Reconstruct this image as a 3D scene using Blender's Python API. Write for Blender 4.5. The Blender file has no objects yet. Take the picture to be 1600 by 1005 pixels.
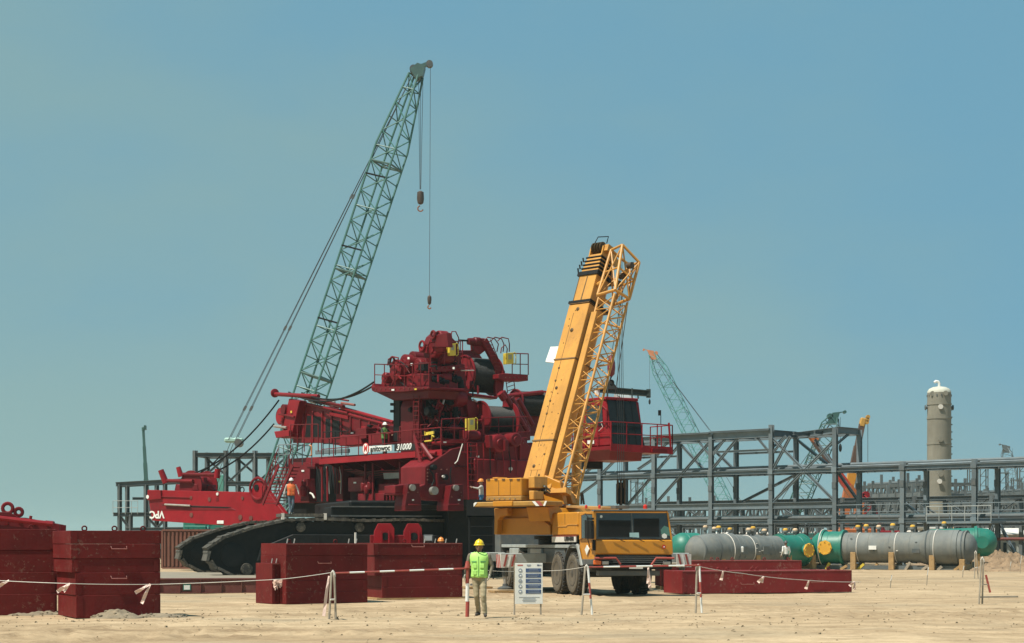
import bpy, bmesh, math, random
from mathutils import Vector as V, Matrix, noise as mn

random.seed(7)
S = bpy.context.scene
C = S.collection
R = math.radians
F, HZ, CAMH = 2800.0, 848.0, 1.73      # focal length (px of a 1600 wide frame), horizon row, eye height

# ------------------------------------------------------------------ camera, sky, sun
cd = bpy.data.cameras.new('camera'); cam = bpy.data.objects.new('camera', cd); C.objects.link(cam)
cam.location = (0, 0, CAMH); cam.rotation_euler = (R(90), 0, 0)
cd.sensor_width = 36; cd.sensor_fit = 'HORIZONTAL'; cd.lens = F / 1600 * 36
cd.shift_y = (HZ - 502.5) / 1600
cd.clip_start = 0.5; cd.clip_end = 20000
S.camera = cam

SUN_EL, SUN_AZ = 61.0, 35.0             # elevation; degrees from the left (-X) towards the camera (-Y)
to_sun = V((-math.cos(R(SUN_EL)) * math.cos(R(SUN_AZ)), -math.cos(R(SUN_EL)) * math.sin(R(SUN_AZ)), math.sin(R(SUN_EL))))
sl = bpy.data.lights.new('sun', 'SUN'); sl.energy = 5.0; sl.angle = R(0.6); sl.color = (1.0, 0.93, 0.82)
so = bpy.data.objects.new('sun', sl); C.objects.link(so)
so.rotation_euler = (-to_sun).to_track_quat('-Z', 'Y').to_euler(); so.location = (-60, -20, 120)

wd = bpy.data.worlds.new('World'); S.world = wd; wd.use_nodes = True
nt = wd.node_tree; nt.nodes.clear()
out = nt.nodes.new('ShaderNodeOutputWorld'); bg = nt.nodes.new('ShaderNodeBackground')
sky = nt.nodes.new('ShaderNodeTexSky'); sky.sky_type = 'NISHITA'; sky.sun_disc = False
sky.sun_elevation = R(SUN_EL); sky.sun_rotation = R(270 - SUN_AZ)
sky.air_density = 1.0; sky.dust_density = 0.5; sky.ozone_density = 2.5; sky.altitude = 0
tc = nt.nodes.new('ShaderNodeTexCoord'); mp = nt.nodes.new('ShaderNodeMapping')
mp.inputs['Scale'].default_value = (1.0, 1.0, 2.2)
n1 = nt.nodes.new('ShaderNodeTexNoise'); n1.inputs['Scale'].default_value = 2.3; n1.inputs['Detail'].default_value = 5; n1.inputs['Roughness'].default_value = 0.5
# a veil of dust and thin high cloud covers the whole sky, greyer on the sun's side and bluer away from it
sep = nt.nodes.new('ShaderNodeVectorMath'); sep.operation = 'DOT_PRODUCT'; sep.inputs[1].default_value = (-to_sun.x * 2, -to_sun.y * .5, .35)
adm = nt.nodes.new('ShaderNodeMath'); adm.operation = 'MULTIPLY_ADD'; adm.inputs[1].default_value = 1.7; adm.inputs[2].default_value = .0
ofs = nt.nodes.new('ShaderNodeMath'); ofs.operation = 'SUBTRACT'; ofs.inputs[1].default_value = .40
rmp = nt.nodes.new('ShaderNodeValToRGB'); rmp.color_ramp.elements[0].position = 0.30; rmp.color_ramp.elements[1].position = 1.0; rmp.color_ramp.interpolation = 'EASE'
rmp.color_ramp.elements[0].color = (1.92, 3.20, 3.30, 1); rmp.color_ramp.elements[1].color = (1.26, 2.88, 3.90, 1)
tint = nt.nodes.new('ShaderNodeMix'); tint.data_type = 'RGBA'; tint.blend_type = 'MULTIPLY'; tint.inputs[0].default_value = 1.0
tint.inputs[7].default_value = (1.0, 1.0, 0.92, 1)
mix = nt.nodes.new('ShaderNodeMix'); mix.data_type = 'RGBA'; mix.inputs[0].default_value = 0.93
nt.links.new(tc.outputs['Generated'], mp.inputs['Vector']); nt.links.new(mp.outputs[0], n1.inputs['Vector'])
nt.links.new(tc.outputs['Generated'], sep.inputs[0]); nt.links.new(n1.outputs['Fac'], adm.inputs[0]); nt.links.new(sep.outputs['Value'], ofs.inputs[0]); nt.links.new(ofs.outputs[0], adm.inputs[2]); nt.links.new(adm.outputs[0], rmp.inputs[0]); nt.links.new(rmp.outputs[0], mix.inputs[7])
nt.links.new(sky.outputs[0], tint.inputs[6]); nt.links.new(tint.outputs[2], mix.inputs[6])
nt.links.new(mix.outputs[2], bg.inputs['Color']); nt.links.new(bg.outputs[0], out.inputs['Surface'])
bg.inputs['Strength'].default_value = 0.10
S.view_settings.view_transform = 'Standard'; S.view_settings.look = 'None'
S.view_settings.exposure = 0.35; S.view_settings.gamma = 1.0
S.render.engine = 'CYCLES'
S.cycles.max_bounces = 5; S.cycles.diffuse_bounces = 3; S.cycles.glossy_bounces = 3; S.cycles.transmission_bounces = 4; S.cycles.volume_bounces = 1
S.cycles.use_denoising = True

# ------------------------------------------------------------------ geometry helpers
def W(px, py, D): return V(((px - 800) / F * D, D, CAMH + (HZ - py) / F * D))
def G(px, py):
    D = CAMH * F / (py - HZ); return V(((px - 800) / F * D, D, 0))
def gx(px, D): return (px - 800) / F * D
def zc(x0, y0, k): return lambda x, y: (x0 + x / k, y0 + y / k)
Z1 = zc(540, 490, 4.1875); Z2 = zc(400, 580, 4.1875); Z3 = zc(220, 700, 4.1875); Z4 = zc(0, 760, 4.103)
Z5 = zc(400, 780, 4.568); Z6 = zc(700, 720, 3.866); Z7 = zc(780, 350, 2.717); Z8 = zc(860, 560, 5.025)
ZA = zc(610, 680, 5.583); ZB = zc(740, 730, 7.73); ZC = zc(400, 650, 5.9125); ZD = zc(890, 780, 6.28)
ZE = zc(720, 830, 6.667); L7 = zc(170, 660, 5.024); R1 = zc(1040, 620, 4.1875); R2 = zc(1300, 590, 4.1875)
R3 = zc(1040, 800, 5.0); R4 = zc(1260, 780, 4.706); ID = lambda x, y: (x, y)

class Fr:
    """A level local frame: o on the ground, ux / uy horizontal axes."""
    def __init__(s, o, ux):
        s.o = V((o[0], o[1], 0)); s.ux = V((ux[0], ux[1], 0)).normalized(); s.uy = V((-s.ux.y, s.ux.x, 0)); s.uz = V((0, 0, 1))
    def w(s, x, y, z): return s.o + s.ux * x + s.uy * y + V((0, 0, z))
    def _hit(s, px, py, n, c):
        d = V(((px - 800) / F, 1, (HZ - py) / F)); o = V((0, 0, CAMH))
        t = ((s.o - o).dot(n) + c) / d.dot(n); return o + d * t
    def X(s, px, py, c): return s._hit(px, py, s.ux, c)
    def Y(s, px, py, c): return s._hit(px, py, s.uy, c)
    def loc(s, p): q = p - s.o; return (q.dot(s.ux), q.dot(s.uy), p.z)

class MB:
    def __init__(s): s.v = []; s.f = []; s.m = []; s.cur = 0
    def add(s, vs, fs):
        b = len(s.v); s.v += [tuple(p) for p in vs]
        for f in fs: s.f.append([b + i for i in f]); s.m.append(s.cur)
        return s
    def box(s, c, d, ax=None):
        c = V(c); a, b, e = ax if ax else (V((1, 0, 0)), V((0, 1, 0)), V((0, 0, 1)))
        a = V(a) * d[0] / 2; b = V(b) * d[1] / 2; e = V(e) * d[2] / 2
        vs = [c + a * i + b * j + e * k for i in (-1, 1) for j in (-1, 1) for k in (-1, 1)]
        return s.add(vs, [(0, 1, 3, 2), (4, 6, 7, 5), (0, 4, 5, 1), (2, 3, 7, 6), (0, 2, 6, 4), (1, 5, 7, 3)])
    def bar(s, p, q, w, h=None, up=(0, 0, 1)):
        p, q = V(p), V(q); h = h or w; a = (q - p); L = a.length
        if L < 1e-6: return s
        a /= L; up = V(up)
        if abs(a.dot(up)) > .98: up = V((1, 0, 0)) if abs(a.x) < .9 else V((0, 1, 0))
        b = a.cross(up).normalized(); e = b.cross(a)
        return s.box((p + q) / 2, (L, w, h), (a, b, e))
    def ibar(s, p, q, w, h, t=.03, up=(0, 0, 1)):
        p, q = V(p), V(q); a = (q - p).normalized(); up = V(up)
        if abs(a.dot(up)) > .98: up = V((.6, .8, 0))
        b = a.cross(up).normalized(); e = b.cross(a)
        s.bar(p + e * (h - t) / 2, q + e * (h - t) / 2, w, t, e); s.bar(p - e * (h - t) / 2, q - e * (h - t) / 2, w, t, e)
        return s.bar(p, q, t * .8, h - 2 * t - .004, e)
    def tube(s, p, q, r, n=8, r2=None, cap=True):
        p, q = V(p), V(q); a = q - p
        if a.length < 1e-6: return s
        a.normalize(); u = a.orthogonal().normalized(); w = a.cross(u); r2 = r if r2 is None else r2
        vs = [p + (u * math.cos(2 * math.pi * i / n) + w * math.sin(2 * math.pi * i / n)) * r for i in range(n)]
        vs += [q + (u * math.cos(2 * math.pi * i / n) + w * math.sin(2 * math.pi * i / n)) * r2 for i in range(n)]
        fs = [(i, (i + 1) % n, n + (i + 1) % n, n + i) for i in range(n)]
        if cap: fs += [tuple(range(n - 1, -1, -1)), tuple(range(n, 2 * n))]
        return s.add(vs, fs)
    def path(s, pts, r, n=6):
        pts = [V(p) for p in pts]
        rings = []
        u = None
        for i, p in enumerate(pts):
            a = (pts[min(i + 1, len(pts) - 1)] - pts[max(i - 1, 0)]).normalized()
            u = a.orthogonal().normalized() if u is None else (u - a * u.dot(a)).normalized()
            w = a.cross(u)
            rings.append([p + (u * math.cos(2 * math.pi * k / n) + w * math.sin(2 * math.pi * k / n)) * r for k in range(n)])
        return s.loft(rings)
    def loft(s, rings, cap=True):
        n = len(rings[0]); vs = [p for r in rings for p in r]; fs = []
        for j in range(len(rings) - 1):
            for i in range(n): fs.append((j * n + i, j * n + (i + 1) % n, (j + 1) * n + (i + 1) % n, (j + 1) * n + i))
        if cap: fs += [tuple(range(n - 1, -1, -1)), tuple(range((len(rings) - 1) * n, len(rings) * n))]
        return s.add(vs, fs)
    def lathe(s, p, ax, prof, n=24):
        p = V(p); a = V(ax).normalized(); u = a.orthogonal().normalized(); w = a.cross(u)
        return s.loft([[p + a * h + (u * math.cos(2 * math.pi * i / n) + w * math.sin(2 * math.pi * i / n)) * max(r, .0005) for i in range(n)] for h, r in prof])
    def prism(s, pts, vec):
        pts = [V(p) for p in pts]; vec = V(vec); n = len(pts)
        vs = pts + [p + vec for p in pts]
        return s.add(vs, [tuple(range(n)), tuple(range(2 * n - 1, n - 1, -1))] + [(i, n + i, n + (i + 1) % n, (i + 1) % n) for i in range(n)])
    def ring(s, p, ax, R0, r, n=16, m=6):
        p = V(p); a = V(ax).normalized(); u = a.orthogonal().normalized(); w = a.cross(u); vs = []; fs = []
        for i in range(n):
            t = 2 * math.pi * i / n; d = u * math.cos(t) + w * math.sin(t)
            for k in range(m):
                q = 2 * math.pi * k / m; vs.append(p + d * (R0 + r * math.cos(q)) + a * r * math.sin(q))
        for i in range(n):
            for k in range(m): fs.append((i * m + k, ((i + 1) % n) * m + k, ((i + 1) % n) * m + (k + 1) % m, i * m + (k + 1) % m))
        return s.add(vs, fs)
    def ball(s, c, r, ax=None, n=12, m=8):
        c = V(c); r = r if hasattr(r, '__len__') else (r, r, r); A = ax if ax else (V((1, 0, 0)), V((0, 1, 0)), V((0, 0, 1)))
        rings = []
        for j in range(m + 1):
            t = math.pi * j / m; rr = max(math.sin(t), .004)
            rings.append([c + A[0] * r[0] * rr * math.cos(2 * math.pi * i / n) + A[1] * r[1] * rr * math.sin(2 * math.pi * i / n) - A[2] * r[2] * math.cos(t) for i in range(n)])
        return s.loft(rings)

WL = {}
def wl(o): return WL.get(o.name, V((0, 0, 0)))
def setp(o, label=None, cat=None, group=None, kind=None):
    if label: o['label'] = label
    if cat: o['category'] = cat
    if group: o['group'] = group
    if kind: o['kind'] = kind
    return o
def thing(name, label, cat, loc, group=None):
    o = bpy.data.objects.new(name, None); C.objects.link(o); o.location = loc; o.empty_display_size = .3
    WL[o.name] = V(loc); return setp(o, label, cat, group)
def emit(name, mb, mat, parent=None, base=None, smooth=False, bevel=0, label=None, cat=None, group=None, kind=None, ang=35):
    b = wl(parent) if parent is not None else V(base or (0, 0, 0))
    me = bpy.data.meshes.new(name)
    me.from_pydata([(p[0] - b.x, p[1] - b.y, p[2] - b.z) for p in mb.v], [], mb.f)
    mats = mat if isinstance(mat, (list, tuple)) else [mat]
    for m in mats: me.materials.append(m)
    if len(mats) > 1: me.polygons.foreach_set('material_index', mb.m)
    bm = bmesh.new(); bm.from_mesh(me); bmesh.ops.recalc_face_normals(bm, faces=bm.faces)
    if smooth:
        for f in bm.faces: f.smooth = True
        for e in bm.edges:
            if len(e.link_faces) == 2 and e.calc_face_angle(0) > R(ang): e.smooth = False
    bm.to_mesh(me); bm.free()
    o = bpy.data.objects.new(name, me); C.objects.link(o)
    if parent is not None: o.parent = parent
    else: o.location = b
    WL[o.name] = b
    if bevel:
        md = o.modifiers.new('bevel', 'BEVEL'); md.width = bevel; md.segments = 1; md.limit_method = 'ANGLE'; md.angle_limit = R(50)
    return setp(o, label, cat, group, kind)
def one(name, mat, parent, fn, *a, **k):
    """emit a part made by one MB method call"""
    kw = {x: k.pop(x) for x in ('smooth', 'bevel', 'label', 'kind') if x in k}
    mb = MB(); getattr(mb, fn)(*a, **k); return emit(name, mb, mat, parent, **kw)
def copy_tree(o, parent=None, delta=None):
    c = o.copy(); C.objects.link(c); c.parent = parent; WL[c.name] = wl(o)
    if delta is not None: c.location = o.location + V(delta)
    for ch in list(o.children): copy_tree(ch, c)
    return c

# ------------------------------------------------------------------ materials
MATS = {}
def mat(name, col, rough=.5, var=.18, scale=1.2, dirt=0.0, dcol=(.30, .22, .13), metal=0.0, bump=0.0, bscale=30, spec=.5, streak=False, ov=.0):
    if name in MATS: return MATS[name]
    m = bpy.data.materials.new(name); m.use_nodes = True; t = m.node_tree; b = t.nodes['Principled BSDF']
    b.inputs['Roughness'].default_value = rough; b.inputs['Metallic'].default_value = metal; b.inputs['Specular IOR Level'].default_value = spec
    geo = t.nodes.new('ShaderNodeNewGeometry'); n = t.nodes.new('ShaderNodeTexNoise'); n.inputs['Scale'].default_value = scale; n.inputs['Detail'].default_value = 6; n.inputs['Roughness'].default_value = .62
    t.links.new(geo.outputs['Position'], n.inputs['Vector'])
    mr = t.nodes.new('ShaderNodeMapRange'); mr.inputs[1].default_value = .3; mr.inputs[2].default_value = .7; mr.inputs[3].default_value = 1 - var; mr.inputs[4].default_value = 1 + var
    t.links.new(n.outputs['Fac'], mr.inputs[0])
    mul = t.nodes.new('ShaderNodeVectorMath'); mul.operation = 'SCALE'; mul.inputs[0].default_value = col
    sc_ = mr.outputs[0]
    if ov:
        oi = t.nodes.new('ShaderNodeObjectInfo'); mo_ = t.nodes.new('ShaderNodeMapRange'); mo_.inputs[3].default_value = 1 - ov; mo_.inputs[4].default_value = 1 + ov * .8; t.links.new(oi.outputs['Random'], mo_.inputs[0])
        mm_ = t.nodes.new('ShaderNodeMath'); mm_.operation = 'MULTIPLY'; t.links.new(mr.outputs[0], mm_.inputs[0]); t.links.new(mo_.outputs[0], mm_.inputs[1]); sc_ = mm_.outputs[0]
    t.links.new(sc_, mul.inputs['Scale']); last = mul.outputs[0]
    if dirt:
        n2 = t.nodes.new('ShaderNodeTexNoise'); n2.inputs['Scale'].default_value = scale * (2.2 if streak else 3.1); n2.inputs['Detail'].default_value = 8; n2.inputs['Roughness'].default_value = .7
        mpn = t.nodes.new('ShaderNodeMapping'); mpn.inputs['Scale'].default_value = (1, 1, .16 if streak else 1); mpn.inputs['Location'].default_value = (7, 3, 1)
        t.links.new(geo.outputs['Position'], mpn.inputs[0]); t.links.new(mpn.outputs[0], n2.inputs['Vector'])
        r2 = t.nodes.new('ShaderNodeMapRange'); r2.inputs[1].default_value = .46; r2.inputs[2].default_value = .72; r2.inputs[3].default_value = 0; r2.inputs[4].default_value = dirt
        t.links.new(n2.outputs['Fac'], r2.inputs[0])
        mx = t.nodes.new('ShaderNodeMix'); mx.data_type = 'RGBA'; mx.inputs[7].default_value = (*dcol, 1)
        t.links.new(r2.outputs[0], mx.inputs[0]); t.links.new(last, mx.inputs[6]); last = mx.outputs[2]
        rr = t.nodes.new('ShaderNodeMapRange'); rr.inputs[3].default_value = rough; rr.inputs[4].default_value = min(1, rough + .35)
        t.links.new(r2.outputs[0], rr.inputs[0]); t.links.new(rr.outputs[0], b.inputs['Roughness'])
    t.links.new(last, b.inputs['Base Color'])
    if bump:
        n3 = t.nodes.new('ShaderNodeTexNoise'); n3.inputs['Scale'].default_value = bscale; n3.inputs['Detail'].default_value = 5
        t.links.new(geo.outputs['Position'], n3.inputs['Vector'])
        bp = t.nodes.new('ShaderNodeBump'); bp.inputs['Strength'].default_value = bump; bp.inputs['Distance'].default_value = .03
        t.links.new(n3.outputs['Fac'], bp.inputs['Height']); t.links.new(bp.outputs[0], b.inputs['Normal'])
    MATS[name] = m; return m
RED = mat('crane red paint', (.165, .009, .014), .45, .25, .8, .28, (.06, .010, .010), streak=True, spec=.22, ov=.38)
RED2 = mat('fresh red paint', (.235, .008, .014), .42, .18, .8, .18, (.11, .014, .014), spec=.22, ov=.3)
MAROON = mat('counterweight red paint', (.125, .012, .012), .6, .25, 1.1, .30, (.085, .030, .022), spec=.15, ov=.10, streak=True, bump=.15, bscale=12)
MARBR = mat('slab red paint', (.20, .020, .021), .55, .2, 1.0, .30, (.15, .06, .045), streak=True, spec=.2, ov=.15)
RUST = mat('brown painted steel', (.13, .035, .028), .7, .25, 1.5, .3, (.25, .13, .07))
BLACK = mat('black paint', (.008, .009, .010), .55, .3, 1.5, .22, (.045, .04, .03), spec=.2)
TRACK = mat('track steel', (.055, .052, .046), .7, .35, 2.5, .75, (.23, .20, .15), spec=.3, ov=.45)
ROPE = mat('wire rope', (.018, .019, .019), .65, .4, 6, bump=.4, bscale=14)
CABLE = mat('steel cable', (.05, .055, .06), .6)
YEL = mat('boom yellow paint', (.56, .275, .052), .45, .16, .9, .42, (.26, .115, .028), streak=True)
ORG = mat('cab orange paint', (.54, .225, .016), .38, .12, 1.0, .2, (.26, .14, .05))
DKGREY = mat('carrier grey paint', (.075, .085, .088), .5, .2, 1.5, .4, (.22, .18, .12))
LTGREY = mat('light grey paint', (.34, .37, .36), .5, .15, 1.5, .35, (.25, .20, .13))
TYRE = mat('tyre rubber', (.030, .029, .027), .85, .2, 3, .55, (.21, .165, .10), bump=.3, bscale=25)
TYREFACE = mat('dusty tyre side', (.10, .085, .062), .9, .3, 5, .4, (.18, .14, .09))
GLASS = mat('dark cab glass', (.020, .028, .030), .08, .2, .7, .12, (.16, .15, .11), spec=.8)
GREEN = mat('lattice green paint', (.05, .155, .135), .5, .15, 1.0, .2, (.10, .14, .12))
TEAL = mat('sea green primer', (.012, .16, .115), .45, .15, 1.2, .18, (.15, .18, .13))
STEEL = mat('grey galvanised steel', (.135, .172, .19), .55, .2, .8, .3, (.20, .17, .13), metal=.1, ov=.28)
STEELD = mat('weathered steel', (.085, .105, .112), .6, .25, .8, .3, (.17, .13, .09), ov=.3)
VESSEL = mat('grey vessel primer', (.135, .15, .145), .7, .22, 1.1, .5, (.24, .225, .185), streak=True)
TOWER = mat('column primer', (.215, .205, .165), .75, .16, .5, .5, (.15, .135, .10), streak=True)
WOOD = mat('timber', (.36, .23, .10), .8, .25, 3, .3, (.25, .16, .07), bump=.4)
WHITE = mat('white paint', (.74, .75, .72), .5, .06, 2, .15, (.45, .40, .30))
OFFW = mat('faded white', (.62, .60, .55), .7, .1, 3, .3, (.42, .33, .22))
REDW = mat('barrier red', (.32, .05, .04), .6, .2, 3, .3, (.35, .22, .15))
YSIGN = mat('yellow box', (.62, .48, .05), .5, .1, 2, .15)
BLUES = mat('sign blue', (.045, .085, .19), .5, .1, 4)
PINGREY = mat('pin steel', (.30, .28, .25), .45, .2, 4, metal=.5)
SILVER = mat('bare metal', (.45, .43, .40), .4, .2, 3, .2, metal=.6)
BROWN = mat('container brown', (.16, .06, .04), .7, .2, 1, .3, (.22, .12, .07), streak=True)
GREYBOX = mat('concrete', (.22, .195, .15), .9, .15, .7, .3, (.40, .32, .20), bump=.3)
ORANGE2 = mat('orange paint', (.40, .11, .025), .5, .15, 1, .2)
LIGHTR = mat('lamp red', (.5, .03, .02), .25)
LIGHTO = mat('lamp orange', (.7, .14, .02), .25)

def chips(m, col, scale=22, lo=.63, amt=.55):
    t = m.node_tree; b = t.nodes['Principled BSDF']; src = b.inputs['Base Color'].links[0].from_socket
    geo = t.nodes.new('ShaderNodeNewGeometry'); n = t.nodes.new('ShaderNodeTexNoise'); n.inputs['Scale'].default_value = scale; n.inputs['Detail'].default_value = 7; n.inputs['Roughness'].default_value = .75
    n2 = t.nodes.new('ShaderNodeTexNoise'); n2.inputs['Scale'].default_value = 1.4; n2.inputs['Detail'].default_value = 3
    t.links.new(geo.outputs['Position'], n.inputs['Vector']); t.links.new(geo.outputs['Position'], n2.inputs['Vector'])
    ad = t.nodes.new('ShaderNodeMath'); ad.operation = 'MULTIPLY_ADD'; ad.inputs[1].default_value = .35; t.links.new(n2.outputs['Fac'], ad.inputs[0]); t.links.new(n.outputs['Fac'], ad.inputs[2])
    r = t.nodes.new('ShaderNodeMapRange'); r.inputs[1].default_value = lo + .175; r.inputs[2].default_value = lo + .215; r.inputs[3].default_value = 0; r.inputs[4].default_value = amt
    t.links.new(ad.outputs[0], r.inputs[0]); mx = t.nodes.new('ShaderNodeMix'); mx.data_type = 'RGBA'; mx.inputs[7].default_value = (*col, 1)
    t.links.new(r.outputs[0], mx.inputs[0]); t.links.new(src, mx.inputs[6]); t.links.new(mx.outputs[2], b.inputs['Base Color'])
chips(MAROON, (.19, .11, .085), 9, .60); chips(MARBR, (.26, .15, .12), 9, .60); chips(RED, (.05, .035, .03), 12, .60); chips(RED2, (.09, .05, .045), 12, .62); chips(YEL, (.16, .09, .03), 10, .62); chips(ORG, (.2, .12, .05), 14, .66)
# ------------------------------------------------------------------ ground
def hgt(x, y):
    a = 1.0 if y < 110 else max(.15, 1 - (y - 110) / 80)
    h = .045 * mn.noise((x * .11, y * .10, 0)) + .030 * mn.noise((x * .5, y * .33, 4)) + .016 * mn.noise((x * 1.7, y * 1.3, 9))
    # wheel ruts running across the picture
    for yr, am, ph in ((34.2, .05, 0), (35.9, .045, .4), (46.5, .03, 2), (48.3, .03, 2.4)):
        d = y - yr - .6 * math.sin(x * .07 + ph); h -= am * math.exp(-(d / .28) ** 2); h += am * .5 * math.exp(-((abs(d) - .55) / .22) ** 2)
    # tyre tracks that wander off across the yard, with tread marks
    for x0, s_, w_ in ((-6, .35, .16), (-4.1, .35, .16), (9, -.55, .18), (11.2, -.55, .18), (2.5, 1.6, .15), (4.6, 1.6, .15)):
        d = x - x0 - s_ * (y - 40) - .8 * math.sin(y * .11 + x0); k_ = math.exp(-(d / w_) ** 4)
        h -= k_ * (.045 + .014 * math.sin((y + .3 * x) * 14)); h += .03 * math.exp(-((abs(d) - w_ * 1.8) / .12) ** 2)
    return h * a - .01
ys = []; y = 20.0
while y < 4200: ys.append(y); y *= 1.0125 if y < 60 else (1.022 if y < 160 else 1.12)
NX = 260
mb = MB(); vs = []
for y in ys:
    hw = y * .36 + 4 if y < 200 else y * .7
    for i in range(NX + 1):
        x = -hw + 2 * hw * i / NX; vs.append((x, y, hgt(x, y) if y < 220 else -.01))
fs = [(j * (NX + 1) + i, j * (NX + 1) + i + 1, (j + 1) * (NX + 1) + i + 1, (j + 1) * (NX + 1) + i) for j in range(len(ys) - 1) for i in range(NX)]
mb.add(vs, fs)
# aprons so the sheet goes on beside and behind the camera
gm = bpy.data.materials.new('sand'); gm.use_nodes = True; t = gm.node_tree; b = t.nodes['Principled BSDF']; b.inputs['Roughness'].default_value = .95; b.inputs['Specular IOR Level'].default_value = .1
geo = t.nodes.new('ShaderNodeNewGeometry')
def nz(scale, detail, rough, mapping=(1, 1, 1)):
    mp = t.nodes.new('ShaderNodeMapping'); mp.inputs['Scale'].default_value = mapping; t.links.new(geo.outputs['Position'], mp.inputs[0])
    n = t.nodes.new('ShaderNodeTexNoise'); n.inputs['Scale'].default_value = scale; n.inputs['Detail'].default_value = detail; n.inputs['Roughness'].default_value = rough
    t.links.new(mp.outputs[0], n.inputs['Vector']); return n
na = nz(.09, 6, .6, (.55, 1, 1)); nb = nz(1.1, 8, .7, (.6, 1, 1)); ncn = nz(6, 9, .78)
r1 = t.nodes.new('ShaderNodeValToRGB'); r1.color_ramp.elements[0].position = .36; r1.color_ramp.elements[1].position = .64
r1.color_ramp.elements[0].color = (.395, .292, .182, 1); r1.color_ramp.elements[1].color = (.515, .398, .258, 1)
t.links.new(na.outputs['Fac'], r1.inputs[0])
r2 = t.nodes.new('ShaderNodeValToRGB'); r2.color_ramp.elements[0].position = .33; r2.color_ramp.elements[1].position = .6
r2.color_ramp.elements[0].color = (.56, .53, .50, 1); r2.color_ramp.elements[1].color = (1.05, 1.05, 1.05, 1); t.links.new(nb.outputs['Fac'], r2.inputs[0])
r3 = t.nodes.new('ShaderNodeValToRGB'); r3.color_ramp.elements[0].position = .30; r3.color_ramp.elements[1].position = .55
r3.color_ramp.elements[0].color = (.60, .57, .53, 1); r3.color_ramp.elements[1].color = (1.03, 1.03, 1.03, 1); t.links.new(ncn.outputs['Fac'], r3.inputs[0])
m1 = t.nodes.new('ShaderNodeMix'); m1.data_type = 'RGBA'; m1.blend_type = 'MULTIPLY'; m1.inputs[0].default_value = .8
m2 = t.nodes.new('ShaderNodeMix'); m2.data_type = 'RGBA'; m2.blend_type = 'MULTIPLY'; m2.inputs[0].default_value = .7
t.links.new(r1.outputs[0], m1.inputs[6]); t.links.new(r2.outputs[0], m1.inputs[7]); t.links.new(m1.outputs[2], m2.inputs[6]); t.links.new(r3.outputs[0], m2.inputs[7])
# greyer compacted gravel between the stacks and the barrier
nd = nz(.55, 6, .65, (.16, 1, 1)); r4 = t.nodes.new('ShaderNodeValToRGB'); r4.color_ramp.elements[0].position = .36; r4.color_ramp.elements[1].position = .56
r4.color_ramp.elements[0].color = (.80, .775, .75, 1); r4.color_ramp.elements[1].color = (1.03, 1.03, 1.03, 1); t.links.new(nd.outputs['Fac'], r4.inputs[0])
m3 = t.nodes.new('ShaderNodeMix'); m3.data_type = 'RGBA'; m3.blend_type = 'MULTIPLY'; m3.inputs[0].default_value = .75; t.links.new(m2.outputs[2], m3.inputs[6]); t.links.new(r4.outputs[0], m3.inputs[7])
ne = nz(.23, 4, .55, (.5, 1, 1)); r5 = t.nodes.new('ShaderNodeMapRange'); r5.inputs[1].default_value = .54; r5.inputs[2].default_value = .66; r5.inputs[3].default_value = 0; r5.inputs[4].default_value = .55
t.links.new(ne.outputs['Fac'], r5.inputs[0]); m4 = t.nodes.new('ShaderNodeMix'); m4.data_type = 'RGBA'; m4.inputs[7].default_value = (.27, .225, .155, 1)
t.links.new(r5.outputs[0], m4.inputs[0]); t.links.new(m3.outputs[2], m4.inputs[6]); t.links.new(m4.outputs[2], b.inputs['Base Color'])
bp = t.nodes.new('ShaderNodeBump'); bp.inputs['Strength'].default_value = .7; bp.inputs['Distance'].default_value = .06; t.links.new(nb.outputs['Fac'], bp.inputs['Height'])
bp2 = t.nodes.new('ShaderNodeBump'); bp2.inputs['Strength'].default_value = .5; bp2.inputs['Distance'].default_value = .02; t.links.new(ncn.outputs['Fac'], bp2.inputs['Height'])
t.links.new(bp.outputs[0], bp2.inputs['Normal']); t.links.new(bp2.outputs[0], b.inputs['Normal'])
SAND = gm
big = MB()
for q in ([(-4000, -300), (4000, -300), (4000, 20), (-4000, 20)], ):
    big.add([(x, y, -.02) for x, y in q], [(0, 1, 2, 3)])
big.add([(-4000, 20, -.4), (4000, 20, -.4), (4000, 4200, -.4), (-4000, 4200, -.4)], [(0, 1, 2, 3)])
b0 = len(mb.v); mb.v += big.v; mb.f += [[b0 + i for i in f] for f in big.f]; mb.m += [0] * len(big.f)
emit('ground', mb, SAND, smooth=True, kind='structure', ang=80)

# loose stones lying about
mb = MB()
for i in range(1300):
    y = random.choice((random.uniform(31, 56), random.uniform(36, 46), random.uniform(56, 90))); x = random.uniform(-.30, .30) * y
    r = random.choice((.012, .016, .02, .03)) * random.uniform(.7, 1.5)
    if random.random() < .02: r *= 1.5
    z = hgt(x, y); a = random.uniform(0, 6.28)
    p = [V((x + r * 1.2 * math.cos(a + k * 2.09) * random.uniform(.7, 1.2), y + r * 1.2 * math.sin(a + k * 2.09) * random.uniform(.7, 1.2), z - .005)) for k in range(3)]
    q = [V((x + r * .6 * math.cos(a + .5 + k * 2.09), y + r * .6 * math.sin(a + .5 + k * 2.09), z + r * random.uniform(.5, 1.0))) for k in range(3)]
    mb.add(p + q, [(0, 1, 4, 3), (1, 2, 5, 4), (2, 0, 3, 5), (3, 4, 5)])
emit('loose_gravel', mb, mat('stones', (.25, .195, .125), .9, .35, 8), kind='stuff', label='loose stones scattered over the sandy yard', cat='gravel')

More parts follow.
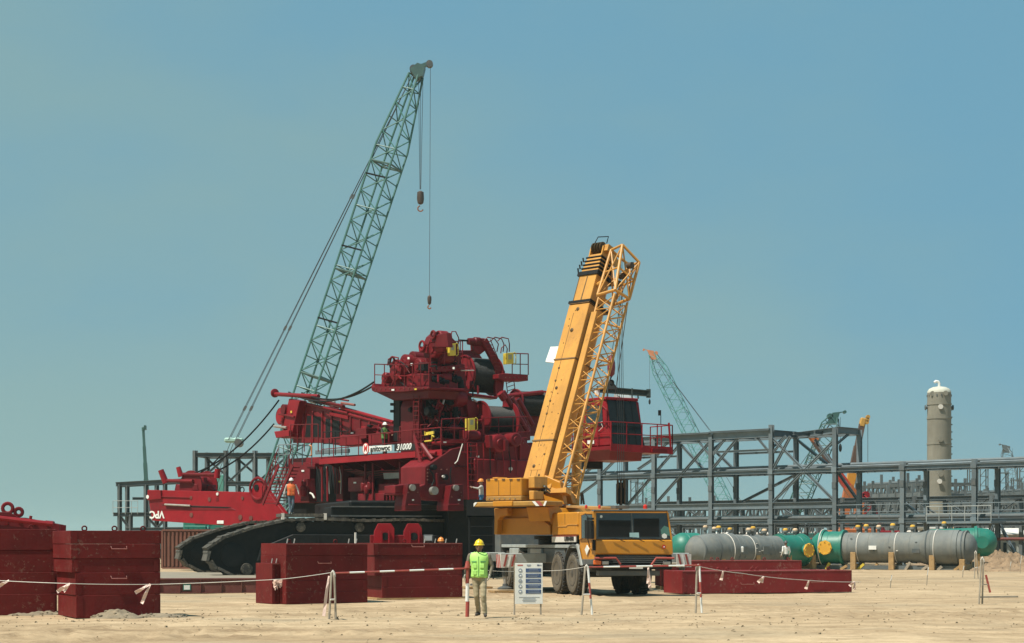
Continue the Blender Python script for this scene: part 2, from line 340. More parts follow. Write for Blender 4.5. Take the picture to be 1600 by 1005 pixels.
def heap(name, label, cx, cy, rx, ry, h, m, seed, n=26, kind='stuff'):
    mb = MB(); rings = []
    for j in range(n + 1):
        f = 1 - j / n
        ring = []
        for i in range(3 * n):
            a = 2 * math.pi * i / (3 * n); x = cx + rx * f * math.cos(a); yy = cy + ry * f * math.sin(a)
            hh = h * (1 - f ** 1.6) * (1 + .9 * mn.noise((x * 1.1 + seed, yy * 1.1, 0)) + .5 * mn.noise((x * 3.7, yy * 3.7, seed))) + .28 * h * mn.noise((x * 9, yy * 9, seed)) * min(1, 4 * (1 - f))
            ring.append((x, yy, max(-.06, hh if f < .999 else -.06)))
        rings.append(ring)
    mb.loft(rings)
    for i in range(int(60 * rx)):
        a = random.uniform(0, 6.28); f = random.uniform(.1, 1.05) ** .5; x = cx + rx * f * math.cos(a); yy = cy + ry * f * math.sin(a); r = random.uniform(.02, .05)
        z = max(0, h * (1 - f ** 1.6) * (1 + .9 * mn.noise((x * 1.1 + seed, yy * 1.1, 0)) + .5 * mn.noise((x * 3.7, yy * 3.7, seed))))
        mb.ball((x, yy, z), (r * random.uniform(.7, 1.3), r, r * .7), n=5, m=3)
    emit(name, mb, m, base=None, smooth=True, kind=kind, label=label, cat='dirt heap', ang=60)
DIRT = mat('grey spoil', (.20, .165, .115), .95, .3, 2.5, .4, (.40, .31, .19), bump=.8, bscale=9)
EARTH = mat('brown spoil', (.24, .165, .10), .95, .35, 1.6, .5, (.15, .105, .065), bump=.8, bscale=5)
p = G(45, 960); heap('dirt_heap', 'low grey gravel ridge at the foot of the leftmost red stack', p.x, p.y, 1.0, .5, .12, DIRT, 1.3)
p = G(183, 965); heap('dirt_heap', 'small gravel pile against the red slab stack with a dark gap', p.x, p.y - .1, .62, .4, .12, DIRT, 5.1)
p = G(245, 964); heap('dirt_heap', 'flat spread of gravel beside the right foot of the left slab stack', p.x, p.y, .7, .35, .08, DIRT, 8.1)
heap('earth_bank', 'bank of brown excavated earth at the far right edge', gx(1600, 110), 110, 3.4, 2.2, .75, EARTH, 2.2)
heap('earth_bank', 'lower brown earth bank behind the right vessel', gx(1545, 127), 127, 6, 3, .9, EARTH, 4.2)
# concrete pad under the crawler
mb = MB(); mb.prism([G(215, 897), G(260, 909), G(470, 912), G(540, 900)][::1], (0, 0, .12)); emit('concrete_pad', mb, GREYBOX, kind='structure')
# ------------------------------------------------------------------ counterweight slabs
WORNLIT = mat('worn and lit slab edge', (.22, .06, .05), .6, .2, 3, .3, (.4, .3, .2))  # worn red; also paints the lit top edges of the slabs
def slab(name, label, fr, x0, x1, y0, y1, z0, z1, m, group, lugs=(), handle=None, studs=(), plate=None, rim=True):
    """one counterweight slab, local x along its front, y away from the viewer; chamfered body, rim painted pale as if sunlit, lugs"""
    o = thing(name, label, 'counterweight', fr.w((x0 + x1) / 2, (y0 + y1) / 2, z0), group)
    g = .0015; A = (fr.ux, fr.uy, fr.uz)
    zz = z1 - z0
    for xe in (x0 + .10, x1 - .10): emit('edge_plate', MB().box(fr.w(xe, y0 - .004, (z0 + z1) / 2), (.10, .012, zz * .86), A), m, o)
    emit('slab_body', MB().box(fr.w((x0 + x1) / 2, (y0 + y1) / 2, (z0 + z1) / 2), (x1 - x0, y1 - y0, z1 - z0 - g * 2), A), m, o, bevel=.007)
    if rim:
        emit('lit_top_rim', MB().bar(fr.w(x0 + .02, y0 - .006, z1 - .022), fr.w(x1 - .02, y0 - .006, z1 - .022), .012, .02), WORNLIT, o)  # pale strip with the sunlit top edge put into its colour
    for lx, ly in lugs:
        mb = MB(); c = fr.w(lx, ly, z1 + .05); mb.ring(c, fr.uy, .055, .018, 12, 6); mb.box(fr.w(lx, ly, z1 + .005), (.10, .06, .03), A); emit('lifting_lug', mb, m, o, smooth=True)
    for hx, hz, hw in (handle or ()):
        mb = MB(); mb.path([fr.w(hx, y0 - .005, hz + .06), fr.w(hx + .005, y0 - .05, hz), fr.w(hx + hw, y0 - .05, hz), fr.w(hx + hw, y0 - .005, hz + .06)], .013, 6); emit('grab_handle', mb, WORNLIT, o, smooth=True)
    for sx in studs:
        mb = MB(); mb.tube(fr.w(sx, y0 + .12, z1 - .01), fr.w(sx + .03, y0 + .12, z1 + .13), .018, 6); emit('guide_pin', mb, SILVER, o)
    return o

def stack(fr, L, Dp, zs, m, who, ends=None, **kw):
    n = len(zs) - 1
    pos = {1: ['single'], 2: ['bottom', 'top'], 3: ['bottom', 'middle', 'top'], 4: ['bottom', 'second from the ground', 'third from the ground', 'top'],
           5: ['bottom', 'second from the ground', 'middle', 'fourth from the ground', 'top']}[n]
    for i in range(n):
        e = (ends or {}).get(i, (0, L)); j = .008 * ((i * 37) % 3 - 1)
        k = dict(kw) if i == n - 1 else {}
        k['rim'] = i == n - 1 and m is MAROON and fr.o.y > 48
        if i != n - 1 and 'handles' in kw: pass
        h = [t[1:] for t in kw.get('handles', ()) if t[0] == i]
        k.pop('handles', None)
        slab('counterweight_block', f'{pos[i]} slab of {who}', fr, e[0], e[1], j, Dp + j, zs[i], zs[i + 1], m, 'red counterweight slabs stacked on the ground', handle=h, **k)

def zat(py, D): return CAMH + (HZ - py) * D / F
# leftmost stack, running out of the frame
D = 43.2; fA = Fr((gx(89, D) - 3.4 * .94, D - 3.4 * .34), (.94, .34))
stack(fA, 3.4, 2.2, [0, .5, 1.02, 1.55, zat(827, D)], MAROON, 'the dark stack at the left picture edge', lugs=[(1.9, .5), (2.9, 1.2)])
# second stack
fB = Fr((gx(112, 41), 41), (.9, .436))
zB = [0, .52, zat(895, 41) , zat(873, 41), zat(850, 41), zat(829, 41)]
stack(fB, 2.06, 2.0, zB, MAROON, 'the tall dark stack crossed by flagged rope', ends={0: (.10, 2.06), 1: (.08, 2.06), 3: (-.02, 2.06), 4: (-.03, 2.08)}, lugs=[(.4, .5), (1.1, .5), (1.8, .6)], handles=[(3, .9, zB[3] + .22, .36), (1, .9, zB[1] + .38, .36)])
D = 50.4; fC = Fr((gx(447, D), D), (.83, .56))
zC = [0, .33, .66, zat(868, D), zat(849, D)]
stack(fC, 2.62, 1.6, zC, MAROON, 'the red stack behind the slim trestle', lugs=[(.5, .8), (2.0, .8)], studs=[.08, .3, 2.05, 2.3], handles=[(2, 1.0, zC[2] + .48, .42)])
# end block of that stack, lower
slab('counterweight_block', 'low red end block with pale torn wrapping beside the trestle stack', fC, -.26, -.02, .35, 1.4, 0, 1.15, MAROON, 'red counterweight slabs stacked on the ground', studs=[-.22, -.08])
mb = MB()
for k in range(40):
    a = fC.w(-.14 + random.uniform(-.14, .16), .32 + random.uniform(-.03, .01), .60 + random.uniform(-.12, .10)); mb.add([a, a + V((random.uniform(.04, .16), random.uniform(-.03, .01), random.uniform(-.08, .08))), a + V((random.uniform(.0, .1), random.uniform(-.05, 0), random.uniform(-.16, -.02)))], [(0, 1, 2)])
emit('torn_wrapping', mb, mat('pale plastic', (.62, .42, .34), .6, .2, 6), base=fC.w(-.3, .42, .5), label='torn pale pink wrapping snagged on the low end block', cat='wrapping')
D = 54.4; fD = Fr((gx(597, D), D), (.92, .39))
zD = [.04, .37, .72, zat(868, D), zat(848.5, D)]
stack(fD, 2.62, 1.6, zD, MAROON, 'the red stack beside the man in green', ends={1: (.0, 2.62), 2: (-.24, 2.62), 3: (-.27, 2.62)}, lugs=[(1.0, .8)], studs=[1.4, 1.75, 2.1, 2.45], handles=[(3, .95, zD[4] - .12, .40)])
emit('timber_mat', MB().box(fD.w(1.25, .75, .02), (2.9, 1.7, .05), (fD.ux, fD.uy, fD.uz)), WOOD, base=fD.w(1.25, .75, 0), label='flat timber bearer under the red stack left of the man', cat='timber')
# low slabs on the right
D = 60.6; fE = Fr((gx(1066, D), D), (.94, .34))
slab('counterweight_block', 'long low red slab in front on the right, with rope and flags over it', fE, 0, 6.55, 0, 1.5, 0, .77, MARBR, 'low red slabs laid out on the right', lugs=[(1.6, .5), (2.0, .6), (2.9, .5), (3.15, .6), (5.9, .5)], studs=[], handle=[(2.2, .30, .5), (4.9, .35, .5)])
D = 73; fF = Fr((gx(1078, D), D), (.97, .22))
slab('counterweight_block', 'low red slab lying behind the long front slab', fF, 0, 4.85, 0, 1.6, 0, zat(876, D), MARBR, 'low red slabs laid out on the right', lugs=[(1.1, .5), (1.4, .6), (2.0, .5), (3.4, .5), (4.5, .6)], handle=[(.8, .55, .5), (3.3, .6, .5)])
fH = Fr((gx(1040, 66), 66), (.97, .2))
slab('counterweight_block', 'short red block behind the right outrigger of the truck crane', fH, 0, 1.25, 0, 1.4, .12, .12 + .78, MARBR, 'low red slabs laid out on the right', handle=[(.35, .5, .3)])
slab('counterweight_block', 'narrow red block half hidden by the truck front wheels', fH, -1.0, -.5, 1.6, 2.6, 0, .9, MARBR, 'low red slabs laid out on the right')
for k, xx in enumerate((.15, .95)):
    emit('timber_block', MB().box(fH.w(xx, .6, .055), (.3, 1.5, .11), (fH.ux, fH.uy, fH.uz)), WOOD, base=fH.w(xx, .6, 0), bevel=.01, group='bearers under the short red block', label=('left', 'right')[k] + ' timber bearer under the short red block by the outrigger', cat='timber')
# long brown beam lying on the ground
p0, p1 = V((gx(200, 60.5), 60.5, 0)), V((gx(425, 61.5), 61.5, 0)); fL = Fr(p0, (p1 - p0)); Lb = (p1 - p0).length
o = thing('box_girder', 'long dark brown steel beam on the ground beside the crawler track', 'beam', fL.w(Lb / 2, .3, 0))
for yy in (0, .6): emit('web_plate', MB().box(fL.w(Lb / 2, yy, .26), (Lb, .03, .44), (fL.ux, fL.uy, fL.uz)), RUST, o)
for zz in (.025, .495): emit('flange', MB().box(fL.w(Lb / 2, .3, zz), (Lb + .02, .72, .035), (fL.ux, fL.uy, fL.uz)), RUST, o)
q = fL.loc(fL.Y(292, 918, -.03)); pl = emit('name_plate', MB().box(fL.w(q[0], -.025, q[2]), (.27, .012, .20), (fL.ux, fL.uy, fL.uz)), TEAL, o)
emit('paper', MB().box(fL.w(q[0], -.034, q[2]), (.20, .006, .15), (fL.ux, fL.uy, fL.uz)), WHITE, pl)
for k in range(7): emit('stiffener', MB().box(fL.w(Lb * (k + .5) / 7, -.045, .26), (.02, .06, .42), (fL.ux, fL.uy, fL.uz)), RUST, o)

# ------------------------------------------------------------------ red brackets and machinery behind the stacks
fM = Fr((gx(583, 63), 63), (1, .1))
o = thing('boom_hinge_bracket', 'bright red twin-lug steel bracket showing above the stacks', 'bracket', fM.w(.9, .5, 0))
for k, (a0, a1) in enumerate(((.0, .75), (1.05, 1.72))):
    for j in (0, 1):
        y0 = .05 + j * .7
        P = [fM.w(a0 - .12, y0, .3), fM.w(a1, y0, .3), fM.w(a1, y0, zat(826, 63)), fM.w(a1 - .12, y0, zat(818, 63)), fM.w(a0 + .18, y0, zat(818, 63)), fM.w(a0 + .05, y0, zat(830, 63))]
        emit('lug_plate', MB().prism(P, fM.uy * .09), RED2, o, bevel=.01)
    mb = MB(); c = fM.w((a0 + a1) / 2 + .05, 0, 1.95); mb.lathe(c, fM.uy, [(-.03, .14), (1.0, .14)], 16); emit('pin', mb, BLACK, o, smooth=True)
emit('cross_plate', MB().box(fM.w(.85, .45, 1.15), (1.9, .6, 1.7), (fM.ux, fM.uy, fM.uz)), RED2, o, bevel=.02)
for xx in (.30, .55, 1.3, 1.6): emit('rib', MB().box(fM.w(xx, -.02, 1.9), (.05, .1, .5), (fM.ux, fM.uy, fM.uz)), RED2, o)

D = 58; fN = Fr((gx(-30, D), D), (1, .12))
o = thing('rigging_frame', 'heap of bright red lugs and frames above the leftmost stack', 'crane part', fN.w(1.2, .8, 0))
def zN(py): return zat(py, D)
emit('frame_side', MB().prism([fN.w(0, 0, 0), fN.w(2.45, 0, 0), fN.w(2.5, 0, zN(820)), fN.w(1.9, 0, zN(813)), fN.w(1.3, 0, zN(812)), fN.w(.9, 0, zN(800)), fN.w(0, 0, zN(800))], fN.uy * .12), RED, o, bevel=.01)
emit('frame_side', MB().prism([fN.w(0, 1.5, 0), fN.w(2.45, 1.5, 0), fN.w(2.5, 1.5, zN(820)), fN.w(1.2, 1.5, zN(808)), fN.w(0, 1.5, zN(806))], fN.uy * .12), RED, o)
for xx, zz, rr in ((.8, zN(794), .16), (1.15, zN(800), .12)): emit('lug_ring', MB().ring(fN.w(xx, .3, zz), fN.uy, rr, .06, 16, 6), RED, o, smooth=True)
for k in range(5): emit('cross_tube', MB().tube(fN.w(.4 + k * .42, -.1, zN(816 + 2 * (k % 2))), fN.w(.4 + k * .42, 1.6, zN(816)), .06), RED2, o, smooth=True)
emit('hydraulic_cylinder', MB().tube(fN.w(.3, -.14, zN(808)), fN.w(2.3, -.14, zN(819)), .08), RED2, o, smooth=True)
emit('pin_post', MB().tube(fN.w(1.55, -.1, zN(818)), fN.w(1.6, -.1, zN(806)), .05), RED, o)

# ------------------------------------------------------------------ barrier trestles, poles, ropes, flags
def striped(p, q, r, parent, n, nm='stripe', first=0):
    p, q = V(p), V(q)
    for k in range(n):
        emit(nm, MB().tube(p.lerp(q, k / n), p.lerp(q, (k + 1) / n), r, 8), (WHITE, REDW)[(k + first) % 2], parent, smooth=True)
TP = {}
def trestle(key, px, py, h, spread, label, mats, tilt=0.0, rung=True, depth=.35):
    b = G(px, py); o = thing('barrier_trestle', label, 'barrier', b, 'rope barrier trestles')
    top = b + V((tilt, depth / 2, h)); TP[key] = top
    for k, s in enumerate((-1, 1)):
        f = b + V((s * spread, depth * (k == 1) * 0 + (0 if s < 0 else depth * .3), 0)); m = mats[k]
        if m == 'stripe': 
            t2 = top + V((s * .03, 0, 0))
            for a, e, mm in ((0, .33, REDW), (.33, .66, REDW), (.66, 1, WHITE)): emit('leg', MB().tube(f.lerp(t2, a), f.lerp(t2, e), .026, 8), (WHITE if a == 0 else mm), o, smooth=True)
        else: emit('leg', MB().tube(f, top + V((s * .03, 0, 0)), .026, 8), m, o, smooth=True)
    if rung:
        for z in (.42,): emit('rung', MB().tube(b + V((-spread * (1 - z) + tilt * z, 0, h * z)), b + V((spread * (1 - z) + tilt * z, depth * .2, h * z)), .02, 6), OFFW, o)
    emit('top_hoop', MB().path([top + V((-.035, 0, -.10)), top + V((-.03, 0, -.02)), top + V((0, 0, .03)), top + V((.03, 0, -.02)), top + V((.035, 0, -.10))], .03, 8), OFFW, o, smooth=True)
    return o
GREYW = mat('weathered timber', (.30, .26, .20), .85, .25, 5)
trestle('a', 519, 968, 1.06, .07, 'slim weathered trestle in front of the left middle stack', (GREYW, GREYW))
trestle('b', 917, 961, 1.16, .13, 'red and white trestle in front of the truck crane cab', (GREYW, 'stripe'))
trestle('c', 1092, 958, 1.15, .08, 'red and white trestle in front of the right outrigger', (GREYW, 'stripe'))
o = trestle('d', 1533, 944, 1.28, .06, 'leaning broken trestle standing alone in the sand on the right', (GREYW, GREYW), tilt=.08, rung=False)
b = G(1533, 944); emit('loose_leg', MB().bar(b + V((.28, .1, .32)), b + V((.16, .1, .82)), .05), REDW, o); emit('rung', MB().bar(b + V((.03, .05, .55)), b + V((.25, .1, .55)), .035), GREYW, o)
trestle('e', 1526, 905, 1.3, .10, 'small distant trestle beside the right end of the vessel', (GREYW, GREYW))
b = G(730, 964); o = thing('barrier_post', 'red and white post the man in the green vest leans on', 'post', b, 'rope barrier trestles')
for z0, z1, m in ((0, .36, REDW), (.36, .78, WHITE), (.78, 1.14, REDW)): emit('stripe', MB().tube(b + V((0, 0, z0)), b + V((.01, 0, z1)), .045, 10), m, o, smooth=True)
emit('post_cap', MB().tube(b + V((.01, 0, 1.14)), b + V((.01, 0, 1.30)), .075, 10, .04), REDW, o, smooth=True)
TP['p'] = b + V((.01, 0, 1.15))
# poles
o = thing('barrier_pole', 'red and white pole from the slim trestle to the post', 'pole', TP['a'], 'striped barrier poles'); striped(TP['a'] + V((.03, 0, -.02)), TP['p'] + V((0, -.02, -.02)), .020, o, 9, first=1)
o = thing('barrier_pole', 'red and white pole across the front of the truck crane', 'pole', TP['b'], 'striped barrier poles'); striped(TP['b'] + V((.0, 0, -.02)), TP['c'] + V((.05, 0, .02)), .021, o, 7, first=1)
def rope(label, pts, sag, n=14, r=.008, m=OFFW):
    P = []
    for a, b in zip(pts[:-1], pts[1:]):
        for k in range(n): s = k / n; P.append(V(a).lerp(V(b), s) - V((0, 0, sag * 4 * s * (1 - s))))
    P.append(V(pts[-1])); emit('barrier_rope', MB().path(P, r, 5), m, base=P[0], smooth=True, label=label, cat='rope'); return P
PINK = mat('faded flag tape', (.66, .50, .44), .7, .15, 6)
rope('pale rope running past the left red stacks', [W(-40, 905, 39), W(112, 912, 38.6), W(250, 913, 40), W(440, 905, 40.2), TP['a']], .01)
rope('thin pale rope between the post and the red and white trestle', [TP['p'], W(803, 893, 43.6), W(850, 892, 43.8), TP['b']], .03, r=.006)
rope('pale rope with flags across the long low red slab', [TP['c'], W(1160, 896, 45.5), W(1250, 906, 47), W(1345, 909.5, 49)], .02)
def flag(p, dirs, label):
    mb = MB()
    for dx, dz in dirs:
        L = 6; w = .035
        L1 = []; L2 = []
        for k in range(L + 1):
            s = k / L; c = V(p) + V((dx * s, -.02 * math.sin(s * 5), dz * s)) ; nrm = V((-dz, 0, dx)).normalized() * w * (.6 + .5 * s); tw = V((0, .03 * math.sin(s * 6 + dx * 9), 0))
            L1.append(c + nrm + tw); L2.append(c - nrm - tw)
        n = len(L1); mb.add(L1 + L2, [(i, i + 1, n + i + 1, n + i) for i in range(n - 1)])
    o = emit('rope_flag', mb, PINK, base=p, label=label, cat='flag', group='flags tied to the barrier rope')
    md = o.modifiers.new('thick', 'SOLIDIFY'); md.thickness = .006
flag(W(14, 907, 38.9), [(-.25, -.14)], 'pale flag tied to the rope at the left picture edge')
flag(W(109, 912, 38.6), [(-.28, -.18), (-.14, -.17)], 'double pale flag over the dark gap in the red stack')
flag(W(235, 913, 39.8), [(-.34, -.19), (-.2, -.43)], 'long pink flag on the tall dark red stack')
flag(W(514, 900, 40.2), [(-.12, -.9)], 'long drooping strip hanging from the slim trestle')
flag(W(1013, 887, 44), [(.0, -.40), (.04, -.5)], 'narrow flag hanging from the pole before the truck bumper')
flag(W(1130, 892, 45), [(-.05, -.24)], 'first flag on the rope right of the striped trestle')
flag(W(1193, 901, 46), [(-.14, -.15), (-.05, -.16)], 'forked flag at the middle of the long low slab')
flag(W(1264, 907, 47.4), [(-.08, -.23)], 'single flag right of the middle of the long low slab')
flag(W(1335, 909, 48.8), [(-.13, -.12), (.0, -.22)], 'flag at the right end of the long low slab')
# marker stakes in the sand on the right
for px, py, h, lb in ((1448, 915, .75, 'white taped stake left of the leaning trestle'), (1391, 919, .5, 'thin short stake in the sand right of the long slab'), (1504, 903, .6, 'pair-like white stake nearer the vessel'), (1594, 896, 1.0, 'tall pale stake at the far right edge'), (1578, 893, .6, 'short dark stake left of the tall pale one')):
    b = G(px, py); o = thing('marker_stake', lb, 'stake', b, 'marker stakes in the sand'); emit('stake', MB().bar(b, b + V((.05, 0, h)), .03), GREYW, o); emit('tape', MB().bar(b + V((.02, 0, h * .55)), b + V((.07, -.02, h * .98)), .05, .02), WHITE, o)
b = G(1555, 934); emit('timber_plank', MB().bar(b + V((-.5, 0, .02)), b + V((.75, .2, .03)), .14, .05), GREYW, base=b, label='weathered plank lying in the sand by the leaning trestle', cat='plank')

# ------------------------------------------------------------------ safety sign board
D = 42.9; fS = Fr((gx(805.5, D), D), (1, .12))
o = thing('safety_sign', 'white safety notice board on two legs with five blue panels', 'sign', fS.w(.31, 0, 0))
z0, z1 = zat(944, D), zat(880, D); w = .665
for xx in (-.02, w - .05): emit('leg', MB().bar(fS.w(xx, .03, 0), fS.w(xx, .03, z1 - .04), .04, .04), GREYW, o)
emit('brace_leg', MB().bar(fS.w(w - .0, .45, 0), fS.w(w - .04, .06, z1 - .3), .035), OFFW, o); emit('brace_leg', MB().bar(fS.w(.02, .45, 0), fS.w(.02, .06, z1 - .3), .035), OFFW, o)
bd = emit('board', MB().box(fS.w(w / 2 - .01, 0, (z0 + z1) / 2), (w, .02, z1 - z0), (fS.ux, fS.uy, fS.uz)), WHITE, o, bevel=.004)
def sp(nm, cx, cz, sw, sh, m, par=bd, dy=-.013): emit(nm, MB().box(fS.w(cx, dy, cz), (sw, .004, sh), (fS.ux, fS.uy, fS.uz)), m, par)
H = z1 - z0
GREYP = mat('print grey', (.28, .32, .38), .6); RLOGO = mat('print red', (.5, .05, .04), .6)
sp('print_mark', .11, z1 - .05, .13, .022, RLOGO); sp('print_mark', .32, z1 - .045, .10, .02, GREYP); sp('print_mark', .32, z1 - .07, .07, .012, GREYP); sp('print_mark', .545, z1 - .05, .05, .03, BLUES); sp('print_mark', .60, z1 - .05, .05, .02, GREYP)
for k in range(5):
    zz = z1 - .175 - k * .127; pn = emit('instruction_panel', MB().box(fS.w(.43, -.013, zz), (.37, .005, .095), (fS.ux, fS.uy, fS.uz)), BLUES, o)
    for j in range(2): emit('print_line', MB().box(fS.w(.43 + random.uniform(-.02, .02), -.0175, zz + .016 - j * .034), (random.uniform(.20, .3), .003, .010), (fS.ux, fS.uy, fS.uz)), GREYP, pn)
    ic = emit('pictogram', MB().lathe(fS.w(.115, -.012, zz), fS.uy, [(-.004, .048), (.003, .048)], 20), GREYP, o, smooth=True)
    emit('pictogram_centre', MB().ball(fS.w(.115 + .008 * (k % 2), -.016, zz - .004), (.024, .004, .02), (fS.ux, fS.uy, fS.uz), 10, 6), (WHITE if k != 2 else LTGREY), ic)
for k in range(4): sp('print_mark', .33, z0 + .165 - k * .034, (.5, .30, .34, .30)[k], .010, GREYP)
# ------------------------------------------------------------------ big red crawler crane
U = Fr((gx(681, 88), 88), (.57, -.82))      # upperworks: x forward (towards viewer right), y away
K = Fr((-14.9, 88), (.953, .30))            # crawlers
CR = thing('crawler_crane', 'huge red crawler crane with black tracks being assembled', 'crane', U.w(-3, 4, 0))
def TR(fr, cv, ax, c, pts, th):
    if ax == 'X': P = [fr.X(*cv(*p), c) for p in pts]; return MB().prism(P, -fr.ux * th)
    P = [fr.Y(*cv(*p), c) for p in pts]; return MB().prism(P, fr.uy * th)
def uplate(nm, cv, ax, c, pts, th, m=RED, par=None, fr=U, bevel=.02): return emit(nm, TR(fr, cv, ax, c, pts, th), m, par or CR, bevel=bevel)
def upt(cv, ax, c, x, y, fr=U): return (fr.X if ax == 'X' else fr.Y)(*cv(x, y), c)
def urod(nm, cv, ax, c, a, b, r, m=RED, par=None, n=8, fr=U, c2=None):
    return emit(nm, MB().tube(upt(cv, ax, c, *a, fr=fr), upt(cv, ax, c if c2 is None else c2, *b, fr=fr), r, n), m, par or CR, smooth=True)
def upath(nm, cv, ax, c, pts, r, m=RED, par=None, fr=U): return emit(nm, MB().path([upt(cv, ax, c, *p, fr=fr) for p in pts], r, 6), m, par or CR, smooth=True)
def ucyl(nm, cv, ax, c, x, y, r, L, m=RED, par=None, n=24, axis=None, hub=True):
    """stepped cylinder whose axis is normal to the plane"""
    p = upt(cv, ax, c, x, y); a = axis or (U.uy if ax == 'Y' else -U.ux)
    pr = [(-.06, r * .30), (-.06, r * .45), (0, r * .5), (0, r * .86), (.04, r), (L - .04, r), (L, r * .9)] if hub else [(0, r), (L, r)]
    return emit(nm, MB().lathe(p, a, pr, n), m, par or CR, smooth=True)
def rail(nm, P, h=1.1, par=None, m=RED, r=.028, step=1.2, name_posts='rail_post'):
    P = [V(p) for p in P]; top = emit(nm, MB().path([p + V((0, 0, h)) for p in P], r, 6), m, par or CR, smooth=True)
    emit('mid_rail', MB().path([p + V((0, 0, h * .5)) for p in P], r * .8, 6), m, top)
    for a, b in zip(P[:-1], P[1:]):
        n = max(1, round((b - a).length / step))
        for k in range(n): q = a.lerp(b, k / n); emit('rail_post', MB().tube(q, q + V((0, 0, h)), r, 6), m, top)
    emit('rail_post', MB().tube(P[-1], P[-1] + V((0, 0, h)), r, 6), m, top)
    return top
def ladder(nm, a, b, wdir, w, n, m=RED, par=None, r=.025):
    a, b, wdir = V(a), V(b), V(wdir).normalized() * w; o = emit(nm, MB().tube(a, b, r, 6).tube(a + wdir, b + wdir, r, 6), m, par or CR)
    for k in range(n): q = a.lerp(b, (k + .5) / n); emit('rung', MB().tube(q, q + wdir, r * .8, 6), m, o)
    return o

# --- crawlers
TL = 20.5
LOOP = [(2.2, .06), (1.2, .12), (.35, .55), (0, 1.05), (.12, 1.55), (.75, 1.98), (2.3, 2.5), (3.9, 2.86), (6, 2.9), (8, 2.84), (10, 2.9), (12, 2.84), (14, 2.9), (16.6, 2.86), (18.4, 2.4), (19.9, 1.9), (20.5, 1.2), (20.2, .55), (19.2, .1)]
def loop_pts(pitch):
    P = LOOP + [LOOP[0]]; seg = []; tot = 0
    for a, b in zip(P[:-1], P[1:]): l = math.hypot(b[0] - a[0], b[1] - a[1]); seg.append((tot, l, a, b)); tot += l
    n = round(tot / pitch); res = []
    for k in range(n):
        s = tot * k / n
        for t0, l, a, b in seg:
            if t0 <= s < t0 + l: f = (s - t0) / l; res.append((a[0] + (b[0] - a[0]) * f, a[1] + (b[1] - a[1]) * f, math.atan2(b[1] - a[1], b[0] - a[0]))); break
    return res, tot / n
def crawler(y0):
    W0 = 1.75
    inner = [(x, min(max(z, .12), 2.80)) for x, z in LOOP]
    fr_ = emit('crawler_track', MB().prism([K.w(10.25 + (x - 10.25) * .992, y0 + .25, 1.46 + (z - 1.46) * .965) for x, z in inner], K.uy * (W0 - .5)), BLACK, CR)
    pts, pt = loop_pts(.52); sm = None
    for x, z, a in pts:
        d = K.ux * math.cos(a) + V((0, 0, math.sin(a))); nn = -K.ux * math.sin(a) * -1 + V((0, 0, -math.cos(a)))
        nn = d.cross(K.uy).normalized()
        if sm is None:
            mb = MB(); I = (V((1, 0, 0)), V((0, 1, 0)), V((0, 0, 1)))
            B0 = wl(fr_)
            mb.box(B0, (pt * .985, W0, .13), I); mb.box(B0 + V((pt * .36, 0, .075)), (pt * .2, W0 * .99, .05), I); mb.box(B0 + V((0, 0, -.12)), (pt * .6, .5, .14), I)
            sm = emit('track_shoe', mb, TRACK, fr_); sh = sm
        else: sh = sm.copy(); C.objects.link(sh)
        p = K.w(x, y0 + W0 / 2, z) - wl(fr_)
        sh.matrix_local = Matrix.Translation(p) @ Matrix((d, K.uy, nn)).transposed().to_4x4()
        if sh is sm: pass
    for k in range(17): emit('track_roller', MB().lathe(K.w(1.9 + k * 1.02, y0 + .02, .42), K.uy, [(0, .12), (.02, .28), (.25, .30), (.27, .2)], 16), TRACK, fr_, smooth=True)
    for x in (4.6, 7.6, 10.6, 13.6, 16.2): emit('carrier_roller', MB().lathe(K.w(x, y0 + .05, 2.5), K.uy, [(0, .1), (.02, .24), (.25, .24)], 16), TRACK, fr_, smooth=True)
    emit('idler_wheel', MB().lathe(K.w(1.25, y0 + .04, 1.12), K.uy, [(.12, .25), (.14, .5), (.16, .62), (.25, .62)], 28), BLACK, fr_, smooth=True)
    emit('side_beam', MB().prism([K.w(x, y0 + .06, z) for x, z in ((2.4, .8), (18.2, .8), (17.4, 2.1), (4.2, 2.15), (2.6, 1.5))], K.uy * .2), BLACK, fr_, bevel=.04)
    for x in (5.5, 8.5, 11.5, 14.5): emit('side_rib', MB().box(K.w(x, y0 + .03, 1.45), (.09, .1, 1.2), (K.ux, K.uy, K.uz)), BLACK, fr_)
    return fr_
crawler(0); crawler(11.2)
# platforms on top of the near crawler
A3 = (K.ux, K.uy, K.uz)
emit('track_platform', MB().box(K.w(4.75, .75, 3.10), (2.3, 1.5, .16), A3), TRACK, CR)
for xx in (3.68, 5.82): emit('platform_post', MB().box(K.w(xx, .05, 3.04), (.14, .14, .32), A3), OFFW, CR)
emit('upper_frame', MB().box(K.w(12.4, 1.4, 3.28), (12.4, 1.9, .50), A3), BLACK, CR, bevel=.04)
emit('upper_frame_lip', MB().box(K.w(12.4, .42, 3.08), (12.4, .12, .08), A3), DKGREY, CR); emit('upper_frame_lip', MB().box(K.w(12.4, .42, 3.55), (12.4, .10, .06), A3), DKGREY, CR)
emit('carbody', MB().box(K.w(11.4, 6.2, 2.4), (8.0, 9.2, 3.0), A3), BLACK, CR, bevel=.1)
emit('carbody', MB().box(K.w(14.9, .9, 2.0), (5.8, 3.0, 2.9), A3), BLACK, CR, bevel=.05)
emit('slew_ring', MB().lathe(U.w(-3.5, 4.2, 3.4), (0, 0, 1), [(0, 3.0), (.25, 3.15), (.3, 2.9), (.7, 2.9), (.72, 3.1), (1.0, 3.1)], 40), BLACK, CR, smooth=True)

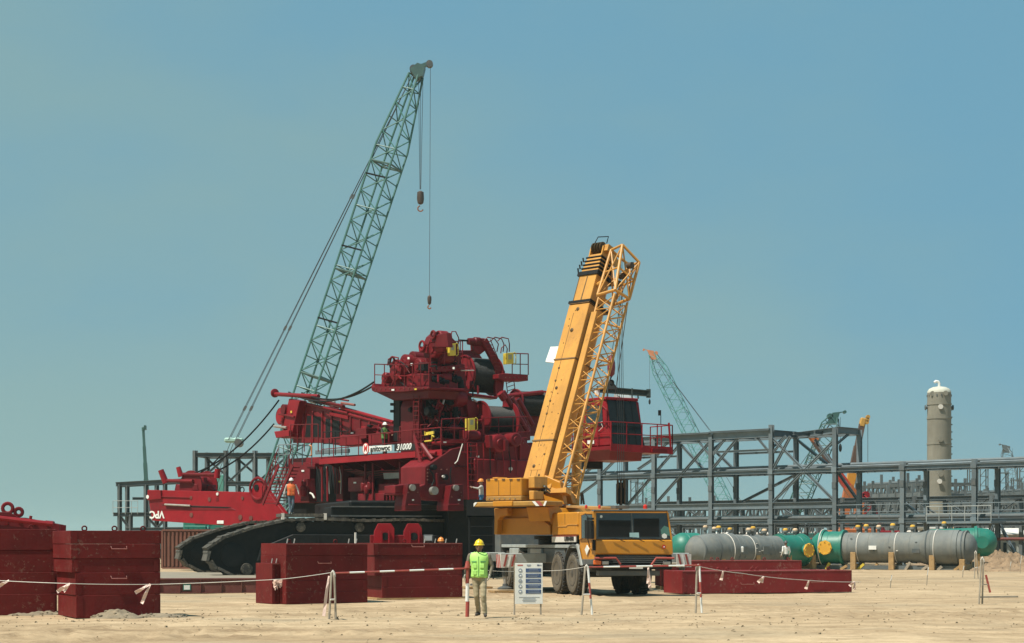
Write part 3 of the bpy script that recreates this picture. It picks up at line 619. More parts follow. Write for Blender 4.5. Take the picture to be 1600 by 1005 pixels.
# --- rotating bed, side with the catwalk
dz = U.Y(681, 706, 0).z
A2 = (U.ux, U.uy, U.uz)
emit('rotating_bed', MB().box(U.w(-6.2, 4.3, 5.15), (13.2, 4.6, 1.5), A2), RED, CR, bevel=.05)
emit('rotating_bed', MB().box(U.w(-4.2, 4.3, 4.0), (8.2, 5.4, 1.1), A2), BLACK, CR, bevel=.05)
dk = emit('catwalk', MB().box(U.w(-5.6, .75, dz), (12.4, 1.5, .10), A2), RED, CR)
emit('catwalk_edge', MB().box(U.w(-5.6, -.02, dz - .06), (12.42, .06, .30), A2), RED2, dk, bevel=.01)
for k in range(9): emit('catwalk_bracket', MB().prism([U.w(-11.4 + k * 1.45, .05, dz - .06), U.w(-11.4 + k * 1.45, 2.0, dz - .06), U.w(-11.4 + k * 1.45, 2.0, dz - 1.0)], U.ux * .06), RED, dk)
rail('hand_rail', [U.w(-11.6, 0, dz + .05), U.w(.45, 0, dz + .05), U.w(.45, 1.4, dz + .05)], 1.12, step=1.35)
# under the catwalk: pumps, columns, pipes
uplate('bed_column', ZC, 'Y', 1.0, [(735, 450), (800, 450), (800, 790), (740, 790)], .5)
uplate('bed_column', ZC, 'Y', 1.0, [(430, 580), (470, 580), (490, 790), (410, 790)], .5)
uplate('pump_box', ZC, 'Y', .8, [(850, 570), (980, 565), (980, 700), (850, 700)], .8)
uplate('pump_box', ZC, 'Y', .7, [(940, 720), (1180, 715), (1180, 785), (940, 785)], .8)
uplate('pump_box', ZC, 'Y', .8, [(1130, 630), (1280, 625), (1280, 715), (1130, 720)], .7)
uplate('pump_box', ZC, 'Y', .9, [(480, 440), (545, 435), (540, 490), (470, 485)], .6)
uplate('bed_side', ZC, 'Y', 2.4, [(300, 395), (1440, 330), (1440, 805), (300, 805)], 1.2, RED)
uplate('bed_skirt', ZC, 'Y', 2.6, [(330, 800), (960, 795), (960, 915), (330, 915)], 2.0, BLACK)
uplate('bed_recess_shade', ZC, 'Y', 2.2, [(500, 450), (735, 440), (735, 800), (500, 800)], .25, BLACK)  # black sheet paints the shade inside the bed opening
uplate('bed_web', ZC, 'Y', 1.8, [(340, 430), (500, 430), (490, 800), (360, 800)], .4)
uplate('bed_web', ZC, 'Y', 1.9, [(800, 480), (1420, 440), (1420, 800), (800, 800)], .4, RED)
uplate('oil_tank', ZC, 'Y', 1.2, [(1170, 505), (1410, 495), (1410, 570), (1180, 585)], .3, LTGREY)
for k, (x, y) in enumerate(((1000, 610), (1030, 640), (1060, 600), (440, 640), (440, 670))):
    emit('pump_motor', MB().lathe(upt(ZC, 'Y', .7, x, y), U.uz, [(-.45, .16), (-.3, .2), (-.1, .2), (0, .12), (.2, .14), (.32, .07)], 14), RED, CR, smooth=True)
for k in range(9): upath('hydraulic_hose', ZC, 'Y', 1.1 + .05 * k, [(800 + 20 * k, 500 + 6 * k), (900 + 20 * k, 490 + 10 * k), (1020 + 15 * k, 520 + 8 * k), (1150 + 10 * k, 505 + 9 * k), (1400, 500 + 8 * k)], .03, (RED, BLACK)[k % 2])
for x in (1205, 1240, 1270): urod('valve_pipe', ZC, 'Y', .9, (x, 620), (x + 3, 780), .07)
upath('white_hose_end', ZC, 'Y', .3, [(500, 712), (520, 722), (540, 760)], .05, OFFW)
# name boards on the rail
def text(nm, s, p, ax, up, size, m, par, sx=1.0, shear=0.0, ext=.004, bold=0.0):
    cu = bpy.data.curves.new(nm, 'FONT'); cu.body = s; cu.size = size; cu.extrude = ext; cu.align_x = 'CENTER'; cu.align_y = 'CENTER'; cu.shear = shear; cu.offset = bold
    o = bpy.data.objects.new(nm, cu); C.objects.link(o); dg = bpy.context.evaluated_depsgraph_get(); me = bpy.data.meshes.new_from_object(o.evaluated_get(dg)); bpy.data.objects.remove(o); bpy.data.curves.remove(cu)
    ax = V(ax).normalized(); up = V(up).normalized(); n = ax.cross(up); p = V(p)
    b = wl(par) if par else p
    for v in me.vertices: v.co = p + ax * v.co.x * sx + up * v.co.y + n * v.co.z - b
    me.materials.clear(); me.materials.append(m)
    o = bpy.data.objects.new(nm, me); C.objects.link(o); o.parent = par; WL[o.name] = b
    return o
def upanel(nm, cv, c, pts, m, th=.03): return uplate(nm, cv, 'Y', c, pts, th, m, bevel=0)
BLK = mat('print black', (.01, .01, .01), .5); REDP = mat('print red logo', (.55, .02, .02), .5); WHB = mat('board white', (.75, .77, .74), .45)
bd = upanel('name_board', Z2, -.06, [(735, 492), (887, 483), (887, 521), (735, 531)], WHB)
c = upt(Z2, 'Y', -.06, 812, 507); text('lettering', 'anitowoc', c - U.uy * .012, U.ux, U.uz, .40, BLK, bd, sx=1.33, shear=.1, bold=.008)
c = upt(Z2, 'Y', -.08, 718, 508); lg = emit('logo_disc', MB().loft([[c + U.uy * h + U.ux * math.cos(6.2832 * i / 28) * r * 1.0 + U.uz * math.sin(6.2832 * i / 28) * r for i in range(28)] for h, r in ((0.02, .31), (-.01, .31))]), REDP, CR)
emit('logo_ring', MB().loft([[c + U.uy * h + U.ux * math.cos(6.2832 * i / 28) * r * 1.0 + U.uz * math.sin(6.2832 * i / 28) * r for i in range(28)] for h, r in ((-.011, .27), (-.018, .27))]), WHB, lg)
text('letter', 'M', c - U.uy * .028, U.ux, U.uz, .46, REDP, lg, sx=1.0, shear=.15, bold=.01)
bd = upanel('number_board', Z2, -.06, [(905, 482), (1040, 474), (1040, 517), (905, 525)], BLK); c = upt(Z2, 'Y', -.06, 967, 497); text('lettering', '31000', c - U.uy * .012, U.ux, U.uz, .42, WHB, bd, sx=1.35, shear=.25, bold=.012)
# small yellow hand valve frame on the rail
for pts in ([(1110, 400), (1160, 392), (1160, 412), (1110, 420)],): uplate('yellow_gate', Z2, 'Y', -.03, pts, .06, YSIGN, bevel=0)
upath('yellow_gate', Z2, 'Y', -.05, [(1105, 460), (1150, 455), (1152, 420), (1165, 430)], .04, YSIGN); upath('yellow_gate', Z2, 'Y', -.05, [(1105, 395), (1105, 420), (1130, 415)], .03, YSIGN)
upath('yellow_hook', ZC, 'Y', -.05, [(497, 270), (513, 280), (512, 360), (500, 365)], .035, mat('hook orange', (.6, .25, .1), .5))
# step platforms and extra rails at the rear end
rail('hand_rail', [upt(ZC, 'Y', .0, 320, 330), upt(ZC, 'Y', 0, 575, 330)], 1.5, step=.8)
rail('hand_rail', [upt(ZC, 'Y', 1.3, 620, 365), upt(ZC, 'Y', 1.3, 850, 360)], 1.3, step=.8, m=BLACK)
uplate('ballast_panel', ZC, 'Y', 2.0, [(545, 318), (855, 302), (855, 340), (545, 355)], .1, STEEL)
# stairs
sa, sb = upt(ZC, 'Y', -.3, 60, 815), upt(ZC, 'Y', -.3, 210, 455); sw = upt(ZC, 'Y', -.3, 185, 820) - sa
st = emit('stair', MB().bar(sa, sb, .06, .22).bar(sa + sw, sb + sw, .06, .22), RED, CR)
for k in range(12): q = sa.lerp(sb, (k + .3) / 12); emit('stair_tread', MB().box(q + sw / 2 + U.uy * .25, (sw.length, .5, .05), (sw.normalized(), U.uy, U.uz)), RED, st)
for off in (V((0, 0, 0)), sw):
    for h in (.5, 1.0): emit('stair_rail', MB().tube(sa + off + V((0, 0, h)), sb + off + V((0, 0, h)), .028, 6), RED, st)
    for k in range(6): q = sa.lerp(sb, k / 5) + off; emit('stair_rail_post', MB().tube(q, q + V((0, 0, 1)), .026, 6), RED, st)
rail('hand_rail', [sb + V((0, 0, .05)), sb + sw + V((0, 0, .05)), sb + sw + U.uy * 1.2], 1.1, m=STEEL, step=.5)

# --- front face of the upperworks
uplate('front_wall', ZA, 'X', .2, [(330, 270), (535, 122), (680, 60), (900, 60), (1160, 30), (1230, 120), (1230, 430), (860, 560), (640, 560), (330, 560)], 2.6)
uplate('hinge_plate', ZA, 'X', .9, [(305, 275), (330, 262), (330, 420), (560, 430), (520, 545), (460, 575), (320, 570), (270, 545), (250, 450), (300, 430)], .35)
uplate('hinge_plate', ZA, 'X', .7, [(330, 262), (538, 120), (640, 100), (560, 250), (560, 430), (330, 420)], .3)
uplate('hinge_lug', ZA, 'X', 1.5, [(155, 425), (255, 420), (272, 615), (272, 660), (128, 660), (128, 615)], 1.0)
uplate('hinge_lug', ZA, 'X', 1.5, [(530, 440), (635, 425), (642, 615), (642, 660), (500, 660), (500, 615)], 1.0)
for nm, x, y, r in (('pin', 198, 458, .16), ('pin', 390, 485, .20), ('pin', 578, 460, .15)): ucyl(nm, ZA, 'X', 1.62, x, y, r, .25, PINGREY, hub=False)
ucyl('pin_bore', ZA, 'X', .93, 488, 366, .14, .2, BLACK, hub=False); ucyl('pin', ZA, 'X', .97, 468, 362, .07, .1, OFFW, hub=False)
ucyl('pin', ZA, 'X', .97, 390, 280, .13, .3, BLACK, hub=False); ucyl('pin', ZA, 'X', .5, 1053, 294, .09, .2, OFFW, hub=False)
for x, y in ((330, 300), (330, 330), (330, 360), (330, 390), (450, 300), (500, 300), (600, 470), (620, 500), (620, 530), (160, 500), (240, 500), (540, 540), (600, 600)): ucyl('bolt', ZA, 'X', 1.0 if y < 450 and x < 520 else 1.55, x, y, .035, .08, RUST, hub=False, n=8)
uplate('hinge_rib', ZA, 'X', 1.02, [(400, 330), (420, 330), (430, 450), (410, 450)], .12); uplate('hinge_rib', ZA, 'X', 1.56, [(160, 600), (262, 600), (262, 612), (160, 612)], .1); uplate('hinge_rib', ZA, 'X', 1.56, [(508, 600), (636, 600), (636, 612), (508, 612)], .1)
upath('hydraulic_hose', ZA, 'X', 1.05, [(340, 300), (370, 340), (380, 400), (360, 440)], .04, BLACK); upath('hydraulic_hose', ZA, 'X', 1.05, [(530, 280), (520, 340), (530, 420)], .035, BLACK)
for k in range(8): upath('hydraulic_hose', ZA, 'X', .5, [(700 + 55 * k, 70), (705 + 55 * k, 150 + 10 * (k % 3)), (690 + 60 * k, 240), (700 + 58 * k, 330 + 20 * (k % 2))], .03, (BLACK, RED, RED2)[k % 3])
uplate('step_ledge', ZA, 'X', 1.2, [(35, 510), (140, 515), (140, 525), (35, 520)], 1.0)
uplate('step_box', ZA, 'X', 1.1, [(40, 440), (140, 430), (140, 512), (40, 508)], 1.0)
for x in (700, 905, 1130): uplate('wall_rib', ZA, 'X', .35, [(x, 80), (x + 12, 80), (x + 12, 420), (x, 420)], .2)
uplate('wall_rib', ZA, 'X', .33, [(360, 275), (1180, 262), (1180, 272), (360, 287)], .2)
ladder('ladder', upt(ZA, 'X', 1.1, 680, 572), upt(ZA, 'X', 1.1, 672, 70), upt(ZA, 'X', 1.1, 768, 570) - upt(ZA, 'X', 1.1, 680, 572), .55, 10, m=RED2)
upath('grab_chain', ZA, 'X', 1.0, [(630, 75), (608, 150), (585, 225), (560, 250)], .03, OFFW)
urod('stay_tube', ZA, 'Y', -.15, (215, 0), (310, 430), .12); urod('stay_tube', ZA, 'Y', -.15, (275, 80), (370, 215), .12); urod('stay_tube', ZA, 'Y', -.1, (300, 150), (400, 160), .10)
# drums behind, motors right of the ladder
for x, y, r in ((960, 70, .45), (1100, 40, .35)): ucyl('winch_motor', ZA, 'X', .8, x, y, r, .8, RED)
uplate('motor_guard', ZA, 'X', 1.1, [(1000, 40), (1030, 40), (1035, 140), (1000, 140)], .2); uplate('motor_guard', ZA, 'X', 1.1, [(860, 0), (890, 0), (900, 110), (870, 110)], .4)

# --- winch tower
rr2 = random.Random(11)
def drum(cv, x, y, c, r, half, rf, m=ROPE):
    p = upt(cv, 'X', c, x, y); d = emit('winch_drum', MB().lathe(p, U.uy, [(-half, r), (half, r)], 40), m, CR, smooth=True)
    for s in (-1, 1): emit('drum_flange', MB().lathe(p + U.uy * s * half, U.uy * s, [(0, rf), (.08, rf), (.09, rf * .93), (.04, rf * .9), (.04, rf * .3), (.12, rf * .28), (.14, rf * .1)], 40), RED, d, smooth=True)
    n = 22
    for k in range(n): emit('rope_turn', MB().ring(p + U.uy * (-half + (k + .5) * 2 * half / n), U.uy, r + .004, half / n * .8, 36, 5), m, d, smooth=True)
    return p
drum(Z1, 870, 405, -3.2, .86, .85, 1.02); drum(Z1, 975, 700, -1.6, .70, .85, .98); drum(Z1, 1205, 590, -4.5, .62, .9, .75)
# tower plates
uplate('tower_post', Z1, 'Y', 1.0, [(312, 555), (352, 555), (352, 835), (312, 835)], .8, BLACK)
uplate('tower_plate', Z1, 'X', -2.0, [(560, 330), (780, 330), (790, 470), (700, 480), (560, 470)], .6)
uplate('tower_plate', Z1, 'X', -2.2, [(540, 200), (560, 150), (600, 115), (660, 115), (700, 160), (740, 200), (760, 330), (550, 330)], .5)
uplate('tower_plate', Z1, 'X', -1.6, [(560, 350), (750, 335), (750, 375), (560, 385)], .5, RED2)
uplate('tower_core', Z1, 'X', -2.9, [(520, 480), (790, 470), (860, 640), (870, 900), (480, 900), (480, 600)], 1.8, RED)
uplate('tower_void_shade', Z1, 'X', -2.6, [(545, 520), (660, 520), (660, 760), (545, 740)], .3, BLACK)  # black sheet paints the shade of the void under the platform
uplate('tower_leg', Z1, 'X', -2.0, [(690, 480), (790, 470), (800, 600), (780, 670), (720, 680)], .5)
uplate('tower_leg', Z1, 'X', -1.7, [(790, 560), (850, 575), (885, 660), (880, 760), (820, 740), (800, 640)], .5)
uplate('rear_beam', Z1, 'X', -4.2, [(560, 240), (860, 240), (900, 300), (560, 300)], .4)
uplate('drum_frame', Z1, 'X', -2.3, [(880, 160), (930, 165), (1045, 380), (1030, 540), (985, 545), (975, 330)], .25)
uplate('drum_frame', Z1, 'X', -2.1, [(780, 515), (1000, 545), (990, 560), (780, 535)], .6, RED2)
uplate('drum_frame', Z1, 'X', -1.2, [(900, 735), (970, 735), (985, 775), (960, 840), (930, 900), (900, 880), (880, 780)], .5)
uplate('drum_frame', Z1, 'X', -.5, [(880, 790), (1210, 770), (1210, 830), (880, 850)], .4)
uplate('base_box', Z1, 'X', -.3, [(790, 760), (900, 760), (900, 880), (790, 870)], .7)
uplate('base_box', Z1, 'X', -.2, [(980, 820), (1190, 810), (1190, 900), (980, 905)], .7)
uplate('base_box', Z1, 'X', -.6, [(560, 860), (1200, 850), (1200, 1000), (560, 1000)], 1.2)
uplate('rear_mass', Z1, 'X', -5.0, [(1060, 530), (1280, 520), (1280, 800), (1060, 800)], .5)
urod('top_tube', Z1, 'X', -2.0, (690, 510), (745, 810), .13, RED2); urod('top_tube', Z1, 'X', -2.0, (630, 400), (700, 620), .11)
urod('brace_tube', Z1, 'X', -1.3, (1030, 510), (1195, 780), .14); urod('brace_tube', Z1, 'X', -1.8, (1085, 550), (1200, 770), .13); urod('brace_tube', Z1, 'X', -2.6, (1130, 560), (1225, 730), .13)
urod('brace_tube', Z1, 'X', -1.3, (1010, 520), (1040, 560), .2); urod('cross_tube', Z1, 'X', -2.6, (740, 175), (810, 178), .05, BLACK)
emit('gear_motor', MB().lathe(upt(Z1, 'X', -2.6, 800, 182), U.uy, [(0, .08), (.02, .17), (.35, .2), (.4, .25), (.7, .25), (.72, .15), (1.0, .15)], 18), RED, CR, smooth=True)
uplate('arm_link', Z1, 'X', -2.5, [(840, 170), (905, 160), (930, 230), (880, 270), (845, 240)], .4)
urod('jib_tube', Z1, 'X', -4.0, (1060, 540), (1290, 515), .12)
# round housings of the upper left winch
for x, y, r, c in ((320, 370, .55, .2), (380, 330, .50, .5), (430, 300, .42, .9), (470, 340, .36, .6), (250, 420, .28, .1), (400, 700, .42, 1.0), (385, 620, .32, 1.2), (450, 690, .35, .9), (520, 420, .3, .9)):
    ucyl('gearbox_housing', Z1, 'Y', c, x, y, r, .9, RED)
for x, y, r, c in ((600, 230, .50, -2.1), (640, 160, .36, -2.3), (655, 290, .35, -1.9), (740, 560, .42, -1.7), (660, 420, .28, -1.9), (575, 420, .3, -2.0), (830, 800, .3, -.2), (620, 600, .34, -2.4), (600, 700, .3, -2.3), (700, 760, .32, -1.8)):
    p_ = upt(Z1, 'X', c, x, y); emit('gearbox_housing', MB().lathe(p_ - U.uy * .35, U.uy, [(-.06, r * .35), (-.05, r * .5), (0, r * .52), (0, r * .86), (.04, r), (.5, r), (.54, r * .8), (.7, r * .8)], 24), RED, CR, smooth=True)
for k in range(34):   # pins, flanges and motors that crowd the tower
    x, y = rr2.uniform(555, 770), rr2.uniform(340, 850); r = rr2.uniform(.06, .17); p_ = upt(Z1, 'X', rr2.uniform(-2.3, -1.8), x, y)
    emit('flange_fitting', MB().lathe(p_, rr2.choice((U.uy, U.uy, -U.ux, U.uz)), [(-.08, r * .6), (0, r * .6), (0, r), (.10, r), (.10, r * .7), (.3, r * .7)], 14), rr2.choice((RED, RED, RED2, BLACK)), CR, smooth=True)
for k in range(22):
    x, y = rr2.uniform(355, 545), rr2.uniform(575, 850); r = rr2.uniform(.06, .2); p_ = upt(Z1, 'Y', rr2.uniform(.9, 1.6), x, y)
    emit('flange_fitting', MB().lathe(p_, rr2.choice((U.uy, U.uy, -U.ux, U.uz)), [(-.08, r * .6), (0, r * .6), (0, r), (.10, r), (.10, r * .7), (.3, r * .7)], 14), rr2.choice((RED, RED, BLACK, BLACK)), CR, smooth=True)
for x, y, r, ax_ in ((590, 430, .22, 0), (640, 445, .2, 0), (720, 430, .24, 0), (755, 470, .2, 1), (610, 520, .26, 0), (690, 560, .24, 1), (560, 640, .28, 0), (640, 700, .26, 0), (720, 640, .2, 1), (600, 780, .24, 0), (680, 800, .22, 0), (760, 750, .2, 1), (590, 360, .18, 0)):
    p_ = upt(Z1, 'X', -1.75, x, y); emit('dark_void_motor', MB().lathe(p_, (U.uy, U.uz)[ax_], [(-.3, r * .4), (-.28, r * .8), (-.1, r * .8), (-.1, r), (.0, r), (.0, r * .7), (.28, r * .7), (.3, r * .3)], 14), BLACK, CR, smooth=True)  # black cylinders added to darken the gaps in the tower
for k in range(26):
    x, y = rr2.uniform(555, 900), rr2.uniform(300, 840); L_ = rr2.uniform(30, 110); a_ = rr2.choice((0, 1.57, 1.2, 1.9, .6)); urod('pipe_run', Z1, 'X', rr2.uniform(-1.9, -1.5), (x, y), (x + L_ * math.cos(a_), y + L_ * math.sin(a_)), rr2.uniform(.025, .055), rr2.choice((RED, RED2, BLACK, SILVER)))
for k in range(12):
    x, y = rr2.uniform(250, 540), rr2.uniform(300, 460); urod('pipe_run', Z1, 'Y', rr2.uniform(-.0, .5), (x, y), (x + rr2.uniform(-30, 60), y + rr2.uniform(10, 60)), rr2.uniform(.025, .05), rr2.choice((RED, RED2, BLACK)))
for k in range(14): x = 575 + 15 * k; upath('hydraulic_hose', Z1, 'X', -1.85, [(x, 470), (x - 6, 500), (x + 4 * (k % 3), 540), (x + 10 - 5 * (k % 4), 590)], .028, BLACK)
uplate('tower_core', Z1, 'Y', 1.9, [(350, 560), (560, 520), (560, 900), (350, 900)], 1.6, RED)
uplate('tower_void_shade', Z1, 'Y', 1.8, [(500, 540), (560, 530), (560, 760), (510, 760)], .2, BLACK)  # another painted void: its shade is the black of the sheet
for k in range(10):
    x = rr2.uniform(370, 540); upath('hydraulic_hose', Z1, 'Y', rr2.uniform(.8, 1.5), [(x, 560), (x + rr2.uniform(-15, 15), 640), (x + rr2.uniform(-25, 25), 720), (x + rr2.uniform(-15, 15), 830)], .03, rr2.choice((RED, BLACK)))
for x, y, r, c in ((572, 140, .19, .9), (500, 212, .24, .8), (305, 310, .2, .2)):
    emit('guide_ring', MB().ring(upt(Z1, 'Y', c, x, y), U.uy, r, .06, 20, 8), RED, CR, smooth=True)
uplate('ring_lug', Z1, 'Y', .85, [(475, 215), (530, 215), (530, 260), (480, 255)], .25); uplate('ring_lug', Z1, 'Y', .95, [(560, 150), (660, 125), (670, 220), (560, 220)], .3)
uplate('winch_base', Z1, 'Y', .6, [(240, 400), (540, 390), (540, 480), (230, 480)], 1.8); uplate('winch_base', Z1, 'Y', .8, [(330, 330), (420, 285), (520, 290), (545, 400), (330, 410)], 1.2)
uplate('switch_box', Z1, 'Y', .3, [(475, 320), (510, 320), (510, 375), (475, 375)], .3, BLACK)
# platforms
p1 = uplate('platform', Z1, 'Y', .0, [(170, 482), (190, 478), (545, 478), (545, 492), (385, 512), (190, 515), (172, 505)], 2.4)
emit('platform_nose', MB().lathe(upt(Z1, 'Y', .0, 182, 483), U.uy, [(0, .20), (2.4, .20)], 18), RED, CR, smooth=True)
uplate('platform_under', Z1, 'Y', .4, [(200, 516), (545, 500), (540, 555), (310, 568)], 1.8, RED)
rail('hand_rail', [upt(Z1, 'Y', 0, 190, 470), upt(Z1, 'Y', 0, 385, 480), upt(Z1, 'Y', 0, 545, 470)], 1.1, step=.9)
rail('hand_rail', [upt(Z1, 'X', -1.6, 556, 340), upt(Z1, 'X', -1.6, 735, 330), upt(Z1, 'X', -2.9, 765, 325)], 1.15, step=.7)
p2 = uplate('platform', Z1, 'X', -1.8, [(1000, 396), (1045, 390), (1195, 400), (1195, 440), (1040, 440), (1000, 425)], .9)
rail('hand_rail', [upt(Z1, 'X', -1.8, 1090, 400), upt(Z1, 'X', -1.8, 1195, 402), upt(Z1, 'X', -2.7, 1195, 402)], 1.1, step=.5)
p3 = uplate('platform', Z1, 'X', .3, [(625, 835), (795, 818), (795, 842), (625, 855)], .9, RED2)
rail('hand_rail', [upt(Z1, 'X', .3, 628, 832), upt(Z1, 'X', .3, 795, 820)], 1.05, step=.7)
rail('hand_rail', [upt(Z1, 'X', -.3, 845, 860), upt(Z1, 'X', -.3, 895, 850)], 1.2, step=.6)
# top guard hoops and ladder frame
for dx in (0, 45, 90): upath('ladder_hoop', Z1, 'X', -1.9 - dx * .006, [(905 + dx, 180), (930 + dx, 155), (975 + dx, 165), (1000 + dx * .8, 200), (990 + dx * .9, 250)], .03)
ladder('ladder', upt(Z1, 'X', -2.0, 985, 380), upt(Z1, 'X', -2.0, 900, 170), upt(Z1, 'X', -2.0, 1040, 380) - upt(Z1, 'X', -2.0, 985, 380), .45, 9)
upath('guard_hoop', Z1, 'X', -2.2, [(690, 150), (695, 118), (720, 118), (740, 160), (738, 200)], .03); upath('guard_hoop', Z1, 'Y', .1, [(275, 340), (280, 300), (310, 282), (345, 290), (340, 330)], .035)
upath('guard_hoop', Z1, 'X', -1.7, [(1015, 260), (1020, 225), (1045, 205), (1058, 230), (1050, 300)], .03)
ladder('ladder', upt(Z1, 'Y', .3, 445, 770), upt(Z1, 'Y', .3, 445, 535), upt(Z1, 'Y', .3, 495, 770) - upt(Z1, 'Y', .3, 445, 770), .5, 8)
ladder('ladder', upt(Z1, 'X', -1.9, 1060, 520), upt(Z1, 'X', -1.9, 1050, 445), upt(Z1, 'X', -1.9, 1120, 500) - upt(Z1, 'X', -1.9, 1060, 520), .5, 3)
ladder('ladder', upt(Z1, 'Y', -.2, 460, 960), upt(Z1, 'Y', -.2, 455, 760), upt(Z1, 'Y', -.2, 530, 960) - upt(Z1, 'Y', -.2, 460, 960), .6, 6)
# yellow boxes
for x0, y0, x1, y1, ax, c in ((680, 195, 722, 277, 'X', -1.4), (1055, 255, 1100, 331, 'X', -1.65), (806, 683, 848, 765, 'X', .35)):
    b_ = uplate('yellow_cabinet', Z1, ax, c, [(x0, y0 + 3), (x1, y0), (x1, y1 - 3), (x0, y1)], .35, YSIGN, bevel=.01); uplate('cabinet_label', Z1, ax, c + .01, [(x0 + 10, y0 + 14), (x1 - 12, y0 + 13), (x1 - 12, y0 + 45), (x0 + 10, y0 + 46)], .008, mat('label grey', (.3, .3, .2), .6), b_, bevel=0)
    upath('cabinet_guard', Z1, ax, c - .05, [(x1 + 2, y0 - 2), (x1 + 14, y0 + 5), (x1 + 14, y1 - 8), (x1 + 2, y1)], .025, YSIGN, b_)
# clutter of hoses and fittings inside the tower
rr = random.Random(3)
for k in range(46):
    x, y = rr.uniform(560, 770), rr.uniform(500, 840); c = rr.uniform(-2.2, -1.5)
    P = [(x, y)]
    for j in range(3): P.append((P[-1][0] + rr.uniform(-28, 28), P[-1][1] + rr.uniform(10, 40)))
    upath('hydraulic_hose', Z1, 'X', c, P, rr.uniform(.02, .045), rr.choice((RED, RED, BLACK, BLACK, RED2)))
for k in range(40):
    x, y = rr.choice(((rr.uniform(560, 760), rr.uniform(500, 860)), (rr.uniform(560, 760), rr.uniform(180, 480)), (rr.uniform(880, 1200), rr.uniform(760, 880))))
    w, h = rr.uniform(14, 48), rr.uniform(14, 55); c = rr.uniform(-2.3, -1.7)
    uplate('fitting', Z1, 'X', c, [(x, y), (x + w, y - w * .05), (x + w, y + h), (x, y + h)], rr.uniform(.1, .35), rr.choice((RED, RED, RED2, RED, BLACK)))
for x, y in ((700, 350), (405, 285), (425, 325)): uplate('sticker', Z1, 'Y', .15 if x < 600 else -.2, [(x, y), (x + 12, y), (x + 12, y + 14), (x, y + 14)], .02, WHB, bevel=0)
uplate('lamp', Z1, 'Y', .95, [(290, 585), (316, 585), (316, 603), (290, 603)], .2, BLACK); uplate('lamp', Z1, 'Y', .95, [(290, 630), (316, 630), (316, 648), (290, 648)], .2, BLACK)

# small hardware: bolt rows, decals, cable clips
def bolts(cv, ax, c, a, b, n, m=RUST, r=.03):
    for k in range(n):
        f = k / max(1, n - 1); p_ = upt(cv, ax, c, a[0] + (b[0] - a[0]) * f, a[1] + (b[1] - a[1]) * f); nn_ = -U.uy if ax == 'Y' else U.ux; emit('bolt', MB().tube(p_, p_ + nn_ * .04, r, 6), m, CR)
bolts(Z1, 'Y', -.01, (200, 497), (540, 487), 12); bolts(Z1, 'X', -1.59, (570, 360), (745, 352), 7); bolts(Z1, 'X', -1.79, (1045, 420), (1185, 422), 6); bolts(ZA, 'X', .22, (360, 300), (640, 260), 8); bolts(ZA, 'X', .22, (780, 90), (1160, 70), 10); bolts(ZA, 'X', .22, (780, 400), (1100, 380), 9)
for cv, ax, c, x, y, w, h, m in ((Z1, 'Y', -.05, 300, 495, 18, 10, WHB), (Z1, 'Y', -.05, 450, 490, 14, 10, YSIGN), (Z1, 'X', .32, 640, 838, 20, 9, WHB), (ZA, 'X', .25, 750, 180, 26, 16, WHB), (ZA, 'X', .25, 980, 350, 18, 18, YSIGN), (ZA, 'X', 1.55, 590, 560, 20, 12, WHB), (ZA, 'X', 1.55, 190, 560, 16, 12, WHB), (ZC, 'Y', .98, 760, 600, 22, 14, YSIGN), (ZC, 'Y', .78, 900, 610, 24, 14, WHB), (ZC, 'Y', 1.76, 420, 500, 24, 16, WHB), (Z2, 'Y', 1.88, 620, 400, 16, 10, WHB), (Z2, 'Y', 1.45, 225, 260, 10, 14, YSIGN)):
    uplate('decal', cv, ax, c, [(x, y), (x + w, y - 1), (x + w, y + h), (x, y + h)], .012, m, bevel=0)
rail('hand_rail', [upt(Z1, 'Y', .9, 355, 880), upt(Z1, 'Y', .9, 540, 868)], 1.1, step=.7); rail('hand_rail', [upt(Z1, 'X', -.4, 905, 800), upt(Z1, 'X', -.4, 1190, 790)], .9, step=.8)
for k in range(7): upath('hydraulic_hose', Z1, 'X', -1.0, [(800 + 14 * k, 870), (806 + 13 * k, 900), (796 + 16 * k, 940), (805 + 14 * k, 990)], .03, (BLACK, RED, BLACK)[k % 3])
for k in range(8): upath('hydraulic_hose', ZC, 'Y', .75 + .03 * k, [(560 + 30 * k, 470), (575 + 30 * k, 540 + 8 * (k % 3)), (590 + 28 * k, 640), (600 + 26 * k, 720)], .03, (BLACK, RED, BLACK, SILVER)[k % 4])
for x0 in (610, 660, 1010, 1080, 1330): urod('stanchion', ZC, 'Y', .6, (x0, 470 - (x0 - 600) * .06), (x0 + 2, 790), .06, RED)
# --- folded mast at the rear (left)
for yy in (2.0, 4.6):
    uplate('mast_girder', Z2, 'Y', yy, [(255, 235), (330, 215), (560, 250), (900, 355), (900, 480), (560, 488), (420, 470), (240, 470)], .25)
uplate('mast_end_frame', Z2, 'Y', 1.5, [(215, 180), (285, 195), (230, 430), (165, 440), (170, 400)], .5, RED2)
uplate('mast_end_frame', Z2, 'Y', 4.6, [(215, 180), (285, 195), (230, 430), (165, 440), (170, 400)], .5)
uplate('mast_foot', Z2, 'Y', 1.3, [(118, 395), (215, 385), (215, 425), (130, 437)], 3.6, RED2)
for s in (0, 1): emit('mast_sheave', MB().lathe(upt(Z2, 'Y', 1.6 + s * 2.4, 150, 295), U.uy, [(0, .1), (.02, .45), (.06, .5), (.25, .5), (.28, .2)], 28), RED2 if s == 0 else RED, CR, smooth=True)
emit('mast_roller', MB().lathe(upt(Z2, 'Y', 1.4, 175, 250), U.uy, [(0, .3), (3.6, .3)], 18), RED, CR, smooth=True)
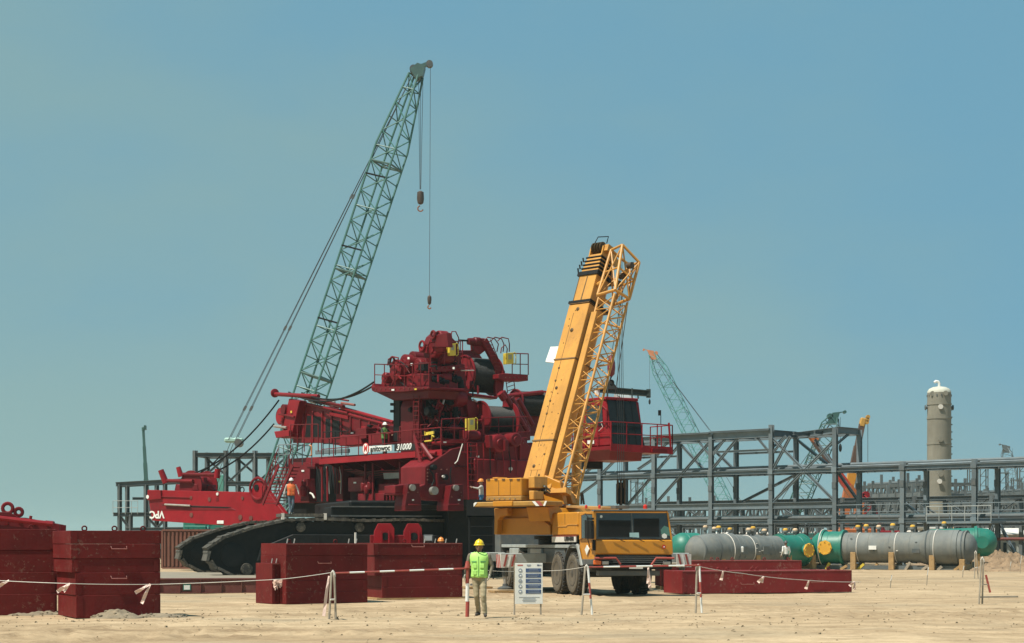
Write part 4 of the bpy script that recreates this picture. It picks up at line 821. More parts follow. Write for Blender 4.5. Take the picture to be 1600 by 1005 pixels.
urod('mast_brace', Z2, 'Y', 1.45, (150, 280), (250, 300), .06); urod('mast_brace', Z2, 'Y', 1.45, (165, 330), (195, 425), .06); urod('mast_brace', Z2, 'Y', 1.45, (120, 360), (200, 370), .08, SILVER)
emit('mast_top_beam', MB().path([upt(Z2, 'Y', 1.4, 112, 150), upt(Z2, 'Y', 1.5, 260, 158), upt(Z2, 'Y', 1.7, 410, 165)], .12, 8), RED, CR, smooth=True)
emit('mast_top_disc', MB().lathe(upt(Z2, 'Y', 1.4, 117, 145), U.ux, [(-.12, .14), (.08, .26), (.16, .26), (.2, .12)], 20), RED2, CR, smooth=True)
for k in range(9):
    c = 1.8 + k * .3; urod('backstay_strap', Z2, 'Y', c, (300 + 6 * k, 165 + 3 * k), (570 - 5 * k, 228 + 4 * (k % 3)), .06, (RED, RED2, SILVER, RED)[k % 4]); 
for k in range(6):
    c = 1.9 + k * .45; urod('backstay_strap', Z2, 'Y', c, (280, 200 + 5 * k), (600 + 8 * k, 275 + 8 * k), .07, (RED, RED2)[k % 2])
urod('mast_chord', Z2, 'Y', 2.0, (560, 240), (900, 335), .10, RED2); urod('mast_chord', Z2, 'Y', 4.6, (560, 240), (900, 335), .10); urod('mast_chord', Z2, 'Y', 2.0, (560, 270), (900, 362), .09)
for k in range(10): x = 580 + 33 * k; urod('mast_lacing', Z2, 'Y', 2.0, (x, 246 + 9.3 * k), (x + 12, 276 + 9.3 * k), .05)
uplate('strap_plate', Z2, 'Y', 1.9, [(480, 270), (600, 290), (600, 318), (480, 290)], .15, RED2); uplate('strap_plate', Z2, 'Y', 1.8, [(520, 210), (565, 222), (565, 240), (520, 228)], .2, RED2)
for k in range(24):
    x = rr.uniform(680, 880); y = rr.uniform(340, 400); uplate('fitting', Z2, 'Y', rr.uniform(1.3, 2.5), [(x, y), (x + rr.uniform(10, 40), y + 4), (x + rr.uniform(10, 40), y + rr.uniform(15, 50)), (x, y + rr.uniform(10, 40))], .2, rr.choice((RED, BLACK, RED2)))
uplate('mast_pivot_box', Z2, 'Y', 1.0, [(550, 420), (680, 415), (690, 480), (545, 490)], 1.2); uplate('mast_pivot_box', Z2, 'Y', .9, [(735, 412), (870, 405), (870, 470), (735, 480)], 1.0); uplate('mast_pivot_box', Z2, 'Y', 1.0, [(650, 380), (720, 370), (720, 440), (650, 450)], .8)
for k in range(9):
    x = 300 + 62 * k; y0 = 262 + max(0, k - 3) * 17; uplate('girder_stiffener', Z2, 'Y', 1.93, [(x, y0), (x + 9, y0), (x + 9, 470), (x, 470)], .07)
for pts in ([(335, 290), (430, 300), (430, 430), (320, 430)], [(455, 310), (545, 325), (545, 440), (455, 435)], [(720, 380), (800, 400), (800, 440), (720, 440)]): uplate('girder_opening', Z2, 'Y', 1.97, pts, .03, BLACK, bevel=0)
for k in range(14):
    x = rr.uniform(290, 560); y = rr.uniform(175, 245); urod('strap_link', Z2, 'Y', rr.uniform(1.4, 3.8), (x, y), (x + rr.uniform(30, 110), y + rr.uniform(6, 26)), rr.uniform(.04, .08), rr.choice((RED, RED2, SILVER, BLACK, WORNLIT)))
# cables
def wcable(nm, a, b, sag, r, m=BLACK, n=16): return emit(nm, MB().path([V(a).lerp(V(b), k / n) - V((0, 0, sag * 4 * (k / n) * (1 - k / n))) for k in range(n + 1)], r, 6), m, CR, smooth=True)
pa = upt(Z2, 'Y', 1.8, 215, 138); pb = upt(Z2, 'Y', .3, 770, 72)
wcable('slack_cable', pa, pb, .75, .05); wcable('slack_cable', upt(Z2, 'Y', 1.8, 300, 142), upt(Z2, 'Y', .3, 775, 92), .55, .05)

# --- arm of the variable position counterweight
VR = W(420, 800, 104); VL = W(232, 800, 110); VP = Fr((VL.x, VL.y), (VR - VL)); 
def vpl(nm, pts, c, th, m=RED2, par=None): return uplate(nm, L7, 'Y', c, pts, th, m, par, fr=VP)
ar = vpl('counterweight_arm', [(305, 530), (1110, 548), (1140, 470), (1165, 455), (1195, 460), (1225, 510), (1290, 600), (1380, 720), (1190, 815), (1060, 820), (340, 772), (315, 625)], 0, .35)
vpl('counterweight_arm', [(305, 530), (1110, 548), (1380, 720), (1190, 815), (340, 772), (315, 625)], 2.6, .35)
vpl('arm_top_plate', [(310, 533), (1110, 549), (1110, 556), (310, 540)], .3, 2.5)
vpl('arm_nose', [(302, 532), (405, 532), (410, 600), (300, 612)], -.12, .14); vpl('arm_upper_rib', [(410, 580), (640, 588), (640, 594), (410, 586)], -.07, .08)
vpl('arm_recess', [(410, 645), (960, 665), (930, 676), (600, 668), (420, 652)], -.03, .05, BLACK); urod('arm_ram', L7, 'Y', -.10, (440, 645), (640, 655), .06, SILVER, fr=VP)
vpl('arm_step', [(320, 625), (960, 672), (1000, 690), (330, 690)], -.02, .03, RED)
for x, y, r in ((648, 727, .14), (1032, 747, .16), (1115, 752, .14), (790, 605, .13), (1050, 595, .1), (645, 592, .1)):
    p = VP.Y(*L7(x, y), -.02); emit('bolt_hole', MB().lathe(p, VP.uy, [(-.02, r), (.05, r)], 14), RUST, CR, smooth=True)
p = VP.Y(*L7(1158, 512), -.03); emit('lug_hole', MB().lathe(p, VP.uy, [(-.02, .18), (.05, .18)], 16), BLACK, CR, smooth=True)
emit('lug_ring', MB().ring(VP.Y(*L7(1170, 520), -.05), VP.uy, .62, .08, 24, 6), RED, CR, smooth=True)
emit('eye_bolt', MB().ring(VP.Y(*L7(1047, 530), .1), VP.uy, .16, .035, 14, 6), BLACK, CR, smooth=True)
vpl('white_plate', [(847, 772), (900, 772), (900, 798), (847, 798)], -.04, .04, WHB); p = VP.Y(*L7(850, 563), -.06); emit('lamp', MB().lathe(p, VP.uy, [(0, .09), (.06, .09)], 12), WHB, CR); vpl('sling_mark', [(842, 590), (858, 590), (862, 618), (838, 618)], -.03, .03, RED)
p = VP.Y(*L7(303, 585), -.14); emit('lamp', MB().lathe(p, VP.uy, [(0, .12), (.06, .12)], 12), WHB, CR)
c = VP.Y(*L7(377, 722), -.03); text('lettering', 'VPC', c, -VP.ux, -VP.uz, .62, WHB, ar, sx=1.15, bold=.02)
# winch and T-arms on top of the arm
vpl('arm_winch_post', [(655, 420), (680, 420), (680, 535), (655, 535)], 1.0, .3, RED); vpl('arm_winch_post', [(715, 430), (745, 430), (745, 535), (715, 535)], 1.2, .3, RED)
emit('arm_winch', MB().lathe(VP.Y(*L7(640, 500), .6), VP.uy, [(0, .2), (.02, .95), (.1, .95), (.12, .6), (1.3, .6), (1.32, .95), (1.4, .95)], 28), RED, CR, smooth=True)
urod('roller_arm', L7, 'Y', .6, (570, 408), (855, 412), .11, RED, fr=VP); urod('roller_arm', L7, 'Y', .5, (450, 458), (660, 462), .11, RED, fr=VP)
emit('roller', MB().lathe(VP.Y(*L7(556, 388), .5), V((-.3, 0, 1)), [(-.3, .18), (.3, .14)], 14), RED2, CR, smooth=True); emit('roller', MB().lathe(VP.Y(*L7(428, 425), .4), V((-.4, 0, 1)), [(-.42, .2), (.42, .18)], 14), RED2, CR, smooth=True); emit('roller', MB().lathe(VP.Y(*L7(852, 400), .5), V((.1, 0, 1)), [(-.3, .18), (.25, .18)], 14), RED2, CR, smooth=True)
for k in range(10):
    x = rr.uniform(470, 800); uplate('fitting', L7, 'Y', rr.uniform(.4, 1.8), [(x, rr.uniform(480, 510)), (x + 30, 490), (x + rr.uniform(20, 60), 535), (x - 10, 535)], .3, rr.choice((RED, RED, BLACK)), fr=VP)
wcable('slack_cable', upt(Z2, 'Y', 1.6, 150, 190), VP.Y(*L7(640, 410), .6), .7, .05); wcable('slack_cable', upt(Z2, 'Y', 1.6, 118, 345), VP.Y(*L7(740, 420), .8), .5, .05)
wcable('slack_cable', VP.Y(*L7(880, 260), .6), VP.Y(*L7(520, 450), .8), .4, .04)
# ------------------------------------------------------------------ yellow truck crane
T = Fr((gx(930, 57), 57), (-.267, .964))     # x rearwards; uy points (-.964,-.267): outwards to the viewer's left
TT = thing('truck_crane', 'yellow telescopic truck crane with boom raised and outriggers down', 'crane', T.w(5, -1.35, 0))
TA = (T.ux, T.uy, T.uz); TWd = 2.6
def tb(nm, x0, x1, y0, y1, z0, z1, m, par=None, bevel=.02):   # y measured inwards from the viewer-left side
    return emit(nm, MB().box(T.w((x0 + x1) / 2, -(y0 + y1) / 2, (z0 + z1) / 2), (abs(x1 - x0), abs(y1 - y0), abs(z1 - z0)), TA), m, par or TT, bevel=bevel)
def tpl(nm, cv, ax, c, pts, th, m, par=None, bevel=.012):
    if ax == 'F': P = [T.X(*cv(*p), c) for p in pts]; v = T.ux * th       # front facing plane
    else: P = [T.Y(*cv(*p), -c) for p in pts]; v = -T.uy * th            # side facing plane
    return emit(nm, MB().prism(P, v), m, par or TT, bevel=bevel)
def tw(x, y, z): return T.w(x, -y, z)
# chassis
tb('chassis', .6, 12.2, .75, 1.85, .75, 1.35, DKGREY)
tb('deck_plate', 1.8, 12.2, .05, 2.55, 1.55, 1.66, LTGREY, bevel=.01)
tb('side_skirt', 3.6, 8.2, .10, .5, 1.02, 1.54, DKGREY); tb('side_skirt', 3.6, 8.2, 2.1, 2.5, 1.02, 1.54, DKGREY)
tb('tool_box', 6.2, 7.6, .03, .5, 1.28, 1.52, LTGREY); tb('tool_box', 9.2, 10.4, .03, .5, 1.28, 1.52, LTGREY)
tb('rear_box', 11.6, 12.4, .0, 2.6, 1.0, 2.1, DKGREY); tb('lamp_box', 11.9, 12.2, -.02, .3, 2.1, 2.35, LTGREY)
# cab
fx = T.loc(T.X(*ZD(255, 130), 0))
cabz0, cabz1 = 1.05, T.X(*ZD(255, 125), 0).z
cb = emit('cab_shell', MB().prism([tw(x, .02, z) for x, z in ((.02, 1.12), (1.72, 1.12), (1.72, cabz1 + .02), (.22, cabz1 + .02), (.04, 1.9))], -T.uy * (TWd - .04)), ORG, TT, bevel=.04)
tpl('front_panel', ZD, 'F', -.05, [(255, 402), (1012, 402), (1018, 535), (1005, 545), (262, 540), (255, 520)], .08, ORG, bevel=.03)
ws = tpl('windscreen', ZD, 'F', -.02, [(262, 135), (955, 135), (995, 392), (262, 392)], .05, GLASS, bevel=.0)
for pts in ([(245, 118), (965, 118), (965, 132), (245, 132)], [(228, 120), (262, 125), (262, 400), (240, 400)], [(955, 130), (970, 130), (1012, 400), (997, 400)]): tpl('window_frame', ZD, 'F', -.055, pts, .09, ORG)
tpl('roof_visor', ZD, 'F', -.12, [(240, 104), (960, 104), (970, 118), (235, 118)], .25, DKGREY)
tpl('seat_back', ZD, 'F', -.026, [(630, 190), (880, 190), (880, 370), (630, 370)], .004, BLACK, ws, 0); tpl('seat_back', ZD, 'F', -.026, [(285, 205), (600, 210), (600, 370), (285, 370)], .004, BLACK, ws, 0)
tpl('window_post', ZD, 'F', -.03, [(600, 140), (612, 140), (632, 385), (618, 385)], .008, DKGREY, ws, 0)
tpl('permit_card', ZD, 'F', -.032, [(588, 330), (680, 328), (682, 378), (590, 372)], .006, mat('card blue', (.35, .55, .58), .5), ws, 0)
tpl('sticker', ZD, 'F', -.032, [(905, 350), (930, 335), (955, 352), (955, 378), (930, 388), (908, 375)], .006, WHITE, ws, 0); tpl('sticker', ZD, 'F', -.032, [(300, 160), (318, 157), (324, 175), (312, 187), (298, 180)], .006, WHITE, ws, 0)
tpl('dash_bottle', ZD, 'F', -.030, [(895, 300), (930, 260), (975, 280), (985, 360), (900, 345)], .006, mat('glass green', (.08, .2, .17), .3), ws, 0)
for x in (545, 735, 930): emit('wiper', MB().path([T.X(*ZD(x, 418), -.11), T.X(*ZD(x - 70, 393), -.10), T.X(*ZD(x - 130, 388), -.08)], .012, 5), BLACK, TT)
bg_ = tpl('badge', ZD, 'F', -.10, [(912, 455), (928, 447), (944, 458), (944, 478), (928, 488), (912, 478)], .03, LIGHTR, None, 0)
tpl('badge_centre', ZD, 'F', -.105, [(922, 462), (934, 462), (934, 474), (922, 474)], .01, WHITE, bg_, 0)
tpl('grille', ZD, 'F', -.02, [(262, 545), (1005, 548), (1005, 640), (255, 640)], .1, BLACK)
for k in range(4): tpl('grille_slat', ZD, 'F', -.04, [(300, 556 + 20 * k), (960, 558 + 20 * k), (960, 564 + 20 * k), (300, 562 + 20 * k)], .03, DKGREY)
tpl('bumper', ZD, 'F', -.12, [(215, 640), (1010, 645), (1010, 690), (215, 690)], .35, BLACK, bevel=.03)
tpl('lower_beam', ZD, 'F', .05, [(290, 700), (885, 700), (885, 752), (290, 752)], .3, DKGREY)
emit('bull_bar', MB().path([T.X(*ZD(x, y), -.2) for x, y in ((245, 580), (455, 578), (500, 640))], .035, 8), REDW, TT, smooth=True); emit('bull_bar', MB().path([T.X(*ZD(x, y), -.2) for x, y in ((1025, 580), (850, 578), (800, 650))], .035, 8), REDW, TT, smooth=True)
tpl('indicator_lamp', ZD, 'F', -.16, [(240, 600), (312, 605), (312, 642), (240, 642)], .1, LIGHTO); tpl('headlight', ZD, 'F', -.16, [(322, 608), (386, 608), (386, 642), (322, 642)], .1, SILVER); tpl('headlight', ZD, 'F', -.16, [(925, 612), (992, 612), (992, 642), (925, 642)], .1, SILVER)
tpl('number_plate', ZD, 'F', -.14, [(588, 658), (720, 660), (720, 685), (588, 683)], .03, OFFW, None, 0)
# cab side
tpl('side_window', ZD, 'S', -.012, [(112, 165), (150, 150), (222, 155), (222, 385), (115, 385)], .03, GLASS, bevel=0)
tpl('door_frame', ZD, 'S', -.03, [(95, 128), (230, 122), (230, 150), (150, 146), (108, 163), (110, 390), (92, 400)], .05, ORG)
tpl('door_seam', ZD, 'S', -.008, [(100, 405), (225, 405), (225, 411), (100, 411)], .02, mat('seam', (.2, .09, .01), .5), None, 0)
tpl('mirror', ZD, 'S', -.25, [(145, 205), (210, 210), (212, 390), (148, 388)], .10, BLACK); tpl('mirror', ZD, 'S', -.25, [(165, 180), (210, 182), (212, 203), (165, 203)], .10, BLACK)
emit('mirror_arm', MB().path([T.Y(*ZD(150, 140), .0), T.Y(*ZD(180, 175), .3), T.Y(*ZD(180, 400), .3), T.Y(*ZD(200, 470), .0)], .015, 6), BLACK, TT)
tpl('warning_diamond', ZD, 'S', -.03, [(168, 450), (190, 490), (166, 550), (148, 495)], .02, WHITE, None, 0)
tpl('cab_step', ZD, 'S', -.01, [(60, 590), (240, 590), (240, 640), (90, 650)], .5, DKGREY)
tpl('grab_pole', ZD, 'S', -.05, [(60, 440), (78, 440), (122, 650), (105, 655)], .04, LTGREY); tpl('snorkel', ZD, 'F', -.05, [(232, 400), (258, 400), (258, 505), (232, 505)], .1, BLACK)
# engine cover behind the cab, lettering plate
ec = tpl('engine_cover', ZB, 'S', .05, [(975, 560), (985, 552), (1255, 540), (1258, 825), (945, 828), (950, 700)], 1.1, ORG, bevel=.04)
tpl('cover_step', ZB, 'S', .03, [(955, 712), (1110, 706), (1130, 690), (1250, 688), (1250, 698), (1135, 700), (1115, 718), (955, 722)], .04, YEL, ec, 0)
pl = tpl('name_plate', ZB, 'S', .02, [(945, 840), (1235, 836), (1232, 905), (945, 908)], .04, OFFW, None, 0); tpl('plate_edge', ZB, 'S', .015, [(945, 832), (1238, 826), (1238, 836), (945, 840)], .04, REDW, None, 0)
c = T.Y(*ZB(1155, 866), -.015); text('lettering', 'LIEBHERR', c + T.uy * .01, -T.ux, T.uz, .20, BLK, pl, sx=1.25, bold=.006)
# wheels
RIMM = mat('dusty rim', (.055, .05, .042), .7, .3, 5, .4, (.14, .11, .075))
def wheel(x, y0, sgn):
    w = emit('wheel', MB().lathe(tw(x, y0, .70), -T.uy * sgn, [(.42, .30), (.42, .60), (.36, .68), (.28, .705), (.10, .705), (.03, .68), (.0, .60), (.0, .40), (.05, .38)], 32), TYRE, TT, smooth=True)
    emit('tyre_side', MB().lathe(tw(x, y0, .70), -T.uy * sgn, [(-.004, .43), (-.022, .47), (-.028, .54), (-.016, .62), (.004, .63), (.006, .43)], 32), TYREFACE, w, smooth=True)
    emit('rim', MB().lathe(tw(x, y0, .70), -T.uy * sgn, [(.002, .425), (-.012, .41), (-.012, .385), (.10, .355), (.17, .30), (.17, .22), (.06, .19), (.03, .15), (.0, .14), (-.02, .06)], 24), RIMM, w, smooth=True)
    for k in range(10): a = k * .628; q = tw(x, y0 + .10 * sgn, .70) + T.ux * math.cos(a) * .25 + T.uz * math.sin(a) * .25; emit('wheel_nut', MB().tube(q, q - T.uy * -.05 * sgn, .020, 6), TYREFACE, w)
    for k in range(28): a = k * .2244; d = T.ux * math.cos(a) + T.uz * math.sin(a); t_ = d.cross(T.uy); emit('tread_lug', MB().box(tw(x, y0 + .2 * sgn, .70) + d * .705, (.34, .07, .04), (T.uy, t_, d)), TYRE, w)
for x in (2.5, 4.25, 9.1, 10.7): wheel(x, .02, 1); wheel(x, 2.58, -1)
for x in (2.5, 4.25, 9.1, 10.7):
    emit('axle', MB().tube(tw(x, .4, .7), tw(x, 2.2, .7), .12), DKGREY, TT)
mb = MB(); P = []
for k in range(11): a = math.pi * (k / 10) ; P.append((2.5 - .95 * math.cos(a), .78 + .86 * math.sin(a)))
prev = None
for (x, z) in P:
    q = (tw(x, .02, z), tw(x, .55, z))
    if prev: mb.add([prev[0], prev[1], q[1], q[0], prev[0] + V((0, 0, .05)), prev[1] + V((0, 0, .05)), q[1] + V((0, 0, .05)), q[0] + V((0, 0, .05))], [(0, 1, 2, 3), (4, 7, 6, 5), (0, 4, 5, 1), (1, 5, 6, 2), (2, 6, 7, 3), (3, 7, 4, 0)])
    prev = q
emit('mudguard', mb, DKGREY, TT)
# outriggers
def outrigger(x, y0, y1, sgn):
    o = tb('outrigger_beam', x - .18, x + .18, y0, y1, 1.02, 1.36, LTGREY)
    ye = y1 if sgn > 0 else y0
    fa = tb('striped_plate', x - .30, x + .30, ye - .02, ye + .02, .86, 1.32, OFFW, o, 0)
    for k in range(3): 
        zz = [(x - .30 + .2 * k, .86), (x - .2 + .2 * k, .86), (x - .05 + .2 * k, 1.32), (x - .15 + .2 * k, 1.32)]
        emit('stripe', MB().prism([tw(min(max(a, x - .3), x + .3), ye + (.024 if sgn > 0 else -.024), b) for a, b in zz], T.uy * (.01 if sgn < 0 else -.01)), REDW, o)
        emit('stripe', MB().prism([T.w(x - .32, -(ye - (.06 + .14 * k) * sgn), .90), T.w(x - .32, -(ye - (.13 + .14 * k) * sgn), .90), T.w(x - .32, -(ye - (.23 + .14 * k) * sgn), 1.32), T.w(x - .32, -(ye - (.16 + .14 * k) * sgn), 1.32)], -T.ux * .01), (REDW, WHITE, REDW)[k], o)
    fb = emit('striped_plate', MB().box(T.w(x - .29, -(ye - .26 * sgn), 1.09), (.03, .56, .46), TA), OFFW, o)
    yc = ye - .22 * sgn
    emit('jack_leg', MB().tube(tw(x, yc, 1.36), tw(x, yc, .55), .11, 14), DKGREY, o, smooth=True); emit('jack_rod', MB().tube(tw(x, yc, .6), tw(x, yc, .16), .06, 12), SILVER, o, smooth=True)
    emit('jack_foot', MB().lathe(tw(x, yc, .10), (0, 0, 1), [(0, .27), (.06, .27), (.12, .10), (.2, .09)], 18), DKGREY, o, smooth=True)
    for k in range(3): emit('timber_mat', MB().box(tw(x, yc, .03 + .0) + T.ux * (k - 1) * .3, (.28, 1.0, .07), TA), WOOD, o)
outrigger(6.0, -1.55, .4, -1); outrigger(6.0, 2.2, 5.45, 1); outrigger(11.7, -1.1, .4, -1)

# superstructure
hd = V((.587, .81, 0)).normalized(); SC = tw(7.5, 1.3, 0)
Q = Fr((SC.x, SC.y), (hd.x, hd.y)); QA = (Q.ux, Q.uy, Q.uz)          # x = boom heading (away), uy = to the viewer's left
def qb(nm, x0, x1, y0, y1, z0, z1, m=ORG, par=None, bevel=.03): return emit(nm, MB().box(Q.w((x0 + x1) / 2, (y0 + y1) / 2, (z0 + z1) / 2), (x1 - x0, y1 - y0, z1 - z0), QA), m, par or TT, bevel=bevel)
def qpl(nm, cv, ax, c, pts, th, m=ORG, par=None, bevel=.02):
    if ax == 'B': P = [Q.X(*cv(*p), c) for p in pts]; v = Q.ux * th
    else: P = [Q.Y(*cv(*p), -c) for p in pts]; v = Q.uy * th
    return emit(nm, MB().prism(P, v), m, par or TT, bevel=bevel)
emit('slew_ring', MB().lathe(SC + V((0, 0, 1.62)), (0, 0, 1), [(0, .95), (.22, .95), (.24, 1.1), (.36, 1.1)], 32), BLACK, TT, smooth=True)
qpl('turntable_house', ZB, 'B', -2.3, [(245, 500), (960, 490), (1000, 560), (1000, 810), (255, 815)], 3.0, ORG)
qpl('house_guard', ZB, 'B', -2.75, [(250, 505), (405, 490), (410, 580), (320, 600), (292, 640), (280, 815), (245, 812)], .3, ORG)
qpl('house_lower', ZB, 'B', -2.42, [(300, 620), (790, 605), (920, 700), (930, 815), (290, 815)], .1, ORG)
# counterweight tail: wide slab with striped ends, box on top
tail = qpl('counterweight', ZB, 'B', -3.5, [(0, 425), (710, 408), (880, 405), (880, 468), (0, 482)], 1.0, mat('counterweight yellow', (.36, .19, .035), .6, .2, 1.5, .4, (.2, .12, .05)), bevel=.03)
for pts in ([(0, 440), (20, 425), (45, 425), (0, 480)], [(705, 412), (740, 412), (792, 468), (752, 468)], [(860, 412), (885, 408), (862, 466), (838, 466)]): qpl('white_stripe', ZB, 'B', -3.515, pts, .01, WHITE, tail, 0)
for pts in ([(745, 410), (800, 410), (838, 466), (796, 466)],): qpl('dark_stripe', ZB, 'B', -3.515, pts, .01, REDW, tail, 0)
qpl('tail_bracket', ZB, 'B', -3.54, [(228, 415), (470, 408), (465, 470), (230, 478)], .06, ORG)
bx = qpl('hoist_cover', ZB, 'B', -3.3, [(145, 150), (160, 142), (575, 128), (580, 345), (145, 355)], 1.2, ORG, bevel=.03)
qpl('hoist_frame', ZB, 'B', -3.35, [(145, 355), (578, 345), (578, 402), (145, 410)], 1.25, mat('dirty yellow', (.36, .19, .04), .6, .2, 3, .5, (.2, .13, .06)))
for k in range(6): qpl('bolt', ZB, 'B', -3.37, [(180 + 62 * k, 375), (192 + 62 * k, 375), (192 + 62 * k, 386), (180 + 62 * k, 386)], .05, PINGREY, None, 0)
qpl('hoist_lid', ZB, 'B', -3.2, [(222, 125), (290, 120), (290, 138), (222, 140)], .6, ORG); qpl('winch_end', ZB, 'B', -3.0, [(660, 110), (735, 108), (735, 250), (660, 255)], .8, YEL); qpl('winch_end', ZB, 'B', -3.1, [(665, 285), (730, 285), (725, 390), (670, 395)], .6, YEL)
qpl('boom_foot_plate', ZB, 'B', -1.6, [(800, 110), (860, 100), (1040, 180), (1070, 330), (1090, 450), (880, 470), (850, 380)], .25, ORG)
qpl('boom_foot_plate', ZB, 'B', -.6, [(1060, 290), (1135, 255), (1165, 320), (1200, 445), (1080, 450)], .25, ORG)
for k in range(12):
    x, y = rr.uniform(700, 880), rr.uniform(160, 330); emit('hydraulic_hose', MB().path([Q.X(*ZB(x, y), -2.2), Q.X(*ZB(x + 40, y + rr.uniform(10, 50)), -2.5), Q.X(*ZB(x + rr.uniform(60, 120), y + rr.uniform(30, 80)), -2.1)], .03, 6), rr.choice((BLACK, DKGREY, LTGREY)), TT, smooth=True)
for k in range(6): x, y = rr.uniform(740, 840), rr.uniform(150, 300); qpl('valve_block', ZB, 'B', -2.2, [(x, y), (x + 40, y), (x + 40, y + 40), (x, y + 40)], .2, BLACK)
tpl('ladder_hoop', ZB, 'S', .9, [(1290, 330), (1300, 310), (1316, 310), (1335, 450), (1318, 450), (1308, 330), (1300, 450), (1288, 450)], .03, BLACK, None, 0)
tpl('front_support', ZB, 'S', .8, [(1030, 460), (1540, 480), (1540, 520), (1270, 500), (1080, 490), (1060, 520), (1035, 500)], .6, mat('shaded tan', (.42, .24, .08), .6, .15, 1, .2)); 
for x in (1360, 1520): emit('beacon', MB().lathe(T.Y(*ZB(x, 500), -.7), (0, 0, 1), [(0, .045), (.09, .045), (.12, .02)], 12), LIGHTR, TT, smooth=True)
emit('beacon', MB().lathe(T.X(*ZD(742, 95), .8), (0, 0, 1), [(0, .07), (.10, .07), (.14, .03)], 12), LIGHTR, TT, smooth=True)
qpl('operator_cab', ZB, 'S', 1.3, [(890, 480), (1030, 465), (1080, 540), (960, 560), (930, 660)], .9, ORG)

# boom
EL = R(69.2); hb_ = V((.70, .714, 0)).normalized(); BA = hb_ * math.cos(EL) + V((0, 0, math.sin(EL))); BW = V((hb_.y, -hb_.x, 0)); BN = -hb_ * math.sin(EL) + V((0, 0, math.cos(EL)))
BP = SC - hd * 1.05 + BW * -.30 + V((0, 0, 3.75))
def bp(s, w, n): return BP + BA * s + BW * w + BN * n
def bsec(nm, s0, s1, hw, d, m=YEL, cham=.12):
    prof = [(-hw, d * .5), (hw, d * .5), (hw, -d * .5 + cham * 2), (hw - cham * 1.6, -d * .5), (-hw + cham * 1.6, -d * .5), (-hw, -d * .5 + cham * 2)]
    return emit(nm, MB().loft([[bp(s, a, b) for a, b in prof] for s in (s0, s1)]), m, TT, bevel=.015)
b0 = bsec('boom_section', -.6, 6.95, .50, 1.05); b1 = bsec('boom_section', 6.95, 8.25, .43, .95)
for k in range(5): bsec('boom_section', 8.25 + k * .16, 8.25 + k * .16 + .17, .41 - .02 * k, .90 - .03 * k, YEL)
for k in range(5): bsec('boom_collar', 8.28 + k * .155, 8.34 + k * .155, .47 - .018 * k, .98 - .03 * k, BLACK)
for s in (1.55, 4.75, 7.0): emit('boom_collar', MB().box(bp(s, 0, .0), (.05, 1.06 if s < 6 else 1.0, 1.10), (BA, BW, BN)), mat('collar brown', (.16, .09, .03), .6), TT); 
emit('boom_collar', MB().box(bp(7.05, 0, 0), (.10, 1.08, 1.12), (BA, BW, BN)), BLACK, TT); emit('boom_collar', MB().box(bp(8.22, 0, 0), (.14, 1.0, 1.05), (BA, BW, BN)), BLACK, TT)
GRIME = mat('grease', (.10, .06, .02), .7, .3, 4)
for w, s0, s1 in ((-.16, -.3, 6.6), (.12, -.3, 1.4)): emit('boom_seam', MB().bar(bp(s0, w, .527), bp(s1, w, .527), .018, .006, BN), GRIME, b0)
emit('boom_seam', MB().bar(bp(7.15, -.02, .477), bp(8.1, 0, .477), .05, .006, BN), GRIME, b1); emit('boom_seam', MB().bar(bp(7.15, -.40, .48), bp(8.1, -.40, .48), .03, .012, BN), GRIME, b1)
for s, w, r in ((5.9, -.02, .075), (6.75, 0, .07), (3.6, -.02, .06), (.55, -.1, .07)): emit('boom_fitting', MB().lathe(bp(s, w, .527), BN, [(0, r), (.02, r), (.03, r * .6), (.05, r * .4)], 14), GRIME, b0, smooth=True)
for s in (.2, 1.0, 2.1, 2.6, 3.1, 3.9, 4.4): emit('boom_fitting', MB().box(bp(s, .26 if s < 1.5 else -.16, .535), (.06, .07, .03), (BA, BW, BN)), GRIME, b0)
emit('boom_hatch', MB().box(bp(.85, 0, .53), (.9, .55, .012), (BA, BW, BN)), YEL, b0, bevel=.004)
emit('white_patch', MB().box(bp(4.0, .508, .2), (.55, .012, .10), (BA, BW, BN)), OFFW, b0)
# head
hdp = emit('boom_head', MB().prism([bp(9.0, -.3, .40), bp(9.35, -.3, .42), bp(9.5, -.3, .1), bp(9.2, -.3, -.55), bp(8.9, -.3, -.55)], BW * .05), YEL, TT)
emit('boom_head', MB().prism([bp(9.0, .30, .40), bp(9.35, .30, .42), bp(9.5, .30, .1), bp(9.2, .30, -.55), bp(8.9, .30, -.55)], BW * .05), YEL, TT)
for k in range(4): emit('sheave', MB().lathe(bp(9.35, -.22 + k * .13, .30), BW, [(0, .05), (.01, .20), (.02, .21), (.035, .16), (.05, .21), (.06, .20), (.07, .05)], 20), GRIME, hdp, smooth=True)
for k in range(4): emit('sheave', MB().lathe(bp(9.25, -.22 + k * .13, -.35), BW, [(0, .05), (.01, .20), (.02, .21), (.035, .16), (.05, .21), (.06, .20), (.07, .05)], 20), GRIME, hdp, smooth=True)
emit('rope_guard', MB().path([bp(9.5, -.1, .45), bp(9.75, -.05, .42), bp(9.78, .35, .3), bp(9.5, .35, .3)], .02, 6), BLACK, hdp)
emit('wind_box', MB().box(bp(9.3, .42, .2), (.25, .2, .3), (BA, BW, BN)), YEL, hdp)
for k in range(4): emit('boom_lug', MB().tube(bp(8.3 + k * .15, -.50 + .02 * k, .5 - .02 * k), bp(8.45 + k * .15, -.53 + .02 * k, .55 - .02 * k), .03, 6), BLACK, TT)
